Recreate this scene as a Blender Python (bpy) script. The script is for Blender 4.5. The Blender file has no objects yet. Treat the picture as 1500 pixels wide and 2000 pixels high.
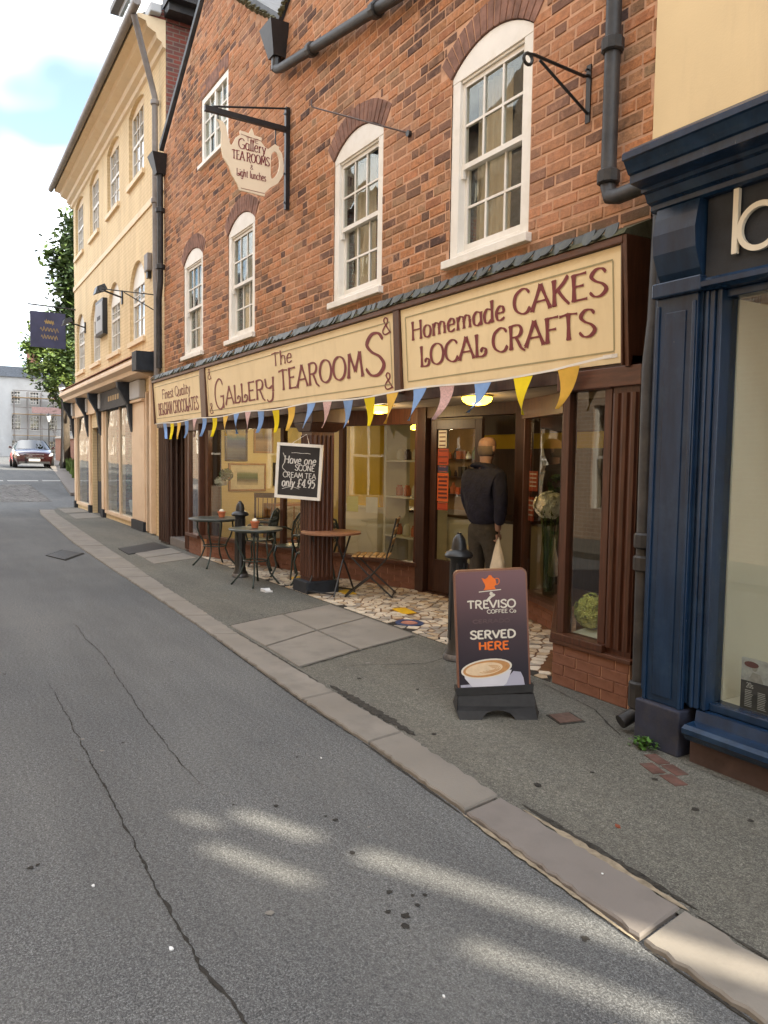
import bpy, bmesh, math, random
from mathutils import Matrix, Vector, Quaternion
random.seed(7)
rad = math.radians
S = bpy.context.scene
COL = S.collection

# ------------------------------------------------------------------ camera
EYE = Vector((0, 0, 1.55))
YAW, PITCH, ROLL = rad(31.45), rad(3.75), 0.015
FW = Vector((-math.cos(YAW) * math.cos(PITCH), math.sin(YAW) * math.cos(PITCH), -math.sin(PITCH)))
_r = FW.cross(Vector((0, 0, 1))).normalized()
_u = _r.cross(FW)
RT = _r * math.cos(ROLL) + _u * math.sin(ROLL)
UP = -_r * math.sin(ROLL) + _u * math.cos(ROLL)
cd = bpy.data.cameras.new('camera')
cd.sensor_fit = 'HORIZONTAL'; cd.sensor_width = 36; cd.lens = 36
cd.clip_start = 0.05; cd.clip_end = 1500
cam = bpy.data.objects.new('camera', cd); COL.objects.link(cam)
cam.matrix_world = Matrix(((RT.x, UP.x, -FW.x, EYE.x), (RT.y, UP.y, -FW.y, EYE.y), (RT.z, UP.z, -FW.z, EYE.z), (0, 0, 0, 1)))
S.camera = cam

def seen(p):
    """screen position (1500 x 2000) and depth of a point: only used to rank which repeated pieces show largest"""
    d = Vector(p) - EYE
    z = d.dot(FW)
    if z < 0.2: return None
    return 750 + 1500 * d.dot(RT) / z, 1000 - 1500 * d.dot(UP) / z, z

# ------------------------------------------------------------------ sky, sun, exposure
SUN_AZ = math.atan2(0.88, 0.47)          # compass angle of the sun, from +Y towards +X
SUN_EL = rad(38)
world = bpy.data.worlds.new('World'); S.world = world; world.use_nodes = True
nt = world.node_tree; nt.nodes.clear()
def N(t, **k):
    n = nt.nodes.new(t)
    for a, b in k.items(): setattr(n, a, b)
    return n
sky = N('ShaderNodeTexSky'); sky.sky_type = 'NISHITA'; sky.sun_disc = False
sky.sun_elevation = SUN_EL; sky.sun_rotation = SUN_AZ; sky.air_density = 1.0; sky.dust_density = 1.5; sky.ozone_density = 1.2
tc = N('ShaderNodeTexCoord'); sp = N('ShaderNodeSeparateXYZ'); nt.links.new(tc.outputs['Generated'], sp.inputs[0])
zz = N('ShaderNodeMath', operation='ADD'); nt.links.new(sp.outputs['Z'], zz.inputs[0]); zz.inputs[1].default_value = 0.35
zm = N('ShaderNodeMath', operation='MAXIMUM'); nt.links.new(zz.outputs[0], zm.inputs[0]); zm.inputs[1].default_value = 0.12
dx = N('ShaderNodeMath', operation='DIVIDE'); nt.links.new(sp.outputs['X'], dx.inputs[0]); nt.links.new(zm.outputs[0], dx.inputs[1])
dy = N('ShaderNodeMath', operation='DIVIDE'); nt.links.new(sp.outputs['Y'], dy.inputs[0]); nt.links.new(zm.outputs[0], dy.inputs[1])
cb = N('ShaderNodeCombineXYZ'); nt.links.new(dx.outputs[0], cb.inputs[0]); nt.links.new(dy.outputs[0], cb.inputs[1])
cn = N('ShaderNodeTexNoise'); cn.inputs['Scale'].default_value = 2.1; cn.inputs['Detail'].default_value = 3; cn.inputs['Roughness'].default_value = 0.5
mp = N('ShaderNodeMapping'); mp.inputs['Location'].default_value = (7.547, -3.257, 0); nt.links.new(cb.outputs[0], mp.inputs[0]); nt.links.new(mp.outputs[0], cn.inputs['Vector'])
cr = N('ShaderNodeValToRGB'); cr.color_ramp.elements[0].color = (.06, .06, .06, 1); cr.color_ramp.elements[0].position = 0.35; cr.color_ramp.elements[1].position = 0.60
nt.links.new(cn.outputs['Fac'], cr.inputs[0])
mixw = N('ShaderNodeMixRGB'); nt.links.new(cr.outputs[0], mixw.inputs[0])
dim = N('ShaderNodeMixRGB', blend_type='MULTIPLY'); dim.inputs[0].default_value = 1; dim.inputs[2].default_value = (0.74, 0.80, 0.80, 1); nt.links.new(sky.outputs[0], dim.inputs[1]); nt.links.new(dim.outputs[0], mixw.inputs[1])
mixw.inputs[2].default_value = (9.3, 9.4, 9.5, 1)
bg = N('ShaderNodeBackground'); bg.inputs['Strength'].default_value = 0.14; nt.links.new(mixw.outputs[0], bg.inputs[0])
wo = N('ShaderNodeOutputWorld'); nt.links.new(bg.outputs[0], wo.inputs[0])

sl = bpy.data.lights.new('sun', 'SUN'); sl.energy = 4.0; sl.angle = rad(0.5); sl.color = (1.0, 0.89, 0.70)
sun = bpy.data.objects.new('sun', sl); COL.objects.link(sun)
sdir = Vector((math.sin(SUN_AZ) * math.cos(SUN_EL), math.cos(SUN_AZ) * math.cos(SUN_EL), math.sin(SUN_EL)))
sun.rotation_mode = 'QUATERNION'; sun.rotation_quaternion = sdir.to_track_quat('Z', 'Y'); sun.location = sdir * 60

S.view_settings.view_transform = 'Standard'; S.view_settings.look = 'None'
S.view_settings.gamma = 1; S.view_settings.use_curve_mapping = False
S.view_settings.exposure = 1.6
S.render.engine = 'CYCLES'
cy = S.cycles
cy.use_denoising = True; cy.max_bounces = 9; cy.diffuse_bounces = 4; cy.glossy_bounces = 4; cy.transmission_bounces = 4
cy.transparent_max_bounces = 16; cy.sample_clamp_indirect = 6; cy.caustics_reflective = False; cy.caustics_refractive = False

# ------------------------------------------------------------------ helpers: meshes, objects
class MB:
    def __init__(s): s.v = []; s.f = []; s.m = []
    def add(s, vs, fs, mi=0):
        b = len(s.v); s.v += [tuple(p) for p in vs]
        for f in fs: s.f.append(tuple(i + b for i in f)); s.m.append(mi)
        return s
    def box(s, x0, x1, y0, y1, z0, z1, mi=0):
        vs = [(x, y, z) for z in (z0, z1) for y in (y0, y1) for x in (x0, x1)]
        return s.add(vs, [(0, 2, 3, 1), (4, 5, 7, 6), (0, 1, 5, 4), (2, 6, 7, 3), (0, 4, 6, 2), (1, 3, 7, 5)], mi)
    def hexa(s, p, mi=0):
        """p: 8 points, bottom ring 0-3 counter-clockwise, top ring 4-7"""
        return s.add(p, [(3, 2, 1, 0), (4, 5, 6, 7), (0, 1, 5, 4), (1, 2, 6, 5), (2, 3, 7, 6), (3, 0, 4, 7)], mi)
    def bar(s, a, b, w, h=None, up=(0, 0, 1), mi=0):
        a, b = Vector(a), Vector(b); h = h or w
        d = (b - a).normalized(); u = Vector(up)
        if abs(d.dot(u)) > 0.98: u = Vector((1, 0, 0))
        r = d.cross(u).normalized(); u = r.cross(d)
        o = [(-r * w - u * h) / 2, (r * w - u * h) / 2, (r * w + u * h) / 2, (-r * w + u * h) / 2]
        return s.add([a + q for q in o] + [b + q for q in o], [(3, 2, 1, 0), (4, 5, 6, 7), (0, 1, 5, 4), (1, 2, 6, 5), (2, 3, 7, 6), (3, 0, 4, 7)], mi)
    def prism(s, poly, d, mi=0, cap=True):
        """poly: 3D points (one planar ring), d: extrusion vector"""
        n = len(poly); d = Vector(d); a = [Vector(p) for p in poly]
        fs = [(i, (i + 1) % n, (i + 1) % n + n, i + n) for i in range(n)]
        if cap: fs += [tuple(range(n - 1, -1, -1)), tuple(range(n, 2 * n))]
        return s.add(a + [p + d for p in a], fs, mi)
    def tube(s, path, r, n=8, mi=0, cap=True):
        P = [Vector(p) for p in path]; k = len(P)
        rr = r if isinstance(r, (list, tuple)) else [r] * k
        t0 = (P[1] - P[0]).normalized()
        u = Vector((0, 0, 1)) if abs(t0.z) < 0.9 else Vector((1, 0, 0))
        vs = []
        for i in range(k):
            t = (P[min(i + 1, k - 1)] - P[max(i - 1, 0)])
            t = t.normalized() if t.length > 1e-9 else t0
            u = (u - t * u.dot(t))
            u = u.normalized() if u.length > 1e-6 else Vector((0, 1, 0))
            w = t.cross(u)
            vs += [P[i] + (u * math.cos(2 * math.pi * j / n) + w * math.sin(2 * math.pi * j / n)) * rr[i] for j in range(n)]
        fs = [(i * n + j, i * n + (j + 1) % n, (i + 1) * n + (j + 1) % n, (i + 1) * n + j) for i in range(k - 1) for j in range(n)]
        if cap: fs += [tuple(range(n - 1, -1, -1)), tuple(range((k - 1) * n, k * n))]
        return s.add(vs, fs, mi)
    def lathe(s, prof, c=(0, 0, 0), n=20, mi=0):
        """prof: list of (radius, z)"""
        cx, cy_, cz = c
        vs = [(cx + r * math.cos(2 * math.pi * j / n), cy_ + r * math.sin(2 * math.pi * j / n), cz + z) for r, z in prof for j in range(n)]
        k = len(prof)
        fs = [(i * n + j, i * n + (j + 1) % n, (i + 1) * n + (j + 1) % n, (i + 1) * n + j) for i in range(k - 1) for j in range(n)]
        fs += [tuple(range(n - 1, -1, -1)), tuple(range((k - 1) * n, k * n))]
        return s.add(vs, fs, mi)
    def quad(s, a, b, c, d, mi=0): return s.add([a, b, c, d], [(0, 1, 2, 3)], mi)
    def rot(s, M):
        s.v = [tuple(M @ Vector(p)) for p in s.v]; return s
    def mesh(s, name, mats, smooth=False):
        me = bpy.data.meshes.new(name); me.from_pydata(s.v, [], s.f)
        for m in (mats if isinstance(mats, (list, tuple)) else [mats]): me.materials.append(m)
        if any(s.m): me.polygons.foreach_set('material_index', s.m)
        if smooth: me.polygons.foreach_set('use_smooth', [True] * len(s.f))
        me.validate(); me.update()
        return me
    def build(s, name, mats, parent=None, smooth=False, bevel=0, local=False, auto=False):
        o = bpy.data.objects.new(name, s.mesh(name, mats, smooth or auto))
        link(o, parent, local)
        if bevel:
            b = o.modifiers.new('bevel', 'BEVEL'); b.width = bevel; b.segments = 2; b.limit_method = 'ANGLE'; b.angle_limit = rad(40)
        if auto:
            for e in range(1):
                bm = bmesh.new(); bm.from_mesh(o.data)
                for ed in bm.edges:
                    if len(ed.link_faces) == 2 and ed.calc_face_angle(0) > rad(38): ed.smooth = False
                bm.to_mesh(o.data); bm.free()
        return o

def link(o, parent=None, local=False):
    COL.objects.link(o)
    if parent is not None:
        o.parent = parent
        if not local and parent.type == 'EMPTY':
            o.matrix_parent_inverse = Matrix.LocRotScale(parent.location, parent.rotation_euler, None).inverted()
    return o
def tag(o, label=None, cat=None, group=None, kind=None):
    for k, v in (('label', label), ('category', cat), ('group', group), ('kind', kind)):
        if v: o[k] = v
    return o
def thing(name, label, cat, loc=(0, 0, 0), rz=0, group=None):
    o = bpy.data.objects.new(name, None); COL.objects.link(o); o.empty_display_size = 0.1
    o.location = loc; o.rotation_euler = (0, 0, rz)
    return tag(o, label, cat, group)
def copy_tree(o, parent=None):
    c = o.copy(); COL.objects.link(c); c.parent = parent
    for ch in list(o.children): copy_tree(ch, c)
    return c
def placed(name, me, parent, loc, scale=None):
    o = bpy.data.objects.new(name, me); COL.objects.link(o); o.parent = parent; o.location = loc
    if scale: o.scale = scale
    return o
def wall_cells(mb, x0, x1, z0, z1, y0, y1, holes, mi=0, solid=True):
    """a wall in the XZ plane with rectangular openings, built of boxes"""
    xs = sorted({x0, x1} | {h for H in holes for h in (H[0], H[1]) if x0 < h < x1})
    for a, b in zip(xs, xs[1:]):
        m = (a + b) / 2
        cuts = sorted([(H[2], H[3]) for H in holes if H[0] < m < H[1]])
        z = z0
        for c0, c1 in cuts:
            if c0 > z: mb.box(a, b, y0, y1, z, c0, mi)
            z = max(z, c1)
        if z < z1: mb.box(a, b, y0, y1, z, z1, mi)
    return mb
def arc_pts(x0, x1, zs, rise, n=14):
    """points of a segmental arch from (x1,zs) to (x0,zs)"""
    w = x1 - x0; R = (w * w / 4 + rise * rise) / (2 * rise); cx, cz = (x0 + x1) / 2, zs + rise - R
    a = math.asin(min(1, w / 2 / R))
    if rise > w / 2: a = math.pi - a
    return [(cx + R * math.sin(a - 2 * a * i / n), cz + R * math.cos(a - 2 * a * i / n)) for i in range(n + 1)]

# ------------------------------------------------------------------ helpers: materials
def newmat(name):
    m = bpy.data.materials.new(name); m.use_nodes = True
    t = m.node_tree; t.nodes.clear()
    o = t.nodes.new('ShaderNodeOutputMaterial'); b = t.nodes.new('ShaderNodeBsdfPrincipled')
    t.links.new(b.outputs[0], o.inputs[0])
    return m, t, b
def rgba(c): return (c[0], c[1], c[2], 1)
def noise(t, scale, detail=4, rough=0.55, stretch=None, coord='Object', dist=0):
    tc = t.nodes.new('ShaderNodeTexCoord'); n = t.nodes.new('ShaderNodeTexNoise')
    n.inputs['Scale'].default_value = scale; n.inputs['Detail'].default_value = detail; n.inputs['Roughness'].default_value = rough
    n.inputs['Distortion'].default_value = dist
    src = tc.outputs[coord]
    if stretch:
        mp = t.nodes.new('ShaderNodeMapping'); mp.inputs['Scale'].default_value = stretch
        t.links.new(src, mp.inputs[0]); src = mp.outputs[0]
    t.links.new(src, n.inputs['Vector'])
    return n
def ramp(t, fac, stops):
    r = t.nodes.new('ShaderNodeValToRGB'); e = r.color_ramp.elements
    while len(e) < len(stops): e.new(0.5)
    for i, (p, c) in enumerate(stops): e[i].position = p; e[i].color = rgba(c)
    t.links.new(fac, r.inputs[0]); return r
def mixc(t, fac, a, b, mode='MIX'):
    m = t.nodes.new('ShaderNodeMixRGB'); m.blend_type = mode
    for i, v in ((0, fac), (1, a), (2, b)):
        if hasattr(v, 'is_linked'): t.links.new(v, m.inputs[i])
        elif isinstance(v, (int, float)): m.inputs[i].default_value = v
        else: m.inputs[i].default_value = rgba(v)
    return m.outputs[0]
def bump(t, b, h, strength=0.3, dist=0.01, prev=None):
    n = t.nodes.new('ShaderNodeBump'); n.inputs['Strength'].default_value = strength; n.inputs['Distance'].default_value = dist
    t.links.new(h, n.inputs['Height'])
    if prev: t.links.new(prev, n.inputs['Normal'])
    t.links.new(n.outputs[0], b.inputs['Normal']); return n.outputs[0]
def plain(name, col, rough=0.6, var=0.25, scale=6, metal=0, bmp=0.15, bscale=60, stretch=None, spec=0.4, dirt=None, dscale=1.5, bdist=0.004, dstretch=None):
    """a surface of one colour with mottling, optional dirt patches and fine relief"""
    m, t, b = newmat(name)
    n = noise(t, scale, 5, 0.6, stretch)
    d = tuple(c * (1 - var) for c in col); l = tuple(min(1, c * (1 + var * 0.8)) for c in col)
    c = ramp(t, n.outputs['Fac'], [(0.3, d), (0.72, l)]).outputs[0]
    if dirt:
        dn = noise(t, dscale, 8, 0.7, dstretch)
        f = ramp(t, dn.outputs['Fac'], [(0.48, (0, 0, 0)), (0.75, (0.75, 0.75, 0.75))]).outputs[0]
        c = mixc(t, f, c, dirt)
    t.links.new(c, b.inputs['Base Color'])
    b.inputs['Roughness'].default_value = rough; b.inputs['Metallic'].default_value = metal; b.inputs['Specular IOR Level'].default_value = spec
    if bmp:
        bn = noise(t, bscale, 4, 0.6, stretch); bump(t, b, bn.outputs['Fac'], bmp, bdist)
    return m
def brick_colours(t, fac):
    r = ramp(t, fac, [(0.0, (0.085, 0.055, 0.052)), (0.11, (0.15, 0.09, 0.07)), (0.2, (0.24, 0.145, 0.09)), (0.34, (0.42, 0.20, 0.10)), (0.5, (0.52, 0.235, 0.115)), (0.62, (0.36, 0.19, 0.10)), (0.74, (0.55, 0.275, 0.145)), (0.84, (0.32, 0.215, 0.135)), (0.93, (0.49, 0.215, 0.11)), (1.0, (0.12, 0.075, 0.062))])
    return r.outputs[0]
def brick_mat(name, island):
    m, t, b = newmat(name)
    if island: f = t.nodes.new('ShaderNodeNewGeometry').outputs['Random Per Island']
    else: f = t.nodes.new('ShaderNodeObjectInfo').outputs['Random']
    c = brick_colours(t, f)
    g = t.nodes.new('ShaderNodeNewGeometry')
    def pn(scale, detail, rough):
        n = t.nodes.new('ShaderNodeTexNoise'); n.inputs['Scale'].default_value = scale; n.inputs['Detail'].default_value = detail; n.inputs['Roughness'].default_value = rough
        t.links.new(g.outputs['Position'], n.inputs['Vector']); return n.outputs['Fac']
    c = mixc(t, 0.8, c, ramp(t, pn(22, 7, 0.75), [(0.32, (0.42, 0.42, 0.44)), (0.68, (1.3, 1.22, 1.1))]).outputs[0], 'MULTIPLY')
    # smeared pointing, soot and pale bloom
    c = mixc(t, ramp(t, pn(9, 8, 0.72), [(0.52, (0, 0, 0)), (0.72, (0.7, 0.7, 0.7))]).outputs[0], c, (0.54, 0.31, 0.195))
    c = mixc(t, ramp(t, pn(0.8, 6, 0.6), [(0.42, (0, 0, 0)), (0.72, (0.5, 0.5, 0.5))]).outputs[0], c, (0.52, 0.28, 0.185))
    c = mixc(t, ramp(t, pn(1.7, 7, 0.65), [(0.55, (0, 0, 0)), (0.75, (0.55, 0.55, 0.55))]).outputs[0], c, (0.14, 0.085, 0.065))
    # damp, mossy staining rising from the ledge
    sz_ = t.nodes.new('ShaderNodeSeparateXYZ'); t.links.new(g.outputs['Position'], sz_.inputs[0])
    hm = t.nodes.new('ShaderNodeMapRange'); hm.inputs['From Min'].default_value = 3.05; hm.inputs['From Max'].default_value = 3.55; hm.inputs['To Min'].default_value = .42; hm.inputs['To Max'].default_value = -.25; t.links.new(sz_.outputs['Z'], hm.inputs['Value'])
    ad = t.nodes.new('ShaderNodeMath'); ad.operation = 'ADD'; t.links.new(hm.outputs[0], ad.inputs[0]); t.links.new(pn(5, 6, .7), ad.inputs[1])
    c = mixc(t, ramp(t, ad.outputs[0], [(0.6, (0, 0, 0)), (0.95, (0.75, 0.75, 0.75))]).outputs[0], c, (0.12, 0.095, 0.055))
    t.links.new(c, b.inputs['Base Color']); b.inputs['Roughness'].default_value = 0.9; b.inputs['Specular IOR Level'].default_value = 0.2
    bump(t, b, pn(70, 5, 0.7), 0.8, 0.009)
    return m
def tex_brick(name, c1, c2, mortar, rough=0.85, bw=0.235, bh=0.078, axis='x', relief=0.5, ms=0.012):
    m, t, b = newmat(name)
    g = t.nodes.new('ShaderNodeNewGeometry'); s = t.nodes.new('ShaderNodeSeparateXYZ'); t.links.new(g.outputs['Position'], s.inputs[0])
    k = t.nodes.new('ShaderNodeCombineXYZ'); t.links.new(s.outputs['X' if axis == 'x' else 'Y'], k.inputs[0]); t.links.new(s.outputs['Z'], k.inputs[1])
    br = t.nodes.new('ShaderNodeTexBrick'); br.inputs['Scale'].default_value = 1; br.inputs['Brick Width'].default_value = bw; br.inputs['Row Height'].default_value = bh
    br.inputs['Mortar Size'].default_value = ms; br.inputs['Mortar Smooth'].default_value = 0.3
    br.inputs['Color1'].default_value = rgba(c1); br.inputs['Color2'].default_value = rgba(c2); br.inputs['Mortar'].default_value = rgba(mortar)
    t.links.new(k.outputs[0], br.inputs['Vector'])
    n = noise(t, 1.2, 8, 0.7, (2.2, 2.2, .4))
    c = mixc(t, 0.7, br.outputs['Color'], ramp(t, n.outputs['Fac'], [(0.3, (0.7, 0.66, 0.62)), (0.7, (1.1, 1.1, 1.1))]).outputs[0], 'MULTIPLY')
    t.links.new(c, b.inputs['Base Color']); b.inputs['Roughness'].default_value = rough; b.inputs['Specular IOR Level'].default_value = 0.25
    inv = t.nodes.new('ShaderNodeMath'); inv.operation = 'SUBTRACT'; inv.inputs[0].default_value = 1; t.links.new(br.outputs['Fac'], inv.inputs[1])
    p = bump(t, b, inv.outputs[0], relief, 0.008)
    n2 = noise(t, 40, 4); bump(t, b, n2.outputs['Fac'], 0.25, 0.006, p)
    return m
def emit(name, col, strength, base=(0.8, 0.6, 0.2)):
    m, t, b = newmat(name)
    b.inputs['Base Color'].default_value = rgba(base); b.inputs['Emission Color'].default_value = rgba(col); b.inputs['Emission Strength'].default_value = strength
    b.inputs['Roughness'].default_value = 0.3
    return m
def glass_mat(name, tint=(0.92, 0.95, 0.94), boost=1.0, wavy=0.0, ior=1.5):
    m = bpy.data.materials.new(name); m.use_nodes = True; t = m.node_tree; t.nodes.clear()
    o = t.nodes.new('ShaderNodeOutputMaterial'); mx = t.nodes.new('ShaderNodeMixShader'); tr = t.nodes.new('ShaderNodeBsdfTransparent'); gl = t.nodes.new('ShaderNodeBsdfGlossy')
    tr.inputs[0].default_value = rgba(tint); gl.inputs['Roughness'].default_value = 0.01; gl.inputs[0].default_value = (1, 1, 1, 1)
    fr = t.nodes.new('ShaderNodeFresnel'); fr.inputs['IOR'].default_value = ior
    ge = t.nodes.new('ShaderNodeNewGeometry'); sub = t.nodes.new('ShaderNodeMath'); sub.operation = 'SUBTRACT'; sub.inputs[0].default_value = 1; t.links.new(ge.outputs['Backfacing'], sub.inputs[1])
    mu = t.nodes.new('ShaderNodeMath'); mu.operation = 'MULTIPLY'; t.links.new(fr.outputs[0], mu.inputs[0]); t.links.new(sub.outputs[0], mu.inputs[1])
    mb = t.nodes.new('ShaderNodeMath'); mb.operation = 'MULTIPLY'; mb.use_clamp = True; mb.inputs[1].default_value = boost; t.links.new(mu.outputs[0], mb.inputs[0])
    t.links.new(mb.outputs[0], mx.inputs[0]); t.links.new(tr.outputs[0], mx.inputs[1]); t.links.new(gl.outputs[0], mx.inputs[2]); t.links.new(mx.outputs[0], o.inputs[0])
    if wavy:
        n = noise(t, 2.2, 2, 0.4); bp = t.nodes.new('ShaderNodeBump'); bp.inputs['Strength'].default_value = wavy; bp.inputs['Distance'].default_value = 0.02
        t.links.new(n.outputs['Fac'], bp.inputs['Height']); t.links.new(bp.outputs[0], gl.inputs['Normal'])
    return m

M = {}
M['mortar'] = plain('mortar', (0.57, 0.335, 0.215), 0.95, 0.25, 8, bscale=60, bmp=0.6, dirt=(0.36, 0.22, 0.145), dscale=1.3)
M['brick'] = brick_mat('brick', False); M['brick_mass'] = brick_mat('brick_mass', True)
M['arch_brick'] = plain('arch_brick', (0.235, 0.125, 0.092), 0.85, 0.45, 9, bscale=110, bmp=0.4)
M['plinth_brick'] = plain('plinth_brick', (0.23, 0.10, 0.06), 0.8, 0.45, 7, bscale=80, bmp=0.6, dirt=(0.10, 0.065, 0.05), dscale=3.5)
M['white'] = plain('white_paint', (0.80, 0.77, 0.71), 0.45, 0.06, 4, bscale=40, bmp=0.08, dirt=(0.62, 0.57, 0.48), dscale=2.2)
M['wood'] = plain('stained_wood', (0.080, 0.029, 0.015), 0.38, 0.45, 5, bscale=30, bmp=0.25, stretch=(9, 9, 0.8), spec=0.5)
M['wood_h'] = plain('stained_wood_rail', (0.11, 0.042, 0.022), 0.42, 0.4, 5, bscale=30, bmp=0.25, stretch=(0.8, 9, 9), spec=0.5, dirt=(0.06, 0.03, 0.02), dscale=2.5)
M['wood_dark'] = plain('dark_wood', (0.045, 0.018, 0.011), 0.4, 0.4, 5, bscale=30, bmp=0.2, stretch=(8, 8, 0.8), spec=0.5)
M['wood_orange'] = plain('varnished_wood', (0.30, 0.12, 0.035), 0.35, 0.3, 5, bscale=30, bmp=0.15, stretch=(9, 9, 0.8))
M['sign_cream'] = plain('sign_cream', (0.85, 0.69, 0.42), 0.5, 0.05, 1.2, bscale=30, bmp=0.05, dirt=(0.70, 0.55, 0.31), dscale=1.6, dstretch=(2.5, 2.5, .8))
M['sign_letter'] = plain('sign_maroon', (0.19, 0.032, 0.036), 0.5, 0.12, 6, bmp=0)
M['sign_line'] = plain('sign_green_line', (0.36, 0.31, 0.17), 0.5, 0.1, 6, bmp=0)
M['slate'] = plain('lead_slate', (0.035, 0.036, 0.038), 0.45, 0.6, 9, bscale=50, bmp=0.3, dirt=(0.085, 0.09, 0.035), dscale=2.3)
M['roof_slate'] = plain('roof_slate', (0.075, 0.085, 0.10), 0.6, 0.5, 5, bscale=25, bmp=0.3)
M['moss'] = plain('mossy_ledge', (0.10, 0.095, 0.055), 0.95, 0.5, 14, bscale=60, bmp=0.7, dirt=(0.055, 0.065, 0.02), dscale=4)
M['black'] = plain('black_iron', (0.012, 0.012, 0.013), 0.38, 0.4, 10, bscale=50, bmp=0.15, spec=0.5)
M['pipe'] = plain('pipe_black', (0.028, 0.028, 0.03), 0.5, 0.5, 7, bscale=40, bmp=0.2, dirt=(0.075, 0.065, 0.055), dscale=4)
M['grey_pipe'] = plain('pipe_grey', (0.22, 0.20, 0.19), 0.5, 0.2, 6, bmp=0.1)
M['navy'] = plain('navy_paint', (0.009, 0.028, 0.068), 0.27, 0.4, 3, bscale=35, bmp=0.12, stretch=(4, 4, 0.6), spec=0.5, dirt=(0.022, 0.05, 0.095), dscale=5)
_t = M['navy'].node_tree; _b = _t.nodes['Principled BSDF']; _src = _b.inputs['Base Color'].links[0].from_socket
_n = noise(_t, 28, 5, .75, (1, 1, .35)); _t.links.new(mixc(_t, ramp(_t, _n.outputs['Fac'], [(0.69, (0, 0, 0)), (0.73, (0.8, 0.8, 0.8))]).outputs[0], _src, (0.16, 0.18, 0.21)), _b.inputs['Base Color'])
M['navy_dark'] = plain('navy_fascia', (0.018, 0.023, 0.032), 0.6, 0.35, 9, bscale=80, bmp=0.35)
M['cream_render'] = plain('cream_render', (0.72, 0.57, 0.34), 0.85, 0.05, 1.5, bscale=80, bmp=0.25, dirt=(0.57, 0.45, 0.28), dscale=1.0, dstretch=(2.2, 2.2, .35))
M['lead'] = plain('lead_flashing', (0.17, 0.155, 0.14), 0.6, 0.3, 6, bscale=30, bmp=0.3, dirt=(0.12, 0.10, 0.08), dscale=3)
M['yellow'] = tex_brick('painted_brick', (0.78, 0.615, 0.37), (0.76, 0.595, 0.355), (0.69, 0.53, 0.31), 0.7, relief=0.45)
M['yellow_plain'] = plain('cream_joinery', (0.77, 0.61, 0.40), 0.55, 0.08, 2, bscale=40, bmp=0.1, dirt=(0.58, 0.40, 0.22), dscale=2)
M['peach'] = plain('peach_joinery', (0.77, 0.58, 0.40), 0.5, 0.06, 2, bscale=40, bmp=0.08, dirt=(0.62, 0.42, 0.26), dscale=1.6)
M['old_brick'] = tex_brick('weathered_brick', (0.27, 0.07, 0.05), (0.13, 0.075, 0.07), (0.22, 0.17, 0.14), 0.9, axis='y', relief=0.7)
M['opp_brick'] = tex_brick('opposite_brick', (0.48, 0.36, 0.26), (0.41, 0.29, 0.21), (0.52, 0.46, 0.39), 0.9)
M['garden_brick'] = tex_brick('garden_wall_brick', (0.36, 0.15, 0.10), (0.30, 0.12, 0.08), (0.38, 0.28, 0.22), 0.9)
M['far_white'] = plain('white_stucco', (0.50, 0.51, 0.52), 0.8, 0.1, 1, bmp=0)
M['glass'] = glass_mat('window_glass', wavy=0.12, boost=1.25)
M['old_glass'] = glass_mat('sash_glass', (0.88, 0.9, 0.88), boost=2.0, wavy=0.22)
M['shop_glass'] = glass_mat('shop_glass', boost=1.9, wavy=0.04)
M['curtain'] = plain('curtain', (0.66, 0.53, 0.38), 0.9, 0.15, 8, bmp=0.3, bscale=20, stretch=(4, 4, 0.4))
M['dark_room'] = plain('dark_room', (0.06, 0.05, 0.042), 0.9, 0.2, 2, bmp=0)
M['wall_cream'] = plain('room_wall', (0.70, 0.56, 0.25), 0.8, 0.05, 1.2, bmp=0.05)
M['room_yellow'] = plain('room_yellow', (0.72, 0.47, 0.03), 0.6, 0.08, 2, bmp=0)
M['room_white'] = plain('room_white', (0.72, 0.68, 0.54), 0.6, 0.06, 2, bmp=0)
M['room_floor'] = plain('room_floor', (0.16, 0.08, 0.04), 0.4, 0.3, 4, bmp=0.1, stretch=(1, 8, 1))
M['soffit'] = plain('soffit', (0.40, 0.34, 0.27), 0.7, 0.12, 2, bmp=0.1, stretch=(0.5, 6, 1))
M['stone'] = plain('sandstone', (0.222, 0.205, 0.182), 0.85, 0.22, 4, bscale=70, bmp=0.4, dirt=(0.15, 0.135, 0.115), dscale=2.0)
M['stone_b'] = plain('grey_stone', (0.19, 0.172, 0.16), 0.8, 0.14, 5, bscale=90, bmp=0.3, dirt=(0.145, 0.13, 0.12), dscale=2.5)
M['mosaic'] = plain('marble_piece', (0.60, 0.53, 0.43), 0.6, 0.25, 9, bscale=60, bmp=0.2)
M['grout'] = plain('dark_grout', (0.028, 0.024, 0.021), 0.9, 0.3, 20, bscale=120, bmp=0.4)
M['rubber'] = plain('black_rubber', (0.018, 0.018, 0.019), 0.65, 0.3, 20, bscale=120, bmp=0.3)
M['green_iron'] = plain('green_cast_metal', (0.016, 0.03, 0.024), 0.4, 0.4, 12, bscale=60, bmp=0.2, spec=0.6)
M['table_grey'] = plain('table_top_metal', (0.055, 0.07, 0.066), 0.3, 0.3, 12, bscale=60, bmp=0.2, spec=0.7)
M['table_wood'] = plain('table_top_wood', (0.26, 0.13, 0.075), 0.35, 0.25, 8, bscale=30, bmp=0.1, stretch=(1, 9, 1))
M['slat_wood'] = plain('slat_wood', (0.42, 0.26, 0.11), 0.45, 0.25, 8, bmp=0.1, stretch=(9, 1, 1))
M['terracotta'] = plain('terracotta', (0.52, 0.16, 0.07), 0.7, 0.2, 14, bmp=0.2)
M['chalk'] = plain('chalk', (0.66, 0.64, 0.60), 0.9, 0.35, 60, bmp=0)
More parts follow.
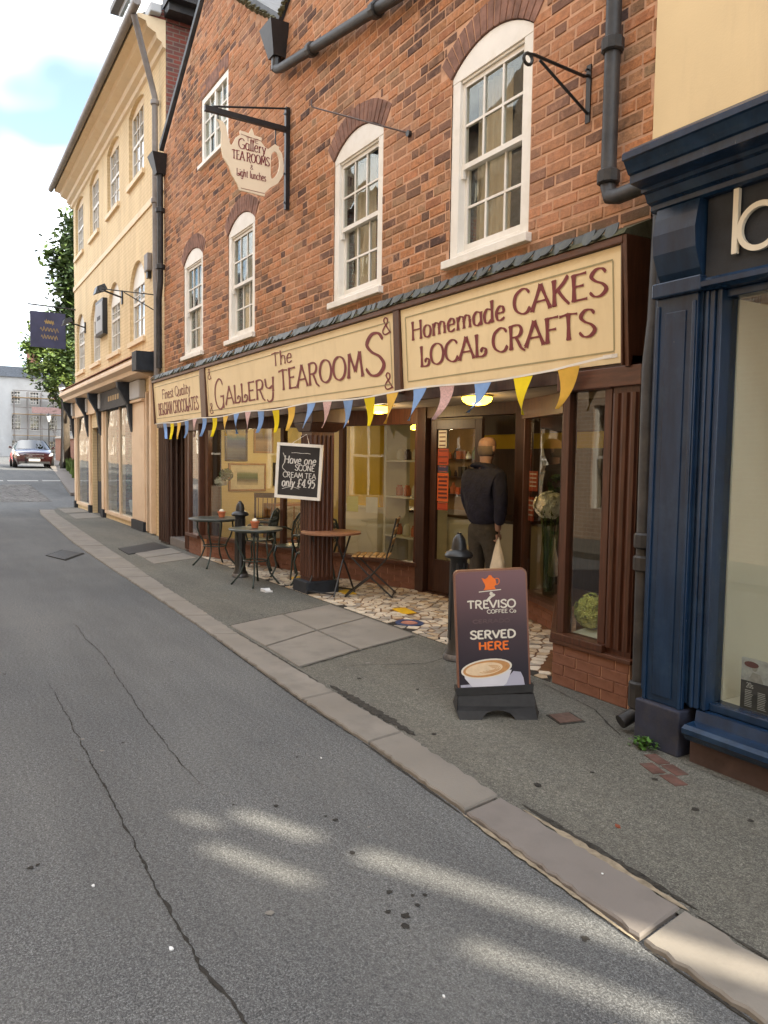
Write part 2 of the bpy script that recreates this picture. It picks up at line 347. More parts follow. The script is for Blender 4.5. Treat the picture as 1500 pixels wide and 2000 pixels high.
M['slateboard'] = plain('chalkboard_black', (0.028, 0.026, 0.027), 0.6, 0.35, 4, bmp=0.1)
M['leaf'] = plain('leaf', (0.095, 0.15, 0.035), 0.6, 0.5, 0.8, bmp=0)
M['leaf_dark'] = plain('leaf_dark', (0.065, 0.105, 0.035), 0.6, 0.5, 0.8, bmp=0)
M['leaf_light'] = plain('leaf_light', (0.15, 0.20, 0.045), 0.6, 0.4, 0.8, bmp=0)
M['bark'] = plain('bark', (0.09, 0.07, 0.05), 0.95, 0.4, 8, bmp=0.6, bscale=20, stretch=(4, 4, 0.6))
M['flower_white'] = plain('white_petals', (0.80, 0.78, 0.66), 0.7, 0.12, 30, bmp=0.2)
M['flower_green'] = plain('lime_flower', (0.62, 0.62, 0.17), 0.7, 0.3, 30, bmp=0.3)
def solid(key, col, rough=0.5, var=0.12, scale=12, **k): M[key] = plain(key, col, rough, var, scale, **k); return M[key]
# ------------------------------------------------------------------ ground
def asphalt(name, base, warm, speck=1.0, rough=0.85):
    m, t, b = newmat(name)
    a = noise(t, 1.3, 7, 0.62); f = noise(t, 130, 3, 0.75); g = noise(t, 340, 2, 0.6); l = noise(t, 0.3, 5, 0.6); st = noise(t, 4.5, 6, 0.7); md = noise(t, 48, 6, 0.85); dk = noise(t, 0.9, 5, 0.6, (0.35, 2.2, 1))
    c = ramp(t, f.outputs['Fac'], [(0.36, tuple(x * (1 - 0.5 * speck) for x in base)), (0.5, base), (0.64, tuple(x * (1 + 0.9 * speck) for x in base))]).outputs[0]
    c = mixc(t, 0.5, c, ramp(t, g.outputs['Fac'], [(0.4, (0.3, 0.3, 0.3)), (0.6, (1.8, 1.8, 1.8))]).outputs[0], 'MULTIPLY')
    c = mixc(t, ramp(t, a.outputs['Fac'], [(0.4, (0, 0, 0)), (0.7, (0.55, 0.55, 0.55))]).outputs[0], c, warm)
    c = mixc(t, 0.8, c, ramp(t, l.outputs['Fac'], [(0.34, (0.76, 0.78, 0.81)), (0.66, (1.16, 1.15, 1.12))]).outputs[0], 'MULTIPLY')
    c = mixc(t, 0.75, c, ramp(t, md.outputs['Fac'], [(0.38, (0.55, 0.55, 0.56)), (0.5, (1, 1, 1)), (0.62, (1.5, 1.5, 1.48))]).outputs[0], 'MULTIPLY')
    c = mixc(t, 0.6, c, ramp(t, dk.outputs['Fac'], [(0.38, (0.78, 0.78, 0.79)), (0.62, (1.14, 1.14, 1.13))]).outputs[0], 'MULTIPLY')
    c = mixc(t, ramp(t, st.outputs['Fac'], [(0.6, (0, 0, 0)), (0.78, (0.5, 0.5, 0.5))]).outputs[0], c, tuple(x * 0.55 for x in base))
    t.links.new(c, b.inputs['Base Color']); b.inputs['Roughness'].default_value = rough; b.inputs['Specular IOR Level'].default_value = 0.35
    p = bump(t, b, f.outputs['Fac'], 0.25, 0.005)
    bump(t, b, g.outputs['Fac'], 0.35, 0.003, p)
    return m
M['road'] = asphalt('road_asphalt', (0.098, 0.102, 0.106), (0.115, 0.118, 0.118))
M['pave'] = asphalt('pavement_asphalt', (0.112, 0.110, 0.096), (0.132, 0.124, 0.105), 0.9)
M['crack'] = plain('crack_dark', (0.03, 0.028, 0.025), 0.95, 0.4, 40, bscale=90, bmp=0.6)
M['patch'] = plain('crumbled_asphalt', (0.045, 0.042, 0.036), 0.95, 0.6, 30, bscale=70, bmp=0.9, bdist=0.02)
M['gum_pale'] = plain('trodden_gum', (0.2, 0.19, 0.17), 0.9, 0.3, 40)
M['white_line'] = plain('road_paint', (0.34, 0.34, 0.33), 0.7, 0.2, 8, bmp=0.2)

def gz(x):
    if x > -24: return 0.0
    if x > -43:
        k = (-24 - x) / 19; return 0.95 * k * k * (3 - 2 * k)
    if x > -110: return 0.95 + 0.55 * (-43 - x) / 67
    return 1.5
mb = MB()
xs = [700, 60, 10, -10, -20, -24, -26, -28, -30, -32, -34, -36, -38, -40, -43, -60, -85, -110, -300, -900]
for a, b in zip(xs, xs[1:]):
    mb.quad((b, -600, gz(b)), (a, -600, gz(a)), (a, 600, gz(a)), (b, 600, gz(b)))
road = tag(mb.build('road', M['road']), 'grey worn asphalt street with two long cracks', None, kind='structure')

def crack(pts, w0, w1, name='crack'):
    P = []
    for (a, b) in zip(pts, pts[1:]):
        n = max(2, int(math.hypot(b[0] - a[0], b[1] - a[1]) / 0.022))
        P += [(a[0] + (b[0] - a[0]) * i / n, a[1] + (b[1] - a[1]) * i / n) for i in range(n)]
    mb = MB(); L = []; y = 0
    for i, (x, yy) in enumerate(P):
        y = y * 0.88 + random.uniform(-0.0045, 0.0045); k = i / len(P)
        w = (w0 + (w1 - w0) * k) * random.choice((0.25, 0.5, 0.7, 0.9, 1.3)) * min(1, 12 * k, 12 * (1 - k) + .1)
        L.append((x, yy + y - w / 2, yy + y + w / 2))
    for a, b in zip(L, L[1:]): mb.quad((a[0], a[1], 0.003), (b[0], b[1], 0.003), (b[0], b[2], 0.003), (a[0], a[2], 0.003))
    return mb.build(name, M['crack'], road)
crack([(-5.7, 0.765), (-4.25, 0.745), (-3.54, 0.73), (-2.93, 0.712), (-2.47, 0.708), (-2.17, 0.718), (-1.9, 0.74), (-1.0, 0.76)], 0.004, 0.015)
crack([(-7.65, 1.235), (-6.03, 1.225), (-4.81, 1.16), (-4.0, 1.13), (-3.45, 1.14)], 0.007, 0.006)

def blob(cx, cy, r, z, n=12, jit=0.35, sy=1.0, ang=0):
    P = []
    for i in range(n):
        a = 2 * math.pi * i / n; q = r * random.uniform(1 - jit, 1 + jit); u, v = q * math.cos(a), q * math.sin(a) * sy
        P.append((cx + u * math.cos(ang) - v * math.sin(ang), cy + u * math.sin(ang) + v * math.cos(ang), z))
    return P
for (x, y, r) in [(-2.26, 1.43, .012), (-2.11, 1.40, .016), (-2.57, 1.45, .013), (-2.06, 1.37, .015), (-2.18, 1.53, .009), (-2.2, 1.49, .008), (-2.14, 1.47, .009), (-2.16, 1.36, .01), (-2.85, 1.52, .012), (-2.9, 1.5, .008), (-3.1, 1.35, .012)]:
    m = MB(); m.add(blob(x, y, r, 0.0035), [tuple(range(12))]); m.build('stain', M['crack'], road)
# a drain grating let into the street, and its bars
gr = thing('drain_grating', 'dark iron drain grating set in the street beside the kerb', 'grating', (-12.9, 2.02, 0), rad(0))
g = [(-12.95, 1.72), (-12.2, 1.9), (-12.95, 2.3), (-13.65, 2.08)]
m = MB(); m.prism([(x, y, 0.002) for x, y in g], (0, 0, 0.006)); m.build('frame', M['crack'], gr)
for i in range(9):
    k = (i + 0.5) / 9
    a = Vector((g[0][0] + (g[3][0] - g[0][0]) * k, g[0][1] + (g[3][1] - g[0][1]) * k, 0.010)); b = Vector((g[1][0] + (g[2][0] - g[1][0]) * k, g[1][1] + (g[2][1] - g[1][1]) * k, 0.010))
    m = MB(); m.bar(a.lerp(b, 0.06), b.lerp(a, 0.06), 0.05, 0.012); m.build('bar', M['pipe'], gr)
# give-way line and the strip of setts across the mouth of the street
m = MB()
for i in range(6):
    y0 = -2 + i * 1.3
    m.quad((-34.7, y0, gz(-34.7) + 0.006), (-34.3, y0, gz(-34.3) + 0.006), (-34.3, y0 + 1.15, gz(-34.3) + 0.006), (-34.7, y0 + 1.15, gz(-34.7) + 0.006))
tag(m.build('road_marking', M['white_line']), 'white painted line across the mouth of the street', None, kind='structure')
m = MB(); m2 = MB()
for i in range(26):
    for j in range(52):
        x = -32.8 + i * 0.22 + random.uniform(-.01, .01); y = -6 + j * 0.19 + random.uniform(-.01, .01) + (i % 2) * 0.09
        z = gz(x) + 0.004; h = random.uniform(0.02, 0.035)
        m.add([(x - .1, y - .085, z), (x + .1, y - .085, z), (x + .1, y + .085, z), (x - .1, y + .085, z), (x - .075, y - .06, z + h), (x + .075, y - .06, z + h), (x + .075, y + .06, z + h), (x - .075, y + .06, z + h)], [(4, 5, 6, 7), (0, 1, 5, 4), (1, 2, 6, 5), (2, 3, 7, 6), (3, 0, 4, 7)])
tag(m.build('setts', plain('grey_setts', (0.17, 0.165, 0.16), 0.7, 0.4, 3, bmp=0.3)), 'grey stone setts laid across the street by the cream building', None, kind='stuff')

# pavement and kerb
KIN = [(-25.0, 3.75), (-23.9, 3.42), (-22.5, 3.27), (-16.1, 2.91), (-11.86, 2.69), (-8.89, 2.52), (-6.5, 2.41), (-4.46, 2.35), (-3.55, 2.33), (-2.62, 2.265), (-1.3, 2.23), (1, 2.2), (7, 2.15)]
KOUT = [(-25.4, 3.45), (-24.1, 3.06), (-22.3, 2.86), (-14.8, 2.42), (-11.1, 2.31), (-8.6, 2.26), (-6.5, 2.2), (-4.4, 2.1), (-3.5, 2.09), (-2.6, 2.04), (-1.6, 1.985), (1, 1.93), (7, 1.9)]
def interp(L, x):
    for a, b in zip(L, L[1:]):
        if a[0] <= x <= b[0]: return a[1] + (b[1] - a[1]) * (x - a[0]) / (b[0] - a[0])
    return L[0][1] if x < L[0][0] else L[-1][1]
mb = MB(); PZ = 0.014
px = [-25.0 + i * 0.5 for i in range(65)]
for a, b in zip(px, px[1:]):
    mb.quad((a, interp(KIN, a) - .03, PZ), (b, interp(KIN, b) - .03, PZ), (b, 12, PZ), (a, 12, PZ))
pave = tag(mb.build('pavement', M['pave']), 'brownish asphalt pavement along the shopfronts', None, kind='structure')
kerb = thing('kerb', 'line of flush sandstone kerb stones between street and pavement', None, (0, 0, 0)); kerb['kind'] = 'structure'
J = [-24.0, -23.1, -22.2, -21.3, -20.4, -19.5, -18.5, -17.6, -16.7, -15.8, -14.9, -14.0, -13.0, -12.1, -11.03, -10.1, -9.09, -8.2, -7.35, -6.46, -5.55, -4.4, -3.54, -2.61, -1.6, -0.62, 0.4, 1.4, 2.4, 3.4, 4.4, 5.4, 6.4]
for k, (a, b) in enumerate(zip(J, J[1:])):
    g = 0.009; n = 24; P = []
    for i in range(n + 1):
        x = a + g + (b - a - 2 * g) * i / n; e = 0.008 * (0 < i < n)
        P.append((x, interp(KOUT, x) + random.uniform(-e, e)))
    for i in range(n, -1, -1):
        x = a + g + (b - a - 2 * g) * i / n + (-0.04 if b > -5 else 0.1); e = 0.010 * (0 < i < n)
        P.append((x, interp(KIN, x) + random.uniform(-e, e)))
    cx = sum(p[0] for p in P) / len(P); cy_ = sum(p[1] for p in P) / len(P)
    top = 0.022 + random.uniform(-0.002, 0.003); mb = MB(); m_ = len(P)
    mb.add([(x, y, -0.02) for x, y in P] + [(x, y, top - 0.008) for x, y in P] + [(cx + (x - cx) * 0.985, cy_ + (y - cy_) * 0.95, top) for x, y in P],
           [(i, (i + 1) % m_, (i + 1) % m_ + m_, i + m_) for i in range(m_)] + [(i + m_, (i + 1) % m_ + m_, (i + 1) % m_ + 2 * m_, i + 2 * m_) for i in range(m_)] + [tuple(range(2 * m_, 3 * m_))])
    o = mb.build('kerb_stone', M['stone_b'] if abs(a + 2.61) < .01 else M['stone'], kerb)
    if abs(a + 2.61) < .01: o['label'] = 'greyer kerb stone with crumbling mortar along both edges'
# mortar fringe and crumbled asphalt along the kerb
def fringe(L, x0, x1, off, w, mat, name, z):
    mb = MB(); n = int((x1 - x0) / 0.03); R = []
    for i in range(n + 1):
        x = x0 + (x1 - x0) * i / n; k = math.sin(math.pi * i / n) ** 0.4
        y = interp(L, x) + off; q = w * k * random.uniform(0.3, 1.0); R.append((x, y - q * 0.5, y + q * 0.5))
    for a, b in zip(R, R[1:]): mb.quad((a[0], a[1], z), (b[0], b[1], z), (b[0], b[2], z), (a[0], a[2], z))
    return mb.build(name, mat, kerb)
M['lime'] = plain('old_mortar', (0.28, 0.235, 0.17), 0.95, 0.4, 18, bscale=70, bmp=0.8)
fringe(KOUT, -2.62, -1.6, -0.012, 0.035, M['lime'], 'mortar_edge', 0.008); fringe(KIN, -2.5, -1.62, 0.012, 0.05, M['lime'], 'mortar_edge', 0.019)
fringe(KIN, -2.55, -1.6, 0.045, 0.045, M['patch'], 'crumbled_edge', 0.0175)
fringe(KIN, -4.6, -3.5, 0.045, 0.10, M['patch'], 'crumbled_edge', 0.0175); fringe(KOUT, -3.6, -2.6, -0.012, 0.02, M['patch'], 'crumbled_edge', 0.004)
fringe(KOUT, -1.6, 0.5, -0.012, 0.022, M['patch'], 'crumbled_edge', 0.004); fringe(KOUT, -6.5, -3.6, -0.01, 0.016, M['patch'], 'crumbled_edge', 0.004); fringe(KIN, -6.5, -4.7, 0.01, 0.018, M['patch'], 'crumbled_edge', 0.017); fringe(KIN, -1.6, 1, 0.015, 0.03, M['patch'], 'crumbled_edge', 0.017)
# flagstones crossing the pavement
for P in ([(-6.70, 2.46), (-5.83, 2.44), (-6.16, 3.06), (-6.95, 3.08)], [(-5.80, 2.44), (-5.12, 2.41), (-5.36, 3.05), (-6.13, 3.06)], [(-6.96, 3.11), (-6.17, 3.09), (-6.47, 3.76), (-7.22, 3.76)], [(-6.14, 3.09), (-5.37, 3.08), (-5.6, 3.76), (-6.44, 3.76)], [(-12.6, 3.0), (-11.9, 2.98), (-12.35, 3.7), (-13.1, 3.72)], [(-11.87, 2.98), (-11.2, 2.95), (-11.6, 3.7), (-12.3, 3.7)], [(-21.9, 3.5), (-20.2, 3.4), (-20.6, 4.1), (-22.2, 4.15)], [(-24.3, 3.6), (-22.4, 3.5), (-22.7, 4.2), (-24.2, 4.25)]):
    m = MB(); m.prism([(x, y, 0.0) for x, y in P], (0, 0, 0.021 + random.uniform(0, .003))); m.build('flagstone', M['stone'], pave, bevel=0.006)
for i in range(34):
    x = random.uniform(-8, -1.5); y = random.uniform(interp(KIN, x) + .12, 3.25); r = random.uniform(.010, .022)
    m = MB(); m.add(blob(x, y, r, PZ + .003, 10, .3), [tuple(range(10))]); m.build('gum_spot', M['gum_pale'] if i % 2 else M['patch'], pave)
for i in range(16):
    x = random.uniform(-6, -1.3); y = random.uniform(.3, 1.9); r = random.uniform(.006, .014)
    m = MB(); m.add(blob(x, y, r, .0035, 10, .4), [tuple(range(10))]); m.build('gum_spot', M['gum_pale'] if i % 3 == 0 else M['crack'], road)
def seam(pts, w):
    mb = MB(); R = []
    for a, b in zip(pts, pts[1:]):
        n = max(2, int(math.hypot(b[0] - a[0], b[1] - a[1]) / .03))
        for i in range(n):
            k = i / n; q = w * random.uniform(.3, 1.2); R.append((a[0] + (b[0] - a[0]) * k + random.uniform(-.004, .004), a[1] + (b[1] - a[1]) * k + random.uniform(-.004, .004), q))
    for a, b in zip(R, R[1:]): mb.quad((a[0] - a[2], a[1], PZ + .004), (a[0] + a[2], a[1], PZ + .004), (b[0] + b[2], b[1], PZ + .004), (b[0] - b[2], b[1], PZ + .004))
    return mb.build('crack', M['patch'], pave)
seam([(-5.10, 2.42), (-5.34, 3.05), (-5.57, 3.77)], .009); seam([(-6.72, 2.45), (-6.98, 3.08), (-7.24, 3.77)], .007); seam([(-5.0, 2.72), (-4.75, 3.3), (-4.9, 3.75)], .004); seam([(-3.9, 3.72), (-3.35, 3.62), (-3.1, 3.48), (-2.9, 3.38)], .012); seam([(-2.5, 3.36), (-1.2, 3.36)], .015)
# painted, worn odds and ends on the ground
ic = thing('inspection_cover', 'small rusty square inspection cover in the pavement behind the coffee sign', 'cover', (-3.31, 3.33, 0))
m = MB(); m.prism([(-3.41, 3.27, .015), (-3.24, 3.22, .015), (-3.2, 3.39, .015), (-3.38, 3.44, .015)], (0, 0, .003)); m.build('frame', M['patch'], ic)
m = MB(); m.prism([(-3.395, 3.28, .018), (-3.255, 3.237, .018), (-3.22, 3.38, .018), (-3.37, 3.42, .018)], (0, 0, .004)); m.build('lid', plain('rusty_lid', (0.12, 0.075, 0.06), 0.8, 0.4, 20, bmp=0.6), ic)
M['red_brick_ground'] = plain('worn_red_paving', (0.12, 0.06, 0.048), 0.9, 0.5, 12, bmp=0.6, bscale=50, dirt=(0.095, 0.085, 0.072), dscale=14)
for i, (x, y, a) in enumerate([(-2.6, 3.29, .3), (-2.46, 3.25, .3), (-2.53, 3.17, .35), (-2.38, 3.14, .3)]):
    m = MB(); m.box(-.065, .065, -.035, .035, 0.008, 0.017); m.rot(Matrix.Translation((x, y, 0)) @ Matrix.Rotation(-a, 4, 'Z')); m.build('paving_brick', M['red_brick_ground'], pave)
m = MB(); m.prism([(-13.3, 2.9, .0145), (-12.45, 2.87, .0145), (-13.1, 3.72, .0145), (-14.05, 3.7, .0145)], (0, 0, .012))
tag(m.build('door_mat', M['rubber']), 'black ribbed mat on the pavement before the dark side door', 'mat')
# scraps
def scrap(x, y, z, r, label, mat):
    P = blob(0, 0, r, 0, 9, 0.4, 0.7); mb = MB(); n = len(P)
    top = [(p[0], p[1], 0.002 + random.uniform(0, r * 0.35)) for p in P]
    mb.add(P + top + [(0, 0, r * 0.12)], [(i, (i + 1) % n, (i + 1) % n + n, i + n) for i in range(n)] + [(i + n, (i + 1) % n + n, 2 * n) for i in range(n)])
    mb.rot(Matrix.Translation((x, y, z))); return tag(mb.build('paper_scrap', mat), label, 'litter')
M['paper'] = plain('paper', (0.72, 0.74, 0.76), 0.8, 0.12, 20, bmp=0.2)
scrap(-8.3, 3.48, 0.015, 0.085, 'crumpled white paper lying by the metal table legs', M['paper'])
scrap(-2.33, 0.66, 0.001, 0.009, 'tiny white scrap beside the long street crack', M['paper'])
scrap(-1.72, 1.28, 0.001, 0.006, 'tiny pale fleck on the street nearest the camera', M['paper'])
scrap(-2.83, 0.52, 0.001, 0.007, 'small white fleck left of the street crack', M['paper'])
scrap(-3.5, 1.78, 0.001, 0.007, 'small white fleck on the street near the kerb', M['paper'])
scrap(-1.93, 2.02 + .14, 0.026, 0.005, 'tiny pale fleck on the grey kerb stone', M['paper'])
scrap(-2.18, 2.52, 0.015, 0.016, 'dead reddish leaf on the pavement above the grey kerb stone', plain('dead_leaf', (0.22, 0.06, 0.03), 0.8, 0.3, 30))
# ------------------------------------------------------------------ painted lettering (pen strokes turned into flat paint)
GL = {
'A': (.86, 'l .04 0 .44 1;l .44 1 .82 0;l .2 .34 .7 .34'), 'B': (.76, 'l .14 0 .14 1;c .14 1 .5 .97 .6 .77 .48 .56 .14 .54;c .14 .54 .58 .52 .7 .28 .54 .03 .14 0'),
'C': (.82, 'c .76 .8 .62 .97 .42 1 .16 .82 .07 .5 .16 .18 .42 0 .64 .03 .78 .22'), 'D': (.82, 'l .14 0 .14 1;c .14 1 .5 .97 .75 .7 .75 .3 .5 .03 .14 0'),
'E': (.68, 'l .14 0 .14 1;l .14 .98 .62 .98;l .14 .54 .52 .54;l .14 .02 .64 .02'), 'F': (.64, 'l .14 0 .14 1;l .14 .98 .62 .98;l .14 .52 .52 .52'),
'G': (.86, 'c .76 .8 .62 .97 .42 1 .16 .82 .07 .5 .16 .18 .42 0 .64 .05 .76 .2;l .76 .42 .76 .02;l .52 .42 .82 .42'), 'H': (.82, 'l .14 0 .14 1;l .68 0 .68 1;l .14 .54 .68 .54'),
'I': (.3, 'l .15 0 .15 1'), 'K': (.78, 'l .14 0 .14 1;c .7 1.06 .5 .8 .16 .5;c .28 .6 .5 .25 .74 -.04'), 'L': (.66, 'l .14 1 .14 0;c .14 .03 .42 0 .58 .1 .6 .28 .48 .36 .38 .28 .42 .2'),
'M': (1.0, 'l .1 0 .2 1;l .2 1 .5 .25;l .5 .25 .8 1;l .8 1 .92 0'), 'N': (.84, 'l .14 0 .14 1;l .14 1 .7 0;l .7 0 .7 1'),
'O': (.9, 'c .45 1 .18 .86 .07 .5 .18 .14 .45 0 .72 .14 .83 .5 .72 .86 .45 1'), 'Q': (.9, 'c .45 1 .18 .86 .07 .5 .18 .14 .45 0 .72 .14 .83 .5 .72 .86 .45 1;c .45 .25 .65 .02 .88 -.12'),
'R': (.8, 'l .14 0 .14 1;c .14 .99 .5 .98 .64 .76 .5 .52 .14 .5;c .36 .5 .5 .26 .62 .02 .8 -.12'), 'S': (.7, 'c .64 .82 .5 .98 .28 .98 .12 .78 .26 .58 .52 .42 .64 .2 .46 .01 .22 .02 .05 .2'),
'T': (.76, 'l .38 0 .38 1;l .02 .94 .38 .99;l .38 .99 .74 .94'), 'V': (.8, 'l .04 1 .4 0;l .4 0 .76 1'), 'Y': (.78, 'c .06 1 .12 .6 .36 .48 .6 .58;l .68 1 .64 .3;c .64 .3 .56 -.1 .3 -.2 .14 -.08'),
'a': (.58, 'c .46 .58 .24 .66 .08 .46 .1 .12 .28 0 .46 .14;l .47 .64 .47 0'), 'c': (.5, 'c .44 .54 .24 .64 .08 .4 .14 .06 .3 0 .46 .1'), 'd': (.62, 'c .46 .58 .24 .66 .08 .42 .12 .08 .28 0 .46 .14;l .48 1.02 .48 0'),
'e': (.54, 'l .1 .34 .46 .36;c .46 .36 .4 .6 .24 .64 .08 .4 .12 .08 .28 0 .48 .1'), 'g': (.58, 'c .46 .58 .24 .66 .08 .42 .12 .08 .28 0 .46 .14;l .47 .64 .47 0;c .47 0 .4 -.28 .2 -.3 .06 -.18'),
'h': (.62, 'l .12 0 .12 1.02;c .12 .4 .26 .62 .44 .6 .5 .4;l .5 .4 .5 0'), 'i': (.26, 'l .13 0 .13 .62;l .13 .82 .13 .9'), 'l': (.26, 'l .13 0 .13 1.02'), 'm': (.94, 'l .12 0 .12 .64;c .12 .4 .24 .62 .4 .58 .46 .4;l .46 .4 .46 0;c .46 .4 .58 .62 .74 .58 .8 .4;l .8 .4 .8 0'),
'n': (.6, 'l .12 0 .12 .64;c .12 .4 .26 .62 .42 .58 .48 .4;l .48 .4 .48 0'), 'o': (.58, 'c .29 .64 .12 .54 .07 .32 .14 .08 .29 0 .44 .08 .51 .32 .46 .54 .29 .64'), 'r': (.42, 'l .12 0 .12 .64;c .12 .4 .24 .6 .38 .6'),
's': (.46, 'c .4 .54 .28 .64 .12 .54 .16 .38 .36 .26 .38 .08 .22 0 .06 .1'), 't': (.4, 'l .18 .02 .18 .86;l .03 .62 .36 .62;l .18 .02 .36 .04'), 'u': (.6, 'l .12 .64 .12 .24;c .12 .24 .16 .02 .34 .02 .48 .22;l .48 .64 .48 0'),
'v': (.54, 'l .06 .64 .27 0;l .27 0 .48 .64'), 'w': (.8, 'l .06 .64 .22 0;l .22 0 .4 .6;l .4 .6 .58 0;l .58 0 .74 .64'), 'y': (.56, 'l .08 .64 .3 .04;l .5 .64 .28 0;c .28 0 .18 -.26 .04 -.26'), 'N2': (.8, ''),
'&': (.8, 'c .7 .1 .5 .02 .24 0 .1 .2 .24 .44 .5 .66 .5 .9 .34 .98 .22 .84 .34 .6 .56 .26 .76 .02'), '.': (.24, 'l .1 0 .1 .09'), '4': (.62, 'l .44 0 .44 1;l .44 1 .06 .3;l .06 .3 .6 .3'), '9': (.6, 'c .5 .7 .34 .5 .14 .56 .1 .8 .26 .98 .46 .92 .5 .7;c .5 .7 .48 .3 .3 0'),
'5': (.6, 'l .5 .98 .16 .98;l .16 .98 .12 .58;c .12 .58 .36 .66 .52 .4 .4 .04 .1 .04'), '£': (.66, 'c .56 .82 .42 .98 .24 .86 .26 .5 .22 .16 .08 .04;l .08 .03 .58 .03;l .08 .46 .46 .46'), '2': (.6, 'c .1 .76 .28 .98 .5 .84 .42 .5 .08 .02;l .08 .02 .54 .02'), '0': (.6, 'c .3 1 .12 .84 .08 .5 .12 .16 .3 0 .48 .16 .52 .5 .48 .84 .3 1'), ' ': (.36, ''),
}
def catmull(P, n=6):
    Q = [P[0]] + P + [P[-1]]; R = []
    closed = P[0] == P[-1]
    if closed: Q = [P[-2]] + P + [P[1]]
    for i in range(1, len(Q) - 2):
        p0, p1, p2, p3 = Q[i - 1], Q[i], Q[i + 1], Q[i + 2]
        for j in range(n):
            t = j / n
            R.append(tuple(0.5 * (2 * b + (c - a) * t + (2 * a - 5 * b + 4 * c - d) * t * t + (3 * b - a - 3 * c + d) * t ** 3) for a, b, c, d in zip(p0, p1, p2, p3)))
    R.append(P[-1]); return R
def pen(mb, P, h, thick, thin, plane, k, serif):
    """sweep a broad pen along the points P (in metres)"""
    n = len(P); L = []; Rr = []
    for i in range(n):
        a, b = P[max(0, i - 1)], P[min(n - 1, i + 1)]
        dx_, dz_ = b[0] - a[0], b[1] - a[1]; l = math.hypot(dx_, dz_) or 1
        dx_, dz_ = dx_ / l, dz_ / l
        w = (thin + (thick - thin) * abs(dz_ * 0.97 + dx_ * 0.2) ** 1.3) * h / 2
        if serif and n > 3: w *= 0.55 + 0.45 * min(1, min(i, n - 1 - i) / 3 + 0.35)
        if serif is None and n == 5: w *= (1.4, 1.05, .82, 1.05, 1.4)[i]
        L.append((P[i][0] - dz_ * w, P[i][1] + dx_ * w)); Rr.append((P[i][0] + dz_ * w, P[i][1] - dx_ * w))
    e = 0.00025 * (k % 9)
    vs = [plane(u, v, e) for u, v in L] + [plane(u, v, e) for u, v in Rr]
    mb.add(vs, [(n + i, n + i + 1, i + 1, i) for i in range(n - 1)])
def lettering(mb, text, x, z, width, h, plane, thick=.225, thin=.065, serif=True, rise=0.0, slant=0.0):
    adv = [GL.get(c, GL[' '])[0] for c in text]; sx = width / sum(adv) if width else h * 0.9; k = 0; cx = 0
    for c, a in zip(text, adv):
        for st in GL.get(c, GL[' '])[1].split(';'):
            if not st: continue
            q = st.split(); v = [float(t) for t in q[1:]]; P = list(zip(v[0::2], v[1::2]))
            if q[0] == 'c': P = catmull(P)
            R = [(x + (cx + u + slant * w) * sx, z + w * h + rise * (cx + u) * sx) for u, w in P]
            if q[0] == 'l' and len(R) == 2:
                a_, b_ = R; R = [(a_[0] + (b_[0] - a_[0]) * t, a_[1] + (b_[1] - a_[1]) * t) for t in (0, .12, .5, .88, 1)] if serif else R
            pen(mb, R, h, thick, thin, plane, k, (True if q[0] == 'c' else None) if serif else False); k += 1
            if serif and q[0] == 'l' and abs(P[0][1] - P[-1][1]) > .5:
                for (u, w), s in ((R[0], 1), (R[-1], -1)):
                    if w < z + 0.06 * h or w > z + 0.94 * h:
                        t = 0.13 * h; pen(mb, [(u - t * .8, w), (u + t * .8, w)], h, .05, .05, plane, k, False); k += 1
        cx += a
    return mb

# ------------------------------------------------------------------ tea room building
WY = 3.95                      # face of the brick wall
XL, XR = -14.25, -3.33
tea = thing('tea_room_building', 'red brick gabled building with white sash windows and cream tea room fascia', 'building', (-8.8, WY, 0))
WIN = [(-13.05, -12.05), (-10.9, -9.88), (-7.6, -6.58), (-5.46, -4.46)]
ZS, ZT, RISE = 3.2, 4.78, 0.18
UPW = (-12.12, -10.91, 6.08, 7.14)
def top(x):
    if x < -11.72: return 7.08 + (x - XL) * 0.66
    if x < -9.03: return 8.75 - (x + 11.72) * 0.70
    if x < -6.2: return 6.87 + (x + 9.03) * 0.70
    return 8.85 - (x + 6.2) * 0.70
def archz(x0, x1, x, extra=0.0):
    w = x1 - x0; R = (w * w / 4 + RISE * RISE) / (2 * RISE); cx = (x0 + x1) / 2; cz = ZT + RISE - R
    q = (R + extra) ** 2 - (x - cx) ** 2
    return cz + math.sqrt(q) if q > 0 else -1
mb = MB(); n = 120
cols = sorted({XL + (XR - XL) * i / n for i in range(n + 1)} | {v for W in WIN for v in W} | {UPW[0], UPW[1], -11.72, -9.03, -6.2})
YB = WY + 0.0045
for a, b in zip(cols, cols[1:]):
    m = (a + b) / 2; cuts = []
    for W in WIN:
        if W[0] < m < W[1]: cuts.append((ZS, archz(W[0], W[1], a + 1e-6 if a + 1e-6 > W[0] else W[0]) + .02, archz(W[0], W[1], b) + .02))
    if UPW[0] < m < UPW[1]: cuts.append((UPW[2], UPW[3], UPW[3]))
    z0a = z0b = 2.2
    for c in sorted(cuts):
        mb.quad((a, YB, z0a), (b, YB, z0b), (b, YB, c[0]), (a, YB, c[0])); z0a, z0b = c[1], c[2]
    mb.quad((a, YB, z0a), (b, YB, z0b), (b, YB, top(b)), (a, YB, top(a)))
wall = mb.build('wall', M['mortar'], tea)
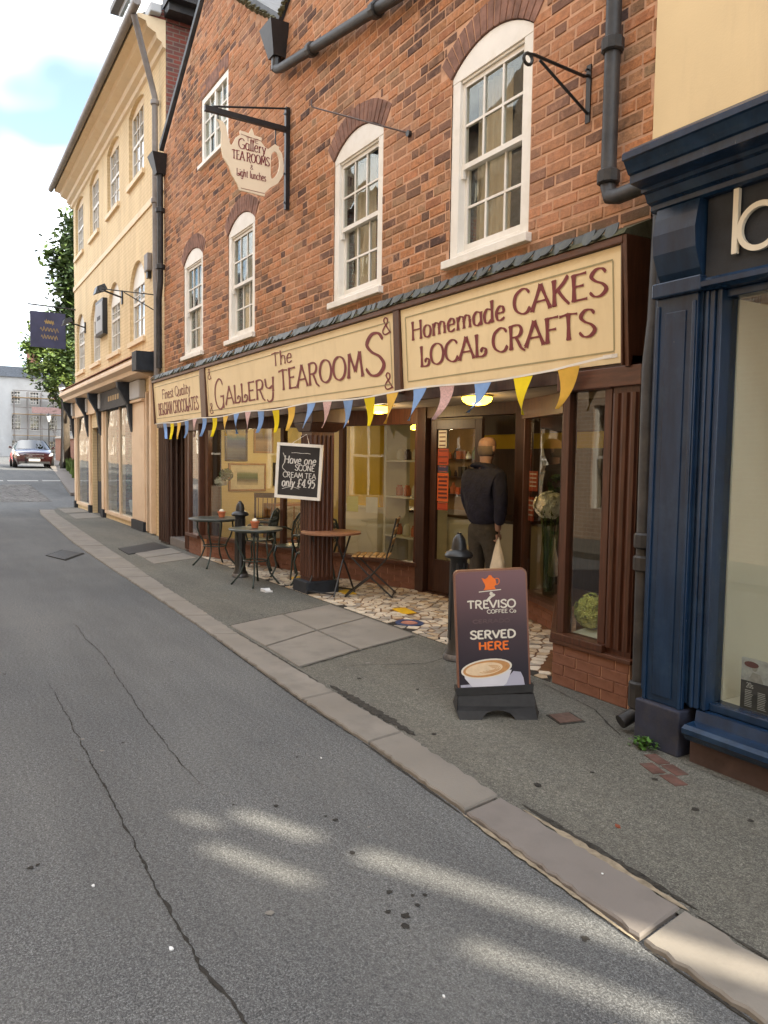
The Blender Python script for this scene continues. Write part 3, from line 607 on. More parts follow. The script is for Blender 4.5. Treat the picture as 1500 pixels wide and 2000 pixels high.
# bricks: one chamfered block, scaled in length
def brick_mesh(name, mat, L=0.215, H=0.074, D=0.03, c=0.005):
    m = MB(); x, z = L / 2, H / 2
    m.add([(-x, D, -z), (x, D, -z), (x, D, z), (-x, D, z), (-x, c, -z), (x, c, -z), (x, c, z), (-x, c, z), (-x + c, 0, -z + c), (x - c, 0, -z + c), (x - c, 0, z - c), (-x + c, 0, z - c)],
          [(8, 9, 10, 11), (4, 5, 9, 8), (5, 6, 10, 9), (6, 7, 11, 10), (7, 4, 8, 11), (0, 1, 5, 4), (1, 2, 6, 5), (2, 3, 7, 6), (3, 0, 4, 7)])
    return m.mesh(name, mat), m
CH = 0.086; BR = []
z = 2.93; course = 0
while z < 8.9:
    zc = z + CH / 2
    blocks = []
    for W in WIN:
        if z + CH > ZS and z < ZT + .02: blocks.append((W[0] - .002, W[1] + .002))
        elif ZT <= z + CH < ZT + RISE + .27:
            xs_ = [x for x in [W[0] - .16 + .02 * i for i in range(70)] if x < W[1] + .16 and archz(W[0] - .0, W[1], x, 0.235) > z + .012 and z + CH > ZT - .01]
            if xs_: blocks.append((min(xs_), max(xs_)))
    if z + CH > UPW[2] and z < UPW[3]: blocks.append((UPW[0] - .002, UPW[1] + .002))
    pat = [0.248, 0.248, 0.124] if course % 2 else [0.248, 0.124, 0.248, 0.248]
    x = XL - random.uniform(0, .2); i = random.randint(0, 3)
    while x < XR:
        L = pat[i % len(pat)] + random.uniform(-.004, .004); i += 1
        if random.random() < .08: L = 0.124
        segs = [(max(x, XL), min(x + L, XR))]
        for b0, b1 in blocks:
            ns = []
            for s0, s1 in segs:
                if b1 <= s0 or b0 >= s1: ns.append((s0, s1)); continue
                if s0 < b0: ns.append((s0, b0))
                if s1 > b1: ns.append((b1, s1))
            segs = ns
        for s0, s1 in segs:
            if s1 - s0 > 0.035 and min(top(s0), top(s1)) > z + CH * 0.8: BR.append(((s0 + s1) / 2, zc, s1 - s0 - .012))
        x += L
    z += CH; course += 1
def on_screen(p):
    q = seen(p)
    return q and -30 < q[0] < 1530 and -30 < q[1] < 2030
BR = [b for b in BR if seen((b[0], WY, b[1]))]
BR.sort(key=lambda b: (0 if on_screen((b[0], WY, b[1])) else 1, seen((b[0], WY, b[1]))[2] / max(.06, b[2]) ** .5))
bm_, bt = brick_mesh('brick', M['brick']); mass = MB()
for k, (x, zc, L) in enumerate(BR):
    y = WY + random.uniform(-.0035, .003); sz = random.uniform(.9, 1.03)
    ra = random.gauss(0, .008); zc += random.uniform(-.0015, .0015); L -= random.uniform(0, .006)
    if k < 300: placed('brick', bm_, wall, (x, y, zc), (L / .215, 1, sz)).rotation_euler = (0, ra, 0)
    else: mass.add([(x + p[0] * L / .215, y + p[1], zc + p[2] * sz - ra * p[0]) for p in bt.v], bt.f)
tag(mass.build('brickwork', M['brick_mass'], wall), kind='stuff')
# arches of upright dark bricks
def arch(W, rise, zs, parent, n, lo=0.225):
    x0, x1 = W; w = x1 - x0; R = (w * w / 4 + rise * rise) / (2 * rise); cx, cz = (x0 + x1) / 2, zs + rise - R; a = math.asin(w / 2 / R) + .02
    for i in range(n):
        g = .006 / R; a0, a1 = -a + 2 * a * i / n + g, -a + 2 * a * (i + 1) / n - g; R0 = R + .006; R1 = R + lo + random.uniform(-.006, .006)
        P = [(cx + r * math.sin(t), cz + r * math.cos(t)) for r, t in ((R0, a0), (R0, a1), (R1, a1), (R1, a0))]
        y = WY - .004 + random.uniform(-.003, .002); m = MB(); c = [sum(p[j] for p in P) / 4 for j in (0, 1)]
        Q = [(c[0] + (p[0] - c[0]) * .93, c[1] + (p[1] - c[1]) * .97) for p in P]
        m.add([(p[0], y + .05, p[1]) for p in P] + [(p[0], y + .005, p[1]) for p in P] + [(p[0], y, p[1]) for p in Q], [(i_, (i_ + 1) % 4, (i_ + 1) % 4 + 4, i_ + 4) for i_ in range(4)] + [(i_ + 4, (i_ + 1) % 4 + 4, (i_ + 1) % 4 + 8, i_ + 8) for i_ in range(4)] + [(8, 9, 10, 11)])
        m.build('arch_brick', M['arch_brick'], parent)
for W in WIN: arch(W, RISE, ZT, wall, 15)
m = MB()
for W in WIN: m.box(W[0] - .02, W[1] + .02, WY + .03, WY + .06, ZT + .0, ZT + RISE + .2)
# sash windows
def sash_window(x0, x1, zs, zt, rise, label, curtains=True, cols=3, yw=WY):
    Y = yw + .012; f = .105; hb = zt - .05
    m = MB(); m.box(x0, x0 + f, Y, Y + .1, zs + .07, hb); m.box(x1 - f, x1, Y, Y + .1, zs + .07, hb); m.box(x0 + f, x1 - f, Y, Y + .1, zs + .07, zs + .12)
    A = [(x0, Y - .002, hb), (x1, Y - .002, hb)] + [(px_, Y - .002, pz_) for px_, pz_ in arc_pts(x0, x1, zt, rise)]
    m.prism(A, (0, .1, 0)); m.box(x0 + f + .005, x1 - f - .005, Y + .012, Y + .03, hb - .022, hb)
    w = m.build('window', M['white'], tea, bevel=.004); w['label'] = label
    m = MB(); m.box(x0 - .04, x1 + .04, yw - .055, yw + .09, zs, zs + .068); m.build('sill', M['white'], w, bevel=.006)
    zi0, zi1 = zs + .12, hb; zm = (zi0 + zi1) / 2; xi0, xi1 = x0 + f, x1 - f
    for (a, b, y, top_) in ((zm - .02, zi1 - .023, Y + .03, True), (zi0, zm + .02, Y + .07, False)):
        m = MB(); st = .038; br_ = .075 if not top_ else .042
        m.box(xi0, xi0 + st, y, y + .036, a, b); m.box(xi1 - st, xi1, y, y + .036, a, b); m.box(xi0 + st, xi1 - st, y, y + .036, a, a + br_); m.box(xi0 + st, xi1 - st, y, y + .036, b - st, b)
        gx0, gx1, gz0, gz1 = xi0 + st, xi1 - st, a + br_, b - st
        for i in range(1, cols): x = gx0 + (gx1 - gx0) * i / cols; m.box(x - .010, x + .010, y + .004, y + .03, gz0, gz1)
        zc = (gz0 + gz1) / 2
        for i in range(cols): m.box(gx0 + (gx1 - gx0) * i / cols + (.0101 if i else 0), gx0 + (gx1 - gx0) * (i + 1) / cols - (.0101 if i < cols - 1 else 0), y + .005, y + .029, zc - .010, zc + .010)
        s = m.build('sash', M['white'], w)
        for i in range(cols):
            for k in range(2):
                g0 = gx0 + (gx1 - gx0) * i / cols; g1 = gx0 + (gx1 - gx0) * (i + 1) / cols; h0, h1 = (gz0, zc) if k == 0 else (zc, gz1); t = random.uniform(-.0022, .0022); t2 = random.uniform(-.0022, .0022)
                m = MB(); yy = y + .014; P = [(g0, yy + t, h0), (g1, yy - t, h0), (g1, yy - t + t2, h1), (g0, yy + t + t2, h1)]
                m.prism(P, (0, .004, 0)); m.build('pane', M['old_glass'], w)
    # horn of the upper sash, curtains
    m = MB(); m.box(xi0 + .001, xi0 + .03, Y + .026, Y + .06, zm - .09, zm - .021); m.build('sash_horn', M['white'], w)
    if curtains:
        for (c0, c1) in ((xi0, xi0 + .42), (xi1 - .2, xi1)):
            m = MB(); k = 26
            for i in range(k):
                u0, u1 = c0 + (c1 - c0) * i / k, c0 + (c1 - c0) * (i + 1) / k; y0, y1 = Y + .2 + .02 * math.sin(i * 1.3), Y + .2 + .02 * math.sin((i + 1) * 1.3)
                m.quad((u0, y0, zi0), (u1, y1, zi0), (u1, y1, zi1), (u0, y0, zi1)); m.quad((u0, y0 + .006, zi0), (u0, y0 + .006, zi1), (u1, y1 + .006, zi1), (u1, y1 + .006, zi0))
            m.build('curtain', M['curtain'], w, smooth=True)
    return w
sash_window(*WIN[0], ZS, ZT, RISE, 'white sash window nearest the cream building')
sash_window(*WIN[1], ZS, ZT, RISE, 'white sash window below the teapot sign')
sash_window(*WIN[2], ZS, ZT, RISE, 'white sash window under the slanting iron stay rod')
sash_window(*WIN[3], ZS, ZT, RISE, 'largest white sash window next to the empty iron bracket')
# casement in the gable
x0, x1, z0, z1 = UPW; Y = WY + .012
m = MB(); m.box(x0, x0 + .09, Y, Y + .1, z0 + .06, z1); m.box(x1 - .09, x1, Y, Y + .1, z0 + .06, z1); m.box(x0 + .09, x1 - .09, Y, Y + .1, z1 - .09, z1); m.box(x0 + .09, x1 - .09, Y, Y + .1, z0 + .06, z0 + .13); m.box(-11.545, -11.485, Y + .005, Y + .09, z0 + .13, z1 - .09)
uw = m.build('window', M['white'], tea, bevel=.004); uw['label'] = 'small white casement window up in the gable'
m = MB(); m.box(x0 - .05, x1 + .05, WY - .05, WY + .09, z0, z0 + .058); m.build('sill', M['white'], uw, bevel=.005)
for (a, b) in ((x0 + .09, -11.545), (-11.485, x1 - .09)):
    for i in range(2):
        for k in range(3):
            u0, u1 = a + (b - a) * i / 2, a + (b - a) * (i + 1) / 2; v0, v1 = z0 + .13 + (z1 - z0 - .22) * k / 3, z0 + .13 + (z1 - z0 - .22) * (k + 1) / 3
            t = random.uniform(-.002, .002); m = MB(); m.prism([(u0, Y + .04 + t, v0), (u1, Y + .04 - t, v0), (u1, Y + .04 - t, v1), (u0, Y + .04 + t, v1)], (0, .004, 0)); m.build('pane', M['old_glass'], uw)
            if i == 0: m = MB(); m.box(u1 - .011, u1 + .011, Y + .02, Y + .036, v0, v1); m.build('glazing_bar', M['white'], uw)
            if k < 2: m = MB(); m.box(u0, u1 - .0115 if i == 0 else u1, Y + .021, Y + .035, v1 - .011, v1 + .011); m.build('glazing_bar', M['white'], uw)
m = MB(); m.box(x0 + .1, x1 - .1, Y + .16, Y + .17, z0 + .1, z1 - .1); m.build('blind', M['white'], uw)
for i in range(11):
    m = MB(); a = x0 - .02 + (x1 - x0 + .04) * i / 11; m.box(a + .005, a + (x1 - x0 + .04) / 11 - .005, WY - .003, WY + .04, z1 + .012, z1 + .012 + .2); m.build('arch_brick', M['arch_brick'], wall)
# body of the building behind the wall, roofs, floors
m = MB(); m.box(XL, XL + .2, WY + .03, 13, 2.3, 7.05); m.box(XR - .2, XR, WY + .03, 13, 2.3, 6.8); m.box(XL, XR, 12.8, 13, 0, 6.8); m.box(XL + .2, XR - .2, WY + .06, 12.8, 2.42, 2.6)
m.build('rear_walls', M['old_brick'], tea)
m = MB(); m.box(-11.6, -10.9, 5.0, 7.3, 7.6, 12.6); m.box(-11.68, -10.82, 4.92, 7.38, 12.6, 12.8); m.build('chimney', M['old_brick'], tea)  # tall stack added above the frame to shade the cream building's side wall
m = MB(); t = .1; ov = .05
for (a, b) in ((XL - .1, -11.72), (-11.72, -9.03), (-9.03, -6.2), (-6.2, XR + .05)):
    za, zb = top(max(a, XL)) + .02, top(min(b, XR)) + .02
    if a == -11.72: za = 8.77
    m.hexa([(a, WY - ov, za), (b, WY - ov, zb), (b, 13.1, zb), (a, 13.1, za), (a, WY - ov, za + t), (b, WY - ov, zb + t), (b, 13.1, zb + t), (a, 13.1, za + t)])
m.build('roof', M['roof_slate'], tea)
m = MB()
for (a, b) in ((-11.72, -9.06), (-9.0, -6.2)):
    for i in range(60):
        x = a + (b - a) * (i + random.random()) / 60; zt_ = top(x) + random.uniform(-.02, .05); r = random.uniform(.025, .06)
        m.add([(x + r * math.cos(q), WY - .05 + r * .5 * math.sin(q * 1.7), zt_ + r * .8 * math.sin(q)) for q in (0, 1, 2, 3, 4, 5)] + [(x, WY - .09, zt_)], [(i_, (i_ + 1) % 6, 6) for i_ in range(6)])
tag(m.build('verge_moss', M['moss'], tea), kind='stuff')
# rainwater goods
def pipe(path, r, name, mat, collars=(), parent=tea, n=10):
    m = MB(); m.tube(path, r, n); o = m.build(name, mat, parent, auto=True)
    for c, d in collars:
        q = MB(); d = Vector(d).normalized(); c = Vector(c); q.tube([c - d * .045, c - d * .035, c + d * .035, c + d * .045], [r * 1.2, r * 1.45, r * 1.45, r * 1.2], n); q.build('pipe_collar', mat, o)
    return o
pipe([(-8.98, WY - .09, 6.30), (-8.85, WY - .09, 6.25), (-3.7, WY - .09, 5.36), (-3.6, WY - .09, 5.3), (-3.6, WY - .09, 5.2)], .055, 'rain_pipe', M['pipe'], [((-8.0, WY - .09, 6.10), (1, 0, -.17)), ((-6.6, WY - .09, 5.86), (1, 0, -.17)), ((-5.0, WY - .09, 5.585), (1, 0, -.17))])
pipe([(-3.6, WY - .09, 5.2), (-3.6, WY - .09, 3.34), (-3.57, WY - .1, 3.27), (-3.48, WY - .12, 3.245), (-3.1, WY - .2, 3.22)], .05, 'downpipe', M['pipe'], [((-3.6, WY - .09, 4.22), (0, 0, 1)), ((-3.6, WY - .09, 3.40), (0, 0, 1))])
m = MB(); m.hexa([(-9.06, WY - .16, 6.42), (-8.9, WY - .16, 6.42), (-8.9, WY, 6.42), (-9.06, WY, 6.42), (-9.16, WY - .24, 6.78), (-8.8, WY - .24, 6.78), (-8.8, WY, 6.78), (-9.16, WY, 6.78)]); m.tube([(-8.98, WY - .09, 6.43), (-8.98, WY - .09, 6.28)], .06, 10)
m.build('hopper', M['black'], tea)
HX = -14.2
m = MB(); m.hexa([(HX - .08, WY - .16, 6.62), (HX + .08, WY - .16, 6.62), (HX + .08, WY, 6.62), (HX - .08, WY, 6.62), (HX - .18, WY - .26, 6.95), (HX + .18, WY - .26, 6.95), (HX + .18, WY, 6.95), (HX - .18, WY, 6.95)]); m.build('hopper', M['black'], tea)
pipe([(HX, WY - .08, 6.65), (HX, WY - .08, 4.75), (HX - .12, WY - .08, 4.45), (HX - .12, WY - .08, 3.2)], .055, 'downpipe', M['pipe'], [((HX, WY - .08, 6.0), (0, 0, 1)), ((HX, WY - .08, 5.0), (0, 0, 1))])

# ------------------------------------------------------------------ fascia, signs, slated ledge
FT, FB = 2.90, 2.19
def sy(z): return 3.735 + (FT - z) / (FT - FB) * 0.05          # the boards lean: foot set back
m = MB(); m.hexa([(XL + .02, 3.70, 2.955), (XR + .02, 3.70, 2.955), (XR + .02, WY, 2.96), (XL + .02, WY, 2.96), (XL + .02, 3.72, 2.985), (XR + .02, 3.72, 2.985), (XR + .02, WY - .001, 3.085), (XL + .02, WY - .001, 3.085)])
ledge = m.build('slated_ledge', M['moss'], tea)
sm = MB(); w_ = .05
P = [(-w_, 0), (w_, 0), (w_, -.045)] + [(w_ * math.cos(a), -.045 - .05 * math.sin(a)) for a in [math.pi * i / 8 for i in range(1, 8)]] + [(-w_, -.045)]
sm.prism([(p[0], 0, p[1]) for p in P][::-1], (0, .008, 0)); sme = sm.mesh('slate', M['slate'])
for row, (y, z, tilt, off) in enumerate(((3.735, 3.03, -28, 0),)):
    x = XL + .1 + off
    while x < XR - .03:
        o = placed('slate', sme, ledge, (x, y + random.uniform(-.004, .004), z + random.uniform(-.003, .003) + .01)); o.rotation_euler = (rad(tilt + random.uniform(-12, 12)), rad(random.uniform(-4, 4)), rad(random.uniform(-9, 9))); o.scale = (random.uniform(.94, 1.05), 1, random.uniform(.95, 1.08)); x += .094
m = MB(); m.box(XL + .02, XR, 3.708, 3.80, FT + .005, 2.953); m.build('fascia_rail', M['wood_h'], tea, bevel=.006)
m = MB(); m.box(XL + .02, XR, 3.83, 3.93, FB - .02, FT + .0); m.build('fascia_backing', M['wood_dark'], tea)
m = MB(); m.hexa([(XR - .003, 3.77, FB - .03), (XR + .03, 3.77, FB - .03), (XR + .03, WY - .005, FB - .03), (XR - .003, WY - .005, FB - .03), (XR - .003, 3.71, 2.952), (XR + .03, 3.71, 2.952), (XR + .03, WY - .005, 2.952), (XR - .003, WY - .005, 2.952)]); m.build('fascia_cheek', M['wood'], tea, bevel=.004)
PAN = [(-14.2, -11.52), (-11.28, -5.985), (-5.875, -3.352)]
for (a, b) in ((-11.515, -11.285), (-5.98, -5.88), (-14.232, -14.205), (-3.348, -3.334)):
    m = MB(); m.hexa([(a, sy(FB) - .035, FB - .02), (b, sy(FB) - .035, FB - .02), (b, 3.829, FB - .02), (a, 3.829, FB - .02), (a, sy(FT) - .02, FT + .004), (b, sy(FT) - .02, FT + .004), (b, 3.829, FT + .004), (a, 3.829, FT + .004)]); m.build('fascia_post', M['wood'], tea, bevel=.003)
def plane_sign(u, v, e): return (u, sy(v) - .0035 - e, v)
LB = ['cream fascia panel advertising chocolates', 'long cream fascia panel naming the tea rooms', 'cream fascia panel advertising cakes and crafts']
PO = []
for (a, b), lb in zip(PAN, LB):
    m = MB(); m.hexa([(a, sy(FB), FB), (b, sy(FB), FB), (b, sy(FB) + .02, FB), (a, sy(FB) + .02, FB), (a, sy(FT), FT), (b, sy(FT), FT), (b, sy(FT) + .02, FT), (a, sy(FT) + .02, FT)])
    o = m.build('sign_panel', M['sign_cream'], tea); o['label'] = lb; PO.append(o)
    m = MB(); i = .075
    for (p, q) in (((a + i, FB + i), (b - i, FB + i)), ((a + i, FT - i), (b - i, FT - i))): m.quad(plane_sign(p[0], p[1] - .005, 0), plane_sign(q[0], q[1] - .005, 0), plane_sign(q[0], q[1] + .005, 0), plane_sign(p[0], p[1] + .005, 0))
    for x in (a + i, b - i): m.quad(plane_sign(x - .005, FB + i + .005, 0), plane_sign(x + .005, FB + i + .005, 0), plane_sign(x + .005, FT - i - .005, 0), plane_sign(x - .005, FT - i - .005, 0))
    m.build('painted_border', M['sign_line'], o)
def words(parent, mat, *L):
    for a in L:
        m = MB(); lettering(m, *a); m.build('lettering', mat, parent)
words(PO[0], M['sign_letter'], ('Finest Quality', -13.68, 2.59, 1.62, .16, plane_sign, .17, .08), ('BELGIAN CHOCOLATES', -13.98, 2.32, 2.28, .2, plane_sign, .18, .08))
words(PO[1], M['sign_letter'], ('The', -8.8, 2.685, .6, .155, plane_sign), ('G', -10.95, 2.27, .42, .42, plane_sign, .12, .05), ('ALLERY', -10.5, 2.32, 1.75, .24, plane_sign), ('TEAROOM', -8.62, 2.385, 2.05, .235, plane_sign), ('S', -6.56, 2.37, .4, .39, plane_sign, .17, .055), *[('&', x - .09, z - .075, .17, .15, plane_sign, .16, .08) for x, z in ((-6.12, 2.80), (-6.12, 2.30), (-11.1, 2.80), (-11.1, 2.30))])
words(PO[2], M['sign_letter'], ('Homemade', -5.72, 2.615, 1.27, .155, plane_sign), ('CAKES', -4.37, 2.625, .9, .17, plane_sign), ('LOCAL', -5.6, 2.375, .92, .17, plane_sign), ('CRAFTS', -4.62, 2.385, 1.05, .17, plane_sign))
m = MB(); m.quad(plane_sign(-3.52, 2.225, 0), plane_sign(-3.40, 2.225, 0), plane_sign(-3.40, 2.25, 0), plane_sign(-3.52, 2.25, 0)); m.build('maker_sticker', M['white'], PO[2])
# ------------------------------------------------------------------ tea room shopfront (splayed porch)
class Line:
    """a vertical plane from A to B in plan: s runs along it, d is depth behind it"""
    def __init__(s, A, B):
        s.A = Vector((A[0], A[1], 0)); s.L = (Vector((B[0], B[1], 0)) - s.A).length
        s.t = (Vector((B[0], B[1], 0)) - s.A) / s.L; s.n = Vector((-s.t.y, s.t.x, 0))
    def p(s, a, d, z): q = s.A + s.t * a + s.n * d; return (q.x, q.y, z)
    def box(s, mb, a0, a1, d0, d1, z0, z1):
        return mb.hexa([s.p(a0, d0, z0), s.p(a1, d0, z0), s.p(a1, d1, z0), s.p(a0, d1, z0), s.p(a0, d0, z1), s.p(a1, d0, z1), s.p(a1, d1, z1), s.p(a0, d1, z1)])
pb_me, _ = brick_mesh('brick', M['plinth_brick'])
def plinth(ln, z1, parent=tea, z0=0.012):
    m = MB(); ln.box(m, 0, ln.L, .008, .12, z0, z1); o = m.build('plinth', M['mortar'], parent)
    z = z0 + .006; c = 0; ang = math.atan2(ln.t.y, ln.t.x)
    while z + .066 < z1 + .03:
        a = -.11 * (c % 2)
        while a < ln.L - .02:
            b0, b1 = max(a, 0), min(a + .225, ln.L)
            if b1 - b0 > .03:
                q = placed('brick', pb_me, o, ln.p((b0 + b1) / 2, random.uniform(-.002, .002), z + .033), ((b1 - b0 - .008) / .215, 1, 1)); q.rotation_euler = (0, 0, ang)
            a += .225
        z += .074; c += 1
    return o
def glazed(ln, zs, zt, mull=(), post=.06, label=None, mat='wood'):
    m = MB(); ln.box(m, 0, post, -.02, .06, zs + .05, zt); ln.box(m, ln.L - post, ln.L, -.02, .06, zs + .05, zt)
    for a in mull: ln.box(m, a - .035, a + .035, -.02, .06, zs + .05, zt)
    ln.box(m, -.02, ln.L + .02, -.06, .07, zs, zs + .05); ln.box(m, 0, ln.L, -.035, .075, zt, zt + .19)
    o = m.build('shop_window', M[mat], tea, bevel=.004)
    if label: o['label'] = label
    e = [post] + [v for a in mull for v in (a - .035, a + .035)] + [ln.L - post]
    for a, b in zip(e[0::2], e[1::2]):
        m = MB(); ln.box(m, a, b, .015, .021, zs + .05, zt); m.build('pane', M['shop_glass'], o)
    return o
SZ = 0.30
LA = Line((-12.4, 3.83), (-11.8, 3.83)); plinth(LA, SZ); glazed(LA, SZ, 2.0, label='narrow front pane at the far end of the tea room porch')
LBn = Line((-11.72, 3.90), (-7.58, 5.12)); plinth(LBn, SZ); glazed(LBn, SZ, 2.0, (1.83, 3.0), label='wide splayed window of the tea room with paintings behind')
LC = Line((-5.93, 5.28), (-4.98, 4.93)); plinth(LC, .22); glazed(LC, .22, 2.0, label='window behind the coffee sign with a tall vase')
LD = Line((-4.93, 4.88), (-3.93, 3.87)); plinth(LD, SZ); glazed(LD, SZ, 2.0, label='splayed side pane of the near display window')
LE = Line((-3.90, 3.84), (-3.47, 3.84)); plinth(Line((-3.92, 3.80), (-3.24, 3.80)), SZ); glazed(LE, SZ + .03, 2.04, label='narrow near display window with lime flowers')
m = MB(); m.box(-3.94, -3.22, 3.785, 3.90, SZ + .002, SZ + .03); m.build('bay_sill', M['wood_h'], tea, bevel=.005); m = MB(); m.box(-3.94, -3.22, 3.79, 3.95, 2.045, 2.17); m.build('bay_rail', M['wood_h'], tea, bevel=.005)
def reeded(x0, x1, y, depth, z0, z1, n, mat, label=None, side=0):
    m = MB(); m.box(x0, x1, y + .012, y + depth, z0, z1); w = (x1 - x0) / n
    for i in range(n):
        cx = x0 + w * (i + .5); m.tube([(cx, y + .014, z0 + .04), (cx, y + .014, z1 - .04)], w * .40, 8)
    if side:
        w2 = (depth - .02) / side
        for i in range(side): cy_ = y + .02 + w2 * (i + .5); m.tube([(x1 - .002, cy_, z0 + .04), (x1 - .002, cy_, z1 - .04)], w2 * .40, 8)
    o = m.build('pilaster', mat, tea, auto=True)
    if label: o['label'] = label
    return o
reeded(-3.465, -3.255, 3.815, .16, SZ + .03, 2.045, 3, M['wood'], 'reddish reeded pilaster beside the navy shop')
reeded(-14.15, -13.62, 3.83, .3, .02, 2.17, 4, M['wood_dark'], 'dark reeded pilaster beside the cream building', side=3)
reeded(-12.62, -12.42, 3.84, .4, .02, 2.17, 2, M['wood'], None, side=4)
col = reeded(-8.2, -7.93, 3.86, .30, .16, 1.88, 4, M['wood'], 'reeded timber post carrying the chalkboard', side=5)
m = MB(); m.box(-8.26, -7.88, 3.80, 4.22, .012, .16); m.build('post_base', M['navy_dark'], col, bevel=.01)
m = MB(); m.hexa([(-8.22, 3.84, 1.88), (-7.91, 3.84, 1.88), (-7.91, 4.18, 1.88), (-8.22, 4.18, 1.88), (-8.32, 3.82, 1.98), (-7.83, 3.82, 1.98), (-7.83, 4.30, 1.98), (-8.32, 4.30, 1.98)]); m.box(-8.32, -7.83, 3.82, 4.30, 1.982, 2.185); m.build('post_capital', M['wood_dark'], col, bevel=.008)
# recess with the dark side door
m = MB(); m.box(-13.62, -12.62, 4.40, 4.46, .02, 2.17); sd = m.build('side_door', M['wood_dark'], tea)
for i in range(5): m = MB(); m.box(-13.6 + i * .195, -13.6 + i * .195 + .185, 4.385, 4.399, .05, 2.1); m.build('plank', M['wood_dark'], sd)
m = MB(); m.box(-13.62, -12.42, 3.86, 4.39, .013, .16); m.build('step', M['stone_b'], tea, bevel=.01)
# soffit and porch floor
m = MB(); m.box(-14.2, -3.3, 3.80, 5.6, 2.19, 2.23); m.build('soffit', M['soffit'], tea)
m = MB(); m.box(-14.2, -3.3, 3.795, 3.86, 2.10, 2.188); m.build('front_beam', M['wood_dark'], tea)
# doorway
LF = Line((-7.5, 5.14), (-6.0, 5.30))
m = MB(); LF.box(m, -.08, .07, -.06, .08, .013, 2.19); LF.box(m, LF.L - .03, LF.L + .1, -.06, .08, .013, 2.19); LF.box(m, .0705, LF.L - .0305, -.04, .07, 2.06, 2.19); LF.box(m, .0705, LF.L - .0305, -.05, .1, .013, .035)
dfr = m.build('door_frame', M['wood_dark'], tea, bevel=.005)
LG = Line((-7.42, 5.16), (-6.64, 5.30))
m = MB(); st = .1; LG.box(m, 0, st, 0, .045, .04, 2.04); LG.box(m, LG.L - st, LG.L, 0, .045, .04, 2.04); LG.box(m, st, LG.L - st, 0, .045, .04, .42); LG.box(m, st, LG.L - st, 0, .045, 1.93, 2.04)
door = m.build('door', M['wood_dark'], tea, bevel=.004); door['label'] = 'dark timber glazed door with orange notices'
m = MB(); LG.box(m, st, LG.L - st, .018, .024, .42, 1.93); m.build('pane', M['shop_glass'], door)
m = MB(); m.tube([LG.p(LG.L - .05, -.005, 1.0), LG.p(LG.L - .05, -.05, 1.0), LG.p(LG.L - .16, -.05, 1.0)], .011, 8); m.build('handle', M['black'], door)
solid('notice_orange', (0.62, 0.13, 0.04), var=.05); solid('notice_red', (0.42, 0.07, 0.03), var=.05); solid('notice_white', (0.68, 0.64, 0.55), var=.05); solid('notice_blue', (0.05, 0.05, 0.13), var=.05); solid('notice_yellow', (0.70, 0.62, 0.12), var=.05); solid('ink', (0.12, 0.035, 0.03), var=.05)
def notice(ln, a, z, w, h, mat, parent, lines=4, d=.012):
    m = MB(); ln.box(m, a, a + w, d, d + .003, z, z + h); o = m.build('notice', M[mat], parent)
    m = MB()
    for i in range(lines):
        zz_ = z + h * (.86 - .72 * i / max(1, lines - 1)); k = random.uniform(.12, .3)
        ln.box(m, a + w * k * .5, a + w * (1 - k * .5), d - .002, d - .0005, zz_ - h * .035, zz_ + h * .035)
    m.build('print', M['ink' if mat != 'notice_blue' else 'notice_orange'], o); return o
notice(LG, .12, 1.72, .13, .20, 'notice_white', door); notice(LG, .115, 1.52, .17, .19, 'notice_red', door, 3); notice(LG, .12, 1.44, .16, .07, 'notice_blue', door, 2); notice(LG, .115, 1.10, .175, .33, 'notice_orange', door, 6); notice(LG, .12, 1.0, .165, .09, 'notice_red', door, 2)
notice(LC, .12, 1.30, .19, .17, 'notice_red', tea.children[0] if False else door, 3, d=.03) if False else None
m = MB(); 
for (a, z, w, h, mt) in ((.08, 1.28, .22, .2, 'notice_red'), (.08, .98, .14, .24, 'notice_red')):
    q = MB(); LC.box(q, a, a + w, .03, .033, z, z + h); o = q.build('notice', M[mt], tea); o['label'] = 'red notice behind the glass near the tall vase'
    q = MB()
    for i in range(4): LC.box(q, a + w * .12, a + w * .88, .027, .0285, z + h * (.82 - .2 * i), z + h * (.88 - .2 * i))
    q.build('print', M['notice_white'], o)

# mosaic paving of the porch: cells of broken marble
def clip(poly, p, n_):
    out = []
    for i in range(len(poly)):
        a, b = poly[i], poly[(i + 1) % len(poly)]
        da, db = (a[0] - p[0]) * n_[0] + (a[1] - p[1]) * n_[1], (b[0] - p[0]) * n_[0] + (b[1] - p[1]) * n_[1]
        if da <= 0: out.append(a)
        if da * db < 0: t = da / (da - db); out.append((a[0] + (b[0] - a[0]) * t, a[1] + (b[1] - a[1]) * t))
    return out
PORCH = [(-11.78, 3.80), (-3.93, 3.80), (-4.98, 4.90), (-5.95, 5.26), (-7.55, 5.10), (-11.75, 3.88)]
m = MB(); m.prism([(x, y, .0145) for x, y in PORCH], (0, 0, .004)); porch = tag(m.build('porch_floor', M['grout']), 'crazy paving of pale broken marble in the tea room porch', None, kind='structure')
def inside(x, y, P, pad=.03):
    c = True
    for i in range(len(P)):
        a, b = P[i], P[(i + 1) % len(P)]; L = math.hypot(b[0] - a[0], b[1] - a[1])
        if ((b[0] - a[0]) * (y - a[1]) - (b[1] - a[1]) * (x - a[0])) / L < pad: c = False
    return c
pts = []; dxm, dym = .125, .078
for i in range(64):
    for j in range(20):
        x = -11.8 + (i + .5 * (j % 2)) * dxm + random.uniform(-.045, .045); y = 3.80 + (j + .5) * dym + random.uniform(-.026, .026)
        pts.append((x, y))
cells = []
INLAY = [(-6.55, 4.26, .30, .16), (-7.80, 4.27, .30, .15), (-9.0, 4.2, .3, .14), (-8.5, 4.45, .22, .12)]
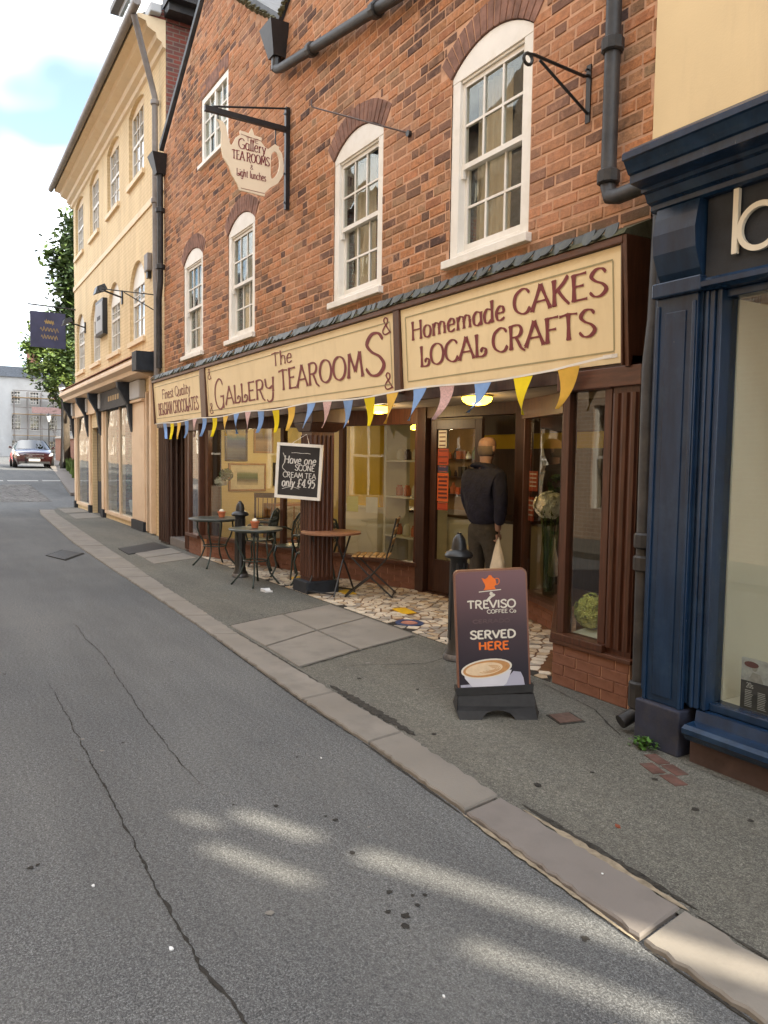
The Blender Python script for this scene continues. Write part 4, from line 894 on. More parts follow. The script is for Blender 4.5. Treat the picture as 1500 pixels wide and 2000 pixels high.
for k, (x, y) in enumerate(pts):
    if not inside(x, y, PORCH, .02): continue
    if any(abs(x - a) < w * .5 + .02 and abs(y - b) < h * .5 + .01 for a, b, w, h in INLAY) or math.hypot((x + 6.03) / 1.2, (y - 3.99)) < .155: continue
    poly = [(x - .16, y - .12), (x + .16, y - .12), (x + .16, y + .12), (x - .16, y + .12)]
    for q in pts[max(0, k - 46):k + 47]:
        if q != (x, y) and abs(q[0] - x) < .34 and abs(q[1] - y) < .26:
            mx, my = (x + q[0]) / 2, (y + q[1]) / 2; L = math.hypot(q[0] - x, q[1] - y); nn = ((q[0] - x) / L, (q[1] - y) / L)
            poly = clip(poly, (mx - nn[0] * .0085, my - nn[1] * .0085), nn)
            if len(poly) < 3: break
    for i in range(len(PORCH)):
        a, b = PORCH[i], PORCH[(i + 1) % len(PORCH)]; L = math.hypot(b[0] - a[0], b[1] - a[1])
        if len(poly) >= 3: poly = clip(poly, a, ((b[1] - a[1]) / L, -(b[0] - a[0]) / L))
    if len(poly) >= 3: cells.append(((x, y), poly))
cells.sort(key=lambda c: (seen((c[0][0], c[0][1], 0)) or (0, 0, 99))[2])
MC = [M['mosaic'], plain('marble_warm', (0.46, 0.36, 0.25), 0.6, 0.3, 9), plain('marble_grey', (0.34, 0.31, 0.27), 0.6, 0.3, 9), plain('marble_white', (0.66, 0.60, 0.50), 0.55, 0.2, 9)]
rest = MB()
for k, (c, poly) in enumerate(cells):
    h = random.uniform(.0045, .0075); mi = random.choice((0, 0, 1, 2, 3, 3)); n_ = len(poly); mm = MB() if k < 300 else rest
    mm.add([(x, y, .018) for x, y in poly] + [(x, y, .0185 + h) for x, y in poly], [(i, (i + 1) % n_, (i + 1) % n_ + n_, i + n_) for i in range(n_)] + [tuple(range(n_, 2 * n_))], mi if k >= 300 else 0)
    if k < 300: mm.build('marble_piece', MC[mi], porch)
if rest.f: tag(rest.build('marble_pieces', MC, porch), kind='stuff')
solid('inlay_yellow', (0.72, 0.44, 0.02), .5, .15); solid('inlay_blue', (0.04, 0.07, 0.17), .4, .2); solid('inlay_pink', (0.45, 0.20, 0.15), .5, .2)
for a, b, w, h in INLAY:
    m = MB(); m.prism([(a - w / 2, b - h / 2 + .03, .018), (a + w / 2, b - h / 2 - .02, .018), (a + w / 2, b + h / 2 - .02, .018), (a - w / 2, b + h / 2 + .03, .018)], (0, 0, .008)); m.build('yellow_tile', M['inlay_yellow'], porch)
m = MB(); m.lathe([(.13, .018), (.13, .027), (.085, .027), (.085, .018)], (0, 0, 0), 24); m.rot(Matrix.Translation((-6.03, 3.99, 0)) @ Matrix.Diagonal((1.15, 1, 1, 1))); m.build('blue_ring_tile', M['inlay_blue'], porch)
m = MB(); m.lathe([(.075, .018), (.072, .028)], (0, 0, 0), 20); m.rot(Matrix.Translation((-6.03, 3.99, 0)) @ Matrix.Diagonal((1.15, 1, 1, 1))); m.build('round_tile', M['inlay_pink'], porch)

# ------------------------------------------------------------------ tea room interior
m = MB(); m.quad((-14, 3.9, .02), (-3.4, 3.9, .02), (-3.4, 9.6, .02), (-14, 9.6, .02)); rf = m.build('room_floor', M['room_floor'], tea)
m = MB(); m.box(-14.0, -13.9, 4.47, 9.5, .02, 2.41); m.box(-3.5, -3.4, 3.97, 9.4, .02, 2.41)
rw = m.build('room_wall', M['wall_cream'], tea); m = MB(); m.box(-13.9, -3.4, 9.4, 9.5, .02, 2.41); m.build('room_back_wall', plain('back_wall_tan', (.30, .19, .09), .8, .2, 2), tea)
m = MB(); m.box(-14.0, -3.4, 5.601, 9.4, 2.36, 2.41); m.build('room_ceiling', M['room_white'], tea)
m = MB(); m.box(-10.9, -9.95, 6.0, 6.5, .84, 2.36); pil = m.build('yellow_pillar', M['room_yellow'], tea, bevel=.01)
m = MB(); m.box(-10.98, -9.87, 5.92, 6.58, .02, .83); m.box(-11.0, -9.85, 5.9, 6.6, .831, .86); m.build('dado', M['room_white'], pil, bevel=.006)
m = MB(); m.box(-11.0, -9.85, 5.9, 6.6, 2.18, 2.35); m.build('pillar_head', M['room_yellow'], pil, bevel=.02)
m = MB(); m.box(-8.7, -3.5, 6.95, 7.0, .02, 1.75); m.box(-8.7, -3.5, 6.95, 7.0, 1.95, 2.36); m.build('darkening_partition', M['wood_dark'], tea); m = MB(); m.box(-8.7, -3.5, 6.96, 6.99, 1.751, 1.949); m.build('partition_light', M['room_yellow'], tea); m = MB(); m.box(-3.56, -3.501, 3.99, 6.94, .02, 2.36); m.build('darkening_panelling', M['wood_dark'], tea)  # dark partition and panelling added so this end of the room looks dim
ct = thing('serving_counter', 'cream serving counter seen through the glazed door', 'counter', (-8.6, 6.3, .02))
m = MB(); m.box(-9.7, -7.0, 6.15, 6.75, .02, .82); m.build('front', M['room_white'], ct); m = MB(); m.box(-9.75, -6.95, 6.1, 6.8, .822, .86); m.build('top', M['wood_dark'], ct, bevel=.006)
sh = thing('shelf_unit', 'white shelves holding jars beside the yellow pillar', 'shelves', (-9.3, 6.3, .02))
m = MB(); m.box(-9.34, -9.28, 5.7, 6.1, .02, 2.1); m.box(-8.4, -8.34, 5.7, 6.1, .02, 2.1); m.build('upright', M['room_white'], sh)
for z in (.5, 1.05, 1.55): m = MB(); m.box(-9.279, -8.401, 5.7, 6.1, z, z + .025); m.build('shelf', M['room_white'], sh)
for i, z in enumerate((.525, 1.075, 1.575)):
    for k in range(4):
        m = MB(); m.lathe([(.045, 0), (.05, .02), (.05, .11), (.035, .13), (.036, .15)], (-9.15 + k * .2, 5.85, z + .001), 12)
        tag(m.build('jar', random.choice((M['terracotta'], M['room_white'], M['wood_dark'])), smooth=True), 'small jar on the %s white shelf, %s from the yellow pillar' % (('lowest', 'middle', 'top')[i], ('first', 'second', 'third', 'fourth')[k]), 'jar', 'jars on the white shelves')
# paintings on the party wall
solid('frame_gold', (0.35, 0.18, 0.05), .4); solid('frame_dark', (0.03, 0.02, 0.016), .4); solid('mount', (0.70, 0.62, 0.42), .8)
def painting_mat(name, stops, axis='Z'):
    mm, t, b = newmat(name); tcn = t.nodes.new('ShaderNodeTexCoord'); s = t.nodes.new('ShaderNodeSeparateXYZ'); t.links.new(tcn.outputs['Generated'], s.inputs[0])
    nn = noise(t, 5, 5); a = t.nodes.new('ShaderNodeMath'); a.operation = 'MULTIPLY_ADD'; a.inputs[1].default_value = .22; t.links.new(nn.outputs['Fac'], a.inputs[0]); 
    sb = t.nodes.new('ShaderNodeMath'); sb.operation = 'SUBTRACT'; sb.inputs[1].default_value = .11; t.links.new(s.outputs[axis], sb.inputs[0]); t.links.new(sb.outputs[0], a.inputs[2])
    r = ramp(t, a.outputs[0], stops); t.links.new(r.outputs[0], b.inputs['Base Color']); b.inputs['Roughness'].default_value = .5
    return mm
def painting(y0, y1, z0, z1, mat, frame, label, mount=None, X=-13.899):
    t = thing('painting', label, 'painting', (X, (y0 + y1) / 2, z0)); f = .035
    m = MB(); m.box(X, X + .03, y0, y0 + f, z0, z1); m.box(X, X + .03, y1 - f, y1, z0, z1); m.box(X, X + .03, y0 + f, y1 - f, z0, z0 + f); m.box(X, X + .03, y0 + f, y1 - f, z1 - f, z1); m.build('frame', frame, t)
    if mount:
        m = MB(); m.box(X, X + .012, y0 + f, y1 - f, z0 + f, z1 - f); m.build('mount', mount, t); k = .22; dy_, dz_ = (y1 - y0) * k, (z1 - z0) * k
        m = MB(); m.box(X + .0125, X + .016, y0 + dy_, y1 - dy_, z0 + dz_, z1 - dz_)
    else: m = MB(); m.box(X, X + .014, y0 + f, y1 - f, z0 + f, z1 - f)
    m.build('canvas', mat, t); return t
sea = painting_mat('painted_shore', [(.0, (.03, .12, .10)), (.22, (.05, .25, .16)), (.3, (.55, .36, .08)), (.48, (.60, .26, .04)), (.52, (.05, .03, .03)), (.56, (.65, .35, .06)), (.72, (.65, .38, .2)), (.8, (.45, .5, .6)), (1, (.03, .10, .35))])
night = painting_mat('painted_night_sea', [(0, (.02, .04, .09)), (.3, (.12, .13, .16)), (.42, (.02, .05, .16)), (.55, (.03, .08, .22)), (.62, (.05, .16, .2)), (.75, (.45, .33, .1)), (1, (.03, .09, .2))])
green = painting_mat('painted_tree', [(0, (.6, .52, .35)), (.3, (.1, .09, .04)), (.45, (.06, .12, .03)), (.7, (.15, .2, .06)), (.85, (.62, .56, .4)), (1, (.66, .6, .45))])
brown = painting_mat('painted_brown_scene', [(0, (.2, .12, .06)), (.4, (.36, .24, .12)), (.6, (.12, .08, .06)), (1, (.4, .32, .2))])
painting(4.50, 4.88, 1.02, 1.72, sea, M['frame_dark'], 'bright orange and blue shore painting, leftmost behind the tea room glass')
painting(4.98, 5.42, 1.52, 2.22, night, M['frame_dark'], 'dark blue night sea painting hanging highest on the cream wall')
painting(5.05, 5.80, .95, 1.48, green, M['frame_gold'], 'gold framed picture of a green tree on the cream wall', M['mount'])
painting(5.55, 5.95, 1.68, 2.18, brown, M['frame_gold'], 'small brown picture at the top right of the cream wall')
painting(5.95, 6.3, 1.05, 1.5, brown, M['frame_dark'], 'small dark picture on the cream wall beside the chalkboard post')
# radiator cabinet, wooden chairs and small notices inside
cab = thing('low_cabinet', 'pale wooden cabinet against the cream wall inside the window', 'cabinet', (-13.6, 6.1, .02)); m = MB(); m.box(-13.88, -13.4, 5.75, 6.6, .02, .72); m.build('carcase', M['wood_orange'], cab, bevel=.006)
for k in range(2): m = MB(); m.box(-13.399, -13.385, 5.78 + .41 * k, 6.16 + .41 * k, .08, .68); m.build('drawer_front', M['soffit'], cab)
def wood_chair(x, y, rz, label):
    t = thing('wooden_chair', label, 'chair', (x, y, .02), rz, 'wooden chairs inside the tea room')
    def P_(nm, fn): m = MB(); fn(m); return m.build(nm, M['wood_dark'], t, local=True, bevel=.004)
    P_('seat', lambda m: m.box(-.2, .2, -.2, .2, .43, .46))
    for sx in (-1, 1):
        P_('leg', lambda m: m.bar((sx * .18, -.18, 0), (sx * .17, -.17, .43), .035)); P_('leg', lambda m: m.bar((sx * .18, .2, 0), (sx * .17, .18, .43), .035)); P_('back_post', lambda m: m.bar((sx * .17, .19, .461), (sx * .18, .26, .92), .035))
    for i in range(4): P_('slat', lambda m: m.bar((-.12 + i * .08, .2, .5), (-.12 + i * .08, .255, .85), .03, .012))
    P_('top_rail', lambda m: m.bar((-.2, .26, .9), (.2, .26, .9), .03, .09)); P_('rail', lambda m: m.bar((-.152, .199, .49), (.152, .199, .49), .02, .03))
wood_chair(-12.55, 5.2, rad(60), 'dark wooden chair inside the window behind the far metal table')
wood_chair(-11.3, 6.0, rad(-20), 'dark wooden chair inside, left of the yellow pillar'); wood_chair(-11.9, 6.7, rad(20), 'dark wooden chair deep inside the tea room beyond the pillar')
wood_chair(-5.1, 6.6, rad(-30), 'dark wooden chair seen through the near display window'); wood_chair(-4.3, 6.1, rad(10), 'dark wooden chair closest to the near display window, inside')
bs = thing('back_shelves', 'dark shelves of bottles and boxes behind the serving counter', 'shelves', (-11, 9.2, .02))
for z in (.9, 1.25, 1.6):
    m = MB(); m.box(-13, -9.6, 9.15, 9.39, z, z + .025); m.build('shelf', M['wood_dark'], bs)
    for k in range(15):
        x = -12.9 + k * .225 + random.uniform(-.04, .04); h = random.uniform(.12, .26); r = random.uniform(.03, .07); m = MB()
        if k % 3: m.lathe([(r * .9, 0), (r, .02), (r, h * .6), (r * .4, h * .8), (r * .4, h)], (x, 9.27, z + .026), 10)
        else: m.box(x - r, x + r, 9.2, 9.34, z + .026, z + .026 + h)
        m.build('bottle' if k % 3 else 'box', random.choice((M['terracotta'], M['room_white'], M['wood_dark'], M['frame_dark'], M['leaf_dark'], M['room_yellow'], M['notice_orange'])), bs)
q = thing('menu_screen', 'green lit menu screen above the counter inside the door', 'screen', (-11.3, 9.37, 1.7)); m = MB(); m.box(-11.75, -11.15, 9.33, 9.39, 1.5, 1.85); m.build('casing', M['frame_dark'], q); m = MB(); m.box(-11.71, -11.19, 9.322, 9.329, 1.54, 1.81); m.build('display', emit('screen_green', (.02, .10, .06), .12, (.01, .03, .02)), q)
notice(LBn, 2.6, .86, .14, .24, 'notice_yellow', tea.children[0] if False else col, 4, d=.03) if False else None
for (a, mt, lb) in ((3.08, 'notice_yellow', 'yellow notice stuck low inside the splayed window'), (3.42, 'notice_white', 'white notice stuck low inside the splayed window')):
    m = MB(); LBn.box(m, a, a + .2, .03, .033, .90, 1.1); tag(m.build('notice', M[mt]), lb, 'notice')
# lamps
amber = emit('amber_glass', (1.0, .55, .04), 4.5, (.8, .5, .05))
def point(loc, e, parent, col=(1, .78, .5), r=.06):
    l = bpy.data.lights.new('lamp_light', 'POINT'); l.energy = e; l.color = col; l.shadow_soft_size = r
    o = bpy.data.objects.new('lamp_light', l); COL.objects.link(o); o.location = loc
for (x, y, lb) in ((-11.2, 4.43, 'lit amber ceiling lamp under the far end of the fascia'), (-7.57, 4.54, 'lit amber ceiling lamp under the fascia right of the chalkboard'), (-5.8, 4.56, 'lit amber ceiling lamp before the tea room door')):
    t = thing('ceiling_lamp', lb, 'lamp', (x, y, 2.19), 0, 'amber lamps under the fascia')
    m = MB(); m.lathe([(.15, -.0), (.15, -.015), (.05, -.02)], (x, y, 2.189), 20); m.build('base', M['black'], t)
    m = MB(); m.lathe([(.14, -.016), (.145, -.03), (.13, -.06), (.09, -.085), (.03, -.095)], (x, y, 2.189), 20); m.build('shade', amber, t, smooth=True)
    point((x, y, 2.02), 3.5 if x < -6 else 1.8, t)
for (x, y, lb) in ((-12.4, 5.6, 'small lit pendant lamp inside above the cream wall pictures'), (-8.9, 7.3, 'small lit pendant lamp over the serving counter'), (-5.2, 6.3, 'small lit yellow pendant lamp inside the near display window'), (-11.4, 7.6, 'small lit pendant lamp at the back of the tea room')):
    t = thing('pendant_lamp', lb, 'lamp', (x, y, 2.36), 0, 'pendant lamps inside the tea room')
    m = MB(); m.tube([(x, y, 2.36), (x, y, 2.22)], .006, 6); m.build('cord', M['black'], t); m = MB(); m.lathe([(.03, .08), (.09, .04), (.1, 0), (.06, -.02)], (x, y, 2.14), 16); m.build('shade', amber, t, smooth=True)
    point((x, y, 2.0), (13 if y < 6 else 8) if x < -10 else 1.3, t)
# ------------------------------------------------------------------ cream (yellow painted) building
YX0, YX1 = -25.1, -14.62
def yy_(x): return 4.1 - (x + 15.5) * .015
yel = thing('cream_building', 'tall cream painted brick building with arched sash windows and deep eaves', 'building', (-20, yy_(-20), 0))
LY = Line((YX0, yy_(YX0)), (YX1, yy_(YX1)))
def sa(x): return (x - YX0) * LY.L / (YX1 - YX0)
UW = [(-24.75, -23.4), (-22.38, -21.08), (-20.0, -18.65), (-17.62, -16.26)]
holes = [(a, b, 7.42, 9.02) for a, b in UW] + [(a, b, 4.06, 5.72) for a, b in UW] + [(-24.8, -22.65, .14, 2.9), (-22.3, -21.0, 0, 2.35), (-20.4, -17.28, .14, 2.9), (-15.98, -15.55, 0, 2.9)]
class WY_(MB):
    def box(s, a, b, y0, y1, z0, z1, mi=0): return LY.box(s, sa(a), sa(b), y0, y1, z0, z1)
m = WY_(); wall_cells(m, YX0, YX1, 0, 9.5, 0, .25, holes); yw = m.build('wall', M['yellow'], yel)
m = WY_(); m.box(YX0 - .02, YX1, -.03, -.0005, 6.52, 6.66); m.build('string_course', M['yellow_plain'], yel, bevel=.01)
# arched heads: fill the corners over each window with a spandrel, the arch itself is a cream board
def ywin(a, b, z0, z1, rise, label, head=None):
    R = MB()
    A = [(a, z1)] + [(x, z) for x, z in arc_pts(a, b, z1 - rise, rise, 16)][::-1] + [(b, z1)]
    # spandrel pieces flush with the wall
    arcp = arc_pts(a, b, z1 - rise, rise, 16)[::-1]
    for (x0, q0), (x1, q1) in zip(arcp, arcp[1:]):
        R.hexa([LY.p(sa(x0), .0, q0), LY.p(sa(x1), .0, q1), LY.p(sa(x1), .25, q1), LY.p(sa(x0), .25, q0), LY.p(sa(x0), .0, z1), LY.p(sa(x1), .0, z1), LY.p(sa(x1), .25, z1), LY.p(sa(x0), .25, z1)])
    R.build('spandrel', M['yellow'], yw)
    f = .1; m = MB(); d0, d1 = .07, .15
    for (u0, u1, v0, v1) in ((a, a + f, z0, z1), (b - f, b, z0, z1), (a + f, b - f, z0, z0 + f), ((a + b) / 2 - .015, (a + b) / 2 + .015, z0 + f, z1 - rise - .05), (a + f, b - f, (z0 + z1) / 2 - .04, (z0 + z1) / 2 + .02)):
        LY.box(m, sa(u0), sa(u1), d0 + random.uniform(0, .004), d1, v0, v1)
    w = m.build('window', M['white'], yel); w['label'] = label
    m = MB(); LY.box(m, sa(a + f), sa(b - f), .072, .15, z1 - rise - .05, z1); m.build('head_board', head or M['white'], w)
    m = WY_(); m.box(a - .05, b + .05, -.06, .06, z0 - .1, z0 - .001); m.build('sill', M['yellow_plain'], w)
    xs_ = [a + f, (a + b) / 2, b - f]; zs_ = [z0 + f, (z0 + z1) / 2 - .01, z1 - rise - .05]
    for i in range(2):
        for k in range(2):
            m = MB(); LY.box(m, sa(xs_[i]), sa(xs_[i + 1]), .10, .104, zs_[k], zs_[k + 1]); m.build('pane', M['old_glass'], w)
            mx = (xs_[i] + xs_[i + 1]) / 2; mz = (zs_[k] + zs_[k + 1]) / 2
            m = MB(); LY.box(m, sa(mx - .01), sa(mx + .01), .085, .098, zs_[k], zs_[k + 1]); m.build('glazing_bar', M['white'], w)
            m = MB(); LY.box(m, sa(xs_[i]), sa(xs_[i + 1]), .086, .097, mz - .01, mz + .01); m.build('glazing_bar', M['white'], w)
    m = WY_(); m.box(a + .05, b - .05, .35, .36, z0, z1); m.build('blind', plain('pale_blind', (.55, .50, .50), .9), w)
nm = ['farthest', 'second farthest', 'second nearest', 'nearest']
for i, (a, b) in enumerate(UW):
    ywin(a, b, 7.42, 9.02, .14, nm[i] + ' top floor window of the cream building', M['yellow_plain']); ywin(a, b, 4.06, 5.98 - .26, .45, nm[i] + ' first floor window of the cream building')
# eaves: soffit boards, mouldings, gutter, roof
def swept(prof, x0, x1, mat, name, parent=yel, bev=0):
    m = MB(); n = len(prof)
    A = [LY.p(sa(x0), d, z) for d, z in prof]; B = [LY.p(sa(x1), d, z) for d, z in prof]
    m.add(A + B, [(i, (i + 1) % n, (i + 1) % n + n, i + n) for i in range(n)] + [tuple(range(n - 1, -1, -1)), tuple(range(n, 2 * n))]); return m.build(name, mat, parent, bevel=bev)
swept([(0, 9.02), (-.05, 9.05), (-.07, 9.12), (-.16, 9.17), (-.18, 9.26), (-.33, 9.33), (-.36, 9.42), (-.50, 9.45), (-.50, 9.52), (0, 9.52)], YX0 - .15, YX1 + .05, M['yellow_plain'], 'cornice')
m = MB(); m.tube([LY.p(sa(YX0 - .2), -.60, 9.50), LY.p(sa(YX1 + .45), -.60, 9.50)], .075, 10); m.build('gutter', M['grey_pipe'], yel, auto=True)
swept([(-.58, 9.53), (4.5, 13.2), (9, 9.53)], YX0 - .15, YX1 - .26, M['roof_slate'], 'roof')
m = MB(); m.box(YX1 - .25, YX1, yy_(YX1) + .26, 12.5, 0, 9.5); m.box(YX0, YX0 + .25, yy_(YX0) + .26, 12.5, 0, 9.5); m.box(YX0, YX1, 12.51, 12.7, 0, 9.5); m.box(YX1 + .001, YX1 + .025, yy_(YX1) + .012, 12.5, 0, 9.5); m.prism([(YX1 - .24, yy_(YX1) - .3, 9.52), (YX1 - .24, 12.9, 9.52), (YX1 - .24, 8.6, 13.05)], (.26, 0, 0)); m.build('side_walls', M['old_brick'], yel)
m = MB(); m.box(YX0 + .3, YX1 - .3, 4.6, 12, 3.3, 3.5); m.box(YX0 + .3, YX1 - .3, 4.6, 12, 6.6, 6.7); m.box(YX0 + .3, YX1 - .3, 7, 7.1, 0, 9.4); m.build('floors', M['dark_room'], yel)
m = MB(); m.box(YX1 + .026, YX1 + .5, yy_(YX1) - .05, 5.6, 9.72, 9.95); m.box(YX1 + .026, YX1 + .34, yy_(YX1) - .02, 5.6, 9.58, 9.719); m.build('eaves_return', M['pipe'], yel)
m = MB(); m.box(YX1 - .25, YX1 + .16, yy_(YX1) - .3, yy_(YX1) - .1, 9.56, 9.72); m.build('flue_cover', M['far_white'], yel, bevel=.02)
dr = MB(); dr.box(-17.9, -16.7, 4.0, 6.5, 9.9, 11.2); dm = dr.build('dormer', M['far_white'], yel); m = MB(); m.box(-18.05, -16.55, 3.85, 6.6, 11.201, 11.32); m.build('dormer_roof', M['lead'], dm); m = MB(); m.box(-17.75, -16.85, 3.985, 3.999, 10.1, 11.05); m.build('dormer_window', M['old_glass'], dm)
pipe([LY.p(sa(YX1 + .1), -.58, 9.44), LY.p(sa(YX1 - .32), -.18, 8.55), LY.p(sa(YX1 - .36), -.1, 8.3), LY.p(sa(YX1 - .36), -.1, 4.9), LY.p(sa(YX1 - .3), -.1, 4.6), LY.p(sa(YX1 - .3), -.1, 3.0)], .055, 'downpipe', M['grey_pipe'], [(LY.p(sa(YX1 - .36), -.1, 8.2), (0, 0, 1)), (LY.p(sa(YX1 - .36), -.1, 6.4), (0, 0, 1))], parent=yel)
# its shopfront
swept([(-.0005, 3.62), (-.42, 3.50), (-.46, 3.42), (-.46, 3.36), (-.36, 3.30), (-.34, 3.22), (-.16, 3.18), (-.0005, 3.18)], YX0 - .05, -15.35, M['peach'], 'shop_cornice')
m = MB(); m.box(-15.349, -15.0, yy_(-15.2) - .47, yy_(-15.2) - .01, 3.22, 3.58); m.build('cornice_end', M['navy_dark'], yel)
swept([(-.47, 3.505), (-.0005, 3.64), (-.0005, 3.66), (-.47, 3.525)], YX0 - .05, -15.3, plain('clay_tile_ledge', (.30, .13, .08), .8, .4, 8), 'tile_ledge')
m = WY_(); m.box(-20.95, -17.45, -.12, -.0005, 2.72, 3.17); sf = m.build('shop_fascia', M['navy_dark'], yel); m = WY_()
for i in range(5): m.box(-19.5 + i * .26, -19.32 + i * .26, -.124, -.1205, 2.9, 3.02)
m.build('gilt_marks', plain('gilt', (.35, .22, .06), .4), sf)
m = WY_(); m.box(-24.6, -21.4, -.10, -.0005, 2.72, 3.17); m.build('shop_fascia', M['peach'], yel)
for (x, w) in ((-24.95, .24), (-22.5, .22), (-20.62, .3), (-16.68, 1.1)):
    m = WY_(); m.box(x - w / 2, x + w / 2, -.06, -.0005, .22, 2.72); pl = m.build('pilaster', M['peach'], yel, bevel=.012)
    m = WY_(); m.box(x - w / 2, x + w / 2, -.09, -.001, .01, .219); m.build('pilaster_foot', M['navy_dark'], pl)
    m = WY_(); m.box(x - w / 2, x + w / 2 + .0, -.12, -.001, 2.721, 2.78); m.build('capital', M['peach'], pl, bevel=.01)
    m = WY_(); m.box(x - w * .36, x + w * .44, -.15, -.001, 2.782, 3.17); m.build('carved_block', M['far_white'], pl, bevel=.03)
    cx = x - w * .5; prof = [(-.001, 2.1), (-.07, 2.12), (-.13, 2.4), (-.16, 2.7), (-.27, 2.9), (-.36, 3.05), (-.38, 3.178), (-.001, 3.178)]
    o = swept(prof, cx - .1, cx + .06, M['navy_dark'], 'console', pl)
for (a, b, mul) in ((-24.8, -22.65, ()), (-20.4, -17.28, (-18.7,))):
    m = WY_(); fr = .09
    m.box(a, a + fr, -.03, .1, .22, 2.9); m.box(b - fr, b, -.03, .1, .22, 2.9); m.box(a, b, -.05, .12, .14, .219); m.box(a + fr, b - fr, .0, .1, 2.8, 2.9)
    for x in mul: m.box(x - .045, x + .045, -.03, .1, .22, 2.8)
    o = m.build('shop_window', M['peach'], yel); e = [a + fr] + [v for x in mul for v in (x - .045, x + .045)] + [b - fr]
    for p, q in zip(e[0::2], e[1::2]): m = WY_(); m.box(p, q, .0, .006, .22, 2.8); m.build('pane', M['glass'], o)
m = WY_(); m.box(-22.3, -21.0, .12, .18, .02, 2.34); o = m.build('door', M['navy_dark'], yel); m = WY_(); m.box(-22.1, -21.2, .105, .119, .9, 2.2); m.build('pane', M['glass'], o)
m = WY_(); m.box(-15.98, -15.55, .08, .14, .02, 2.2); o = m.build('door', M['navy_dark'], yel); m = WY_(); m.box(-15.98, -15.55, .0, .26, 2.22, 2.3); m.box(-15.55, -15.4, -.1, -.001, .05, 3.17); m.build('door_frame', M['peach'], yel)
m = WY_(); m.box(-16.05, -15.98, -.05, .05, .05, 2.9); m.build('door_post', M['peach'], yel)
# display clutter inside its windows
for (x, h, c, lb) in ((-19.6, 1.5, 'leaf_dark', 'tall green potted plant in the cream shop window'), (-18.2, 1.3, 'leaf', 'bushy green plant in the cream shop window beside the mullion')):
    t = thing('potted_plant', lb, 'plant', (x, 4.6, .2)); m = MB(); m.lathe([(.12, 0), (.16, .28), (.14, .3)], (x, 4.7, .2), 14); m.build('pot', M['far_white'], t)
    m = MB()
    for i in range(160):
        a = random.uniform(0, 6.28); r = random.uniform(0, .32); z = .5 + random.random() * h; c_ = Vector((x + r * math.cos(a), 4.7 + r * math.sin(a) * .7, .2 + z * .9)); u = Vector((random.uniform(-1, 1), random.uniform(-1, 1), random.uniform(-1, 1))).normalized() * .09; v = u.orthogonal().normalized() * .04
        m.add([c_ - u, c_ + v, c_ + u, c_ - v], [(0, 1, 2, 3)])
    m.build('foliage', M[c], t)
t = thing('display_table', 'white cloth display table inside the cream shop window', 'table', (-18.8, 4.9, .1)); m = MB(); m.box(-20, -17.6, 4.75, 5.2, .3, .95); m.build('cloth', M['far_white'], t, bevel=.03); m = MB(); m.box(-19.9, -17.7, 4.8, 5.1, .0, .299); m.build('leg_frame', M['wood_dark'], t)
# things fixed to it
def flood(x, z, label):
    t = thing('floodlight', label, 'floodlight', (x, yy_(x), z), 0, 'black floodlights on the cream wall'); y = yy_(x)
    m = MB(); m.box(x - .05, x + .05, y - .03, y - .001, z - .15, z + .15); m.build('back_plate', M['black'], t); m = MB(); m.tube([(x, y - .03, z), (x - .02, y - .45, z + .12)], .02, 8); m.build('arm', M['black'], t)
    m = MB(); m.hexa([(x - .16, y - .62, z + .0), (x + .16, y - .62, z), (x + .16, y - .36, z + .12), (x - .16, y - .36, z + .12), (x - .13, y - .58, z + .16), (x + .13, y - .58, z + .16), (x + .13, y - .42, z + .24), (x - .13, y - .42, z + .24)]); m.build('lamp_head', M['black'], t)
flood(-18.35, 5.2, 'black floodlight on an arm right of the framed panel'); flood(-23.2, 5.2, 'black floodlight on an arm left of the framed panel')
t = thing('framed_panel', 'black framed white panel on the first floor of the cream building', 'sign', (-20.5, yy_(-20.5), 4.7)); y = yy_(-20.5)
m = MB(); m.box(-21.0, -20.1, y - .12, y - .002, 4.62, 5.5); m.build('frame', M['black'], t); m = MB(); m.box(-20.93, -20.17, y - .128, y - .121, 4.7, 5.42); m.build('face', M['far_white'], t); m = MB(); m.box(-20.75, -20.35, y - .131, y - .1285, 5.0, 5.1); m.build('mark', M['pipe'], t)
t = thing('wall_bracket', 'thin black scrolled bracket on the near end of the cream building', 'bracket', (-15.9, yy_(-15.9), 4.4)); y = yy_(-15.9)
m = MB(); m.tube([(-15.3, y - .01, 4.75), (-15.3, y - .01, 4.3)], .012, 6); m.tube([(-15.3, y - .01, 4.72), (-15.5, y - 1.0, 4.75)], .011, 6); m.tube([(-15.3, y - .01, 4.4), (-15.42, y - .6, 4.72)], .01, 6); m.build('arm', M['black'], t)
m = MB(); m.tube([(-15.5 + 0, y - 1.0 + .06 * math.cos(a), 4.75 + .06 * math.sin(a)) for a in [i * .5 for i in range(13)]], .009, 6); m.build('scroll', M['black'], t)
t = thing('alarm_box', 'small grey box on the cream wall beside the downpipe', 'alarm', (-15.75, yy_(-15.7), 5.3)); m = MB(); m.box(-15.9, -15.62, yy_(-15.7) - .1, yy_(-15.7) - .002, 5.25, 5.6); m.build('case', M['grey_pipe'], t, bevel=.02); m = MB(); m.box(-15.8, -15.7, yy_(-15.7) - .08, yy_(-15.7) - .004, 5.12, 5.249); m.build('sounder', M['black'], t)
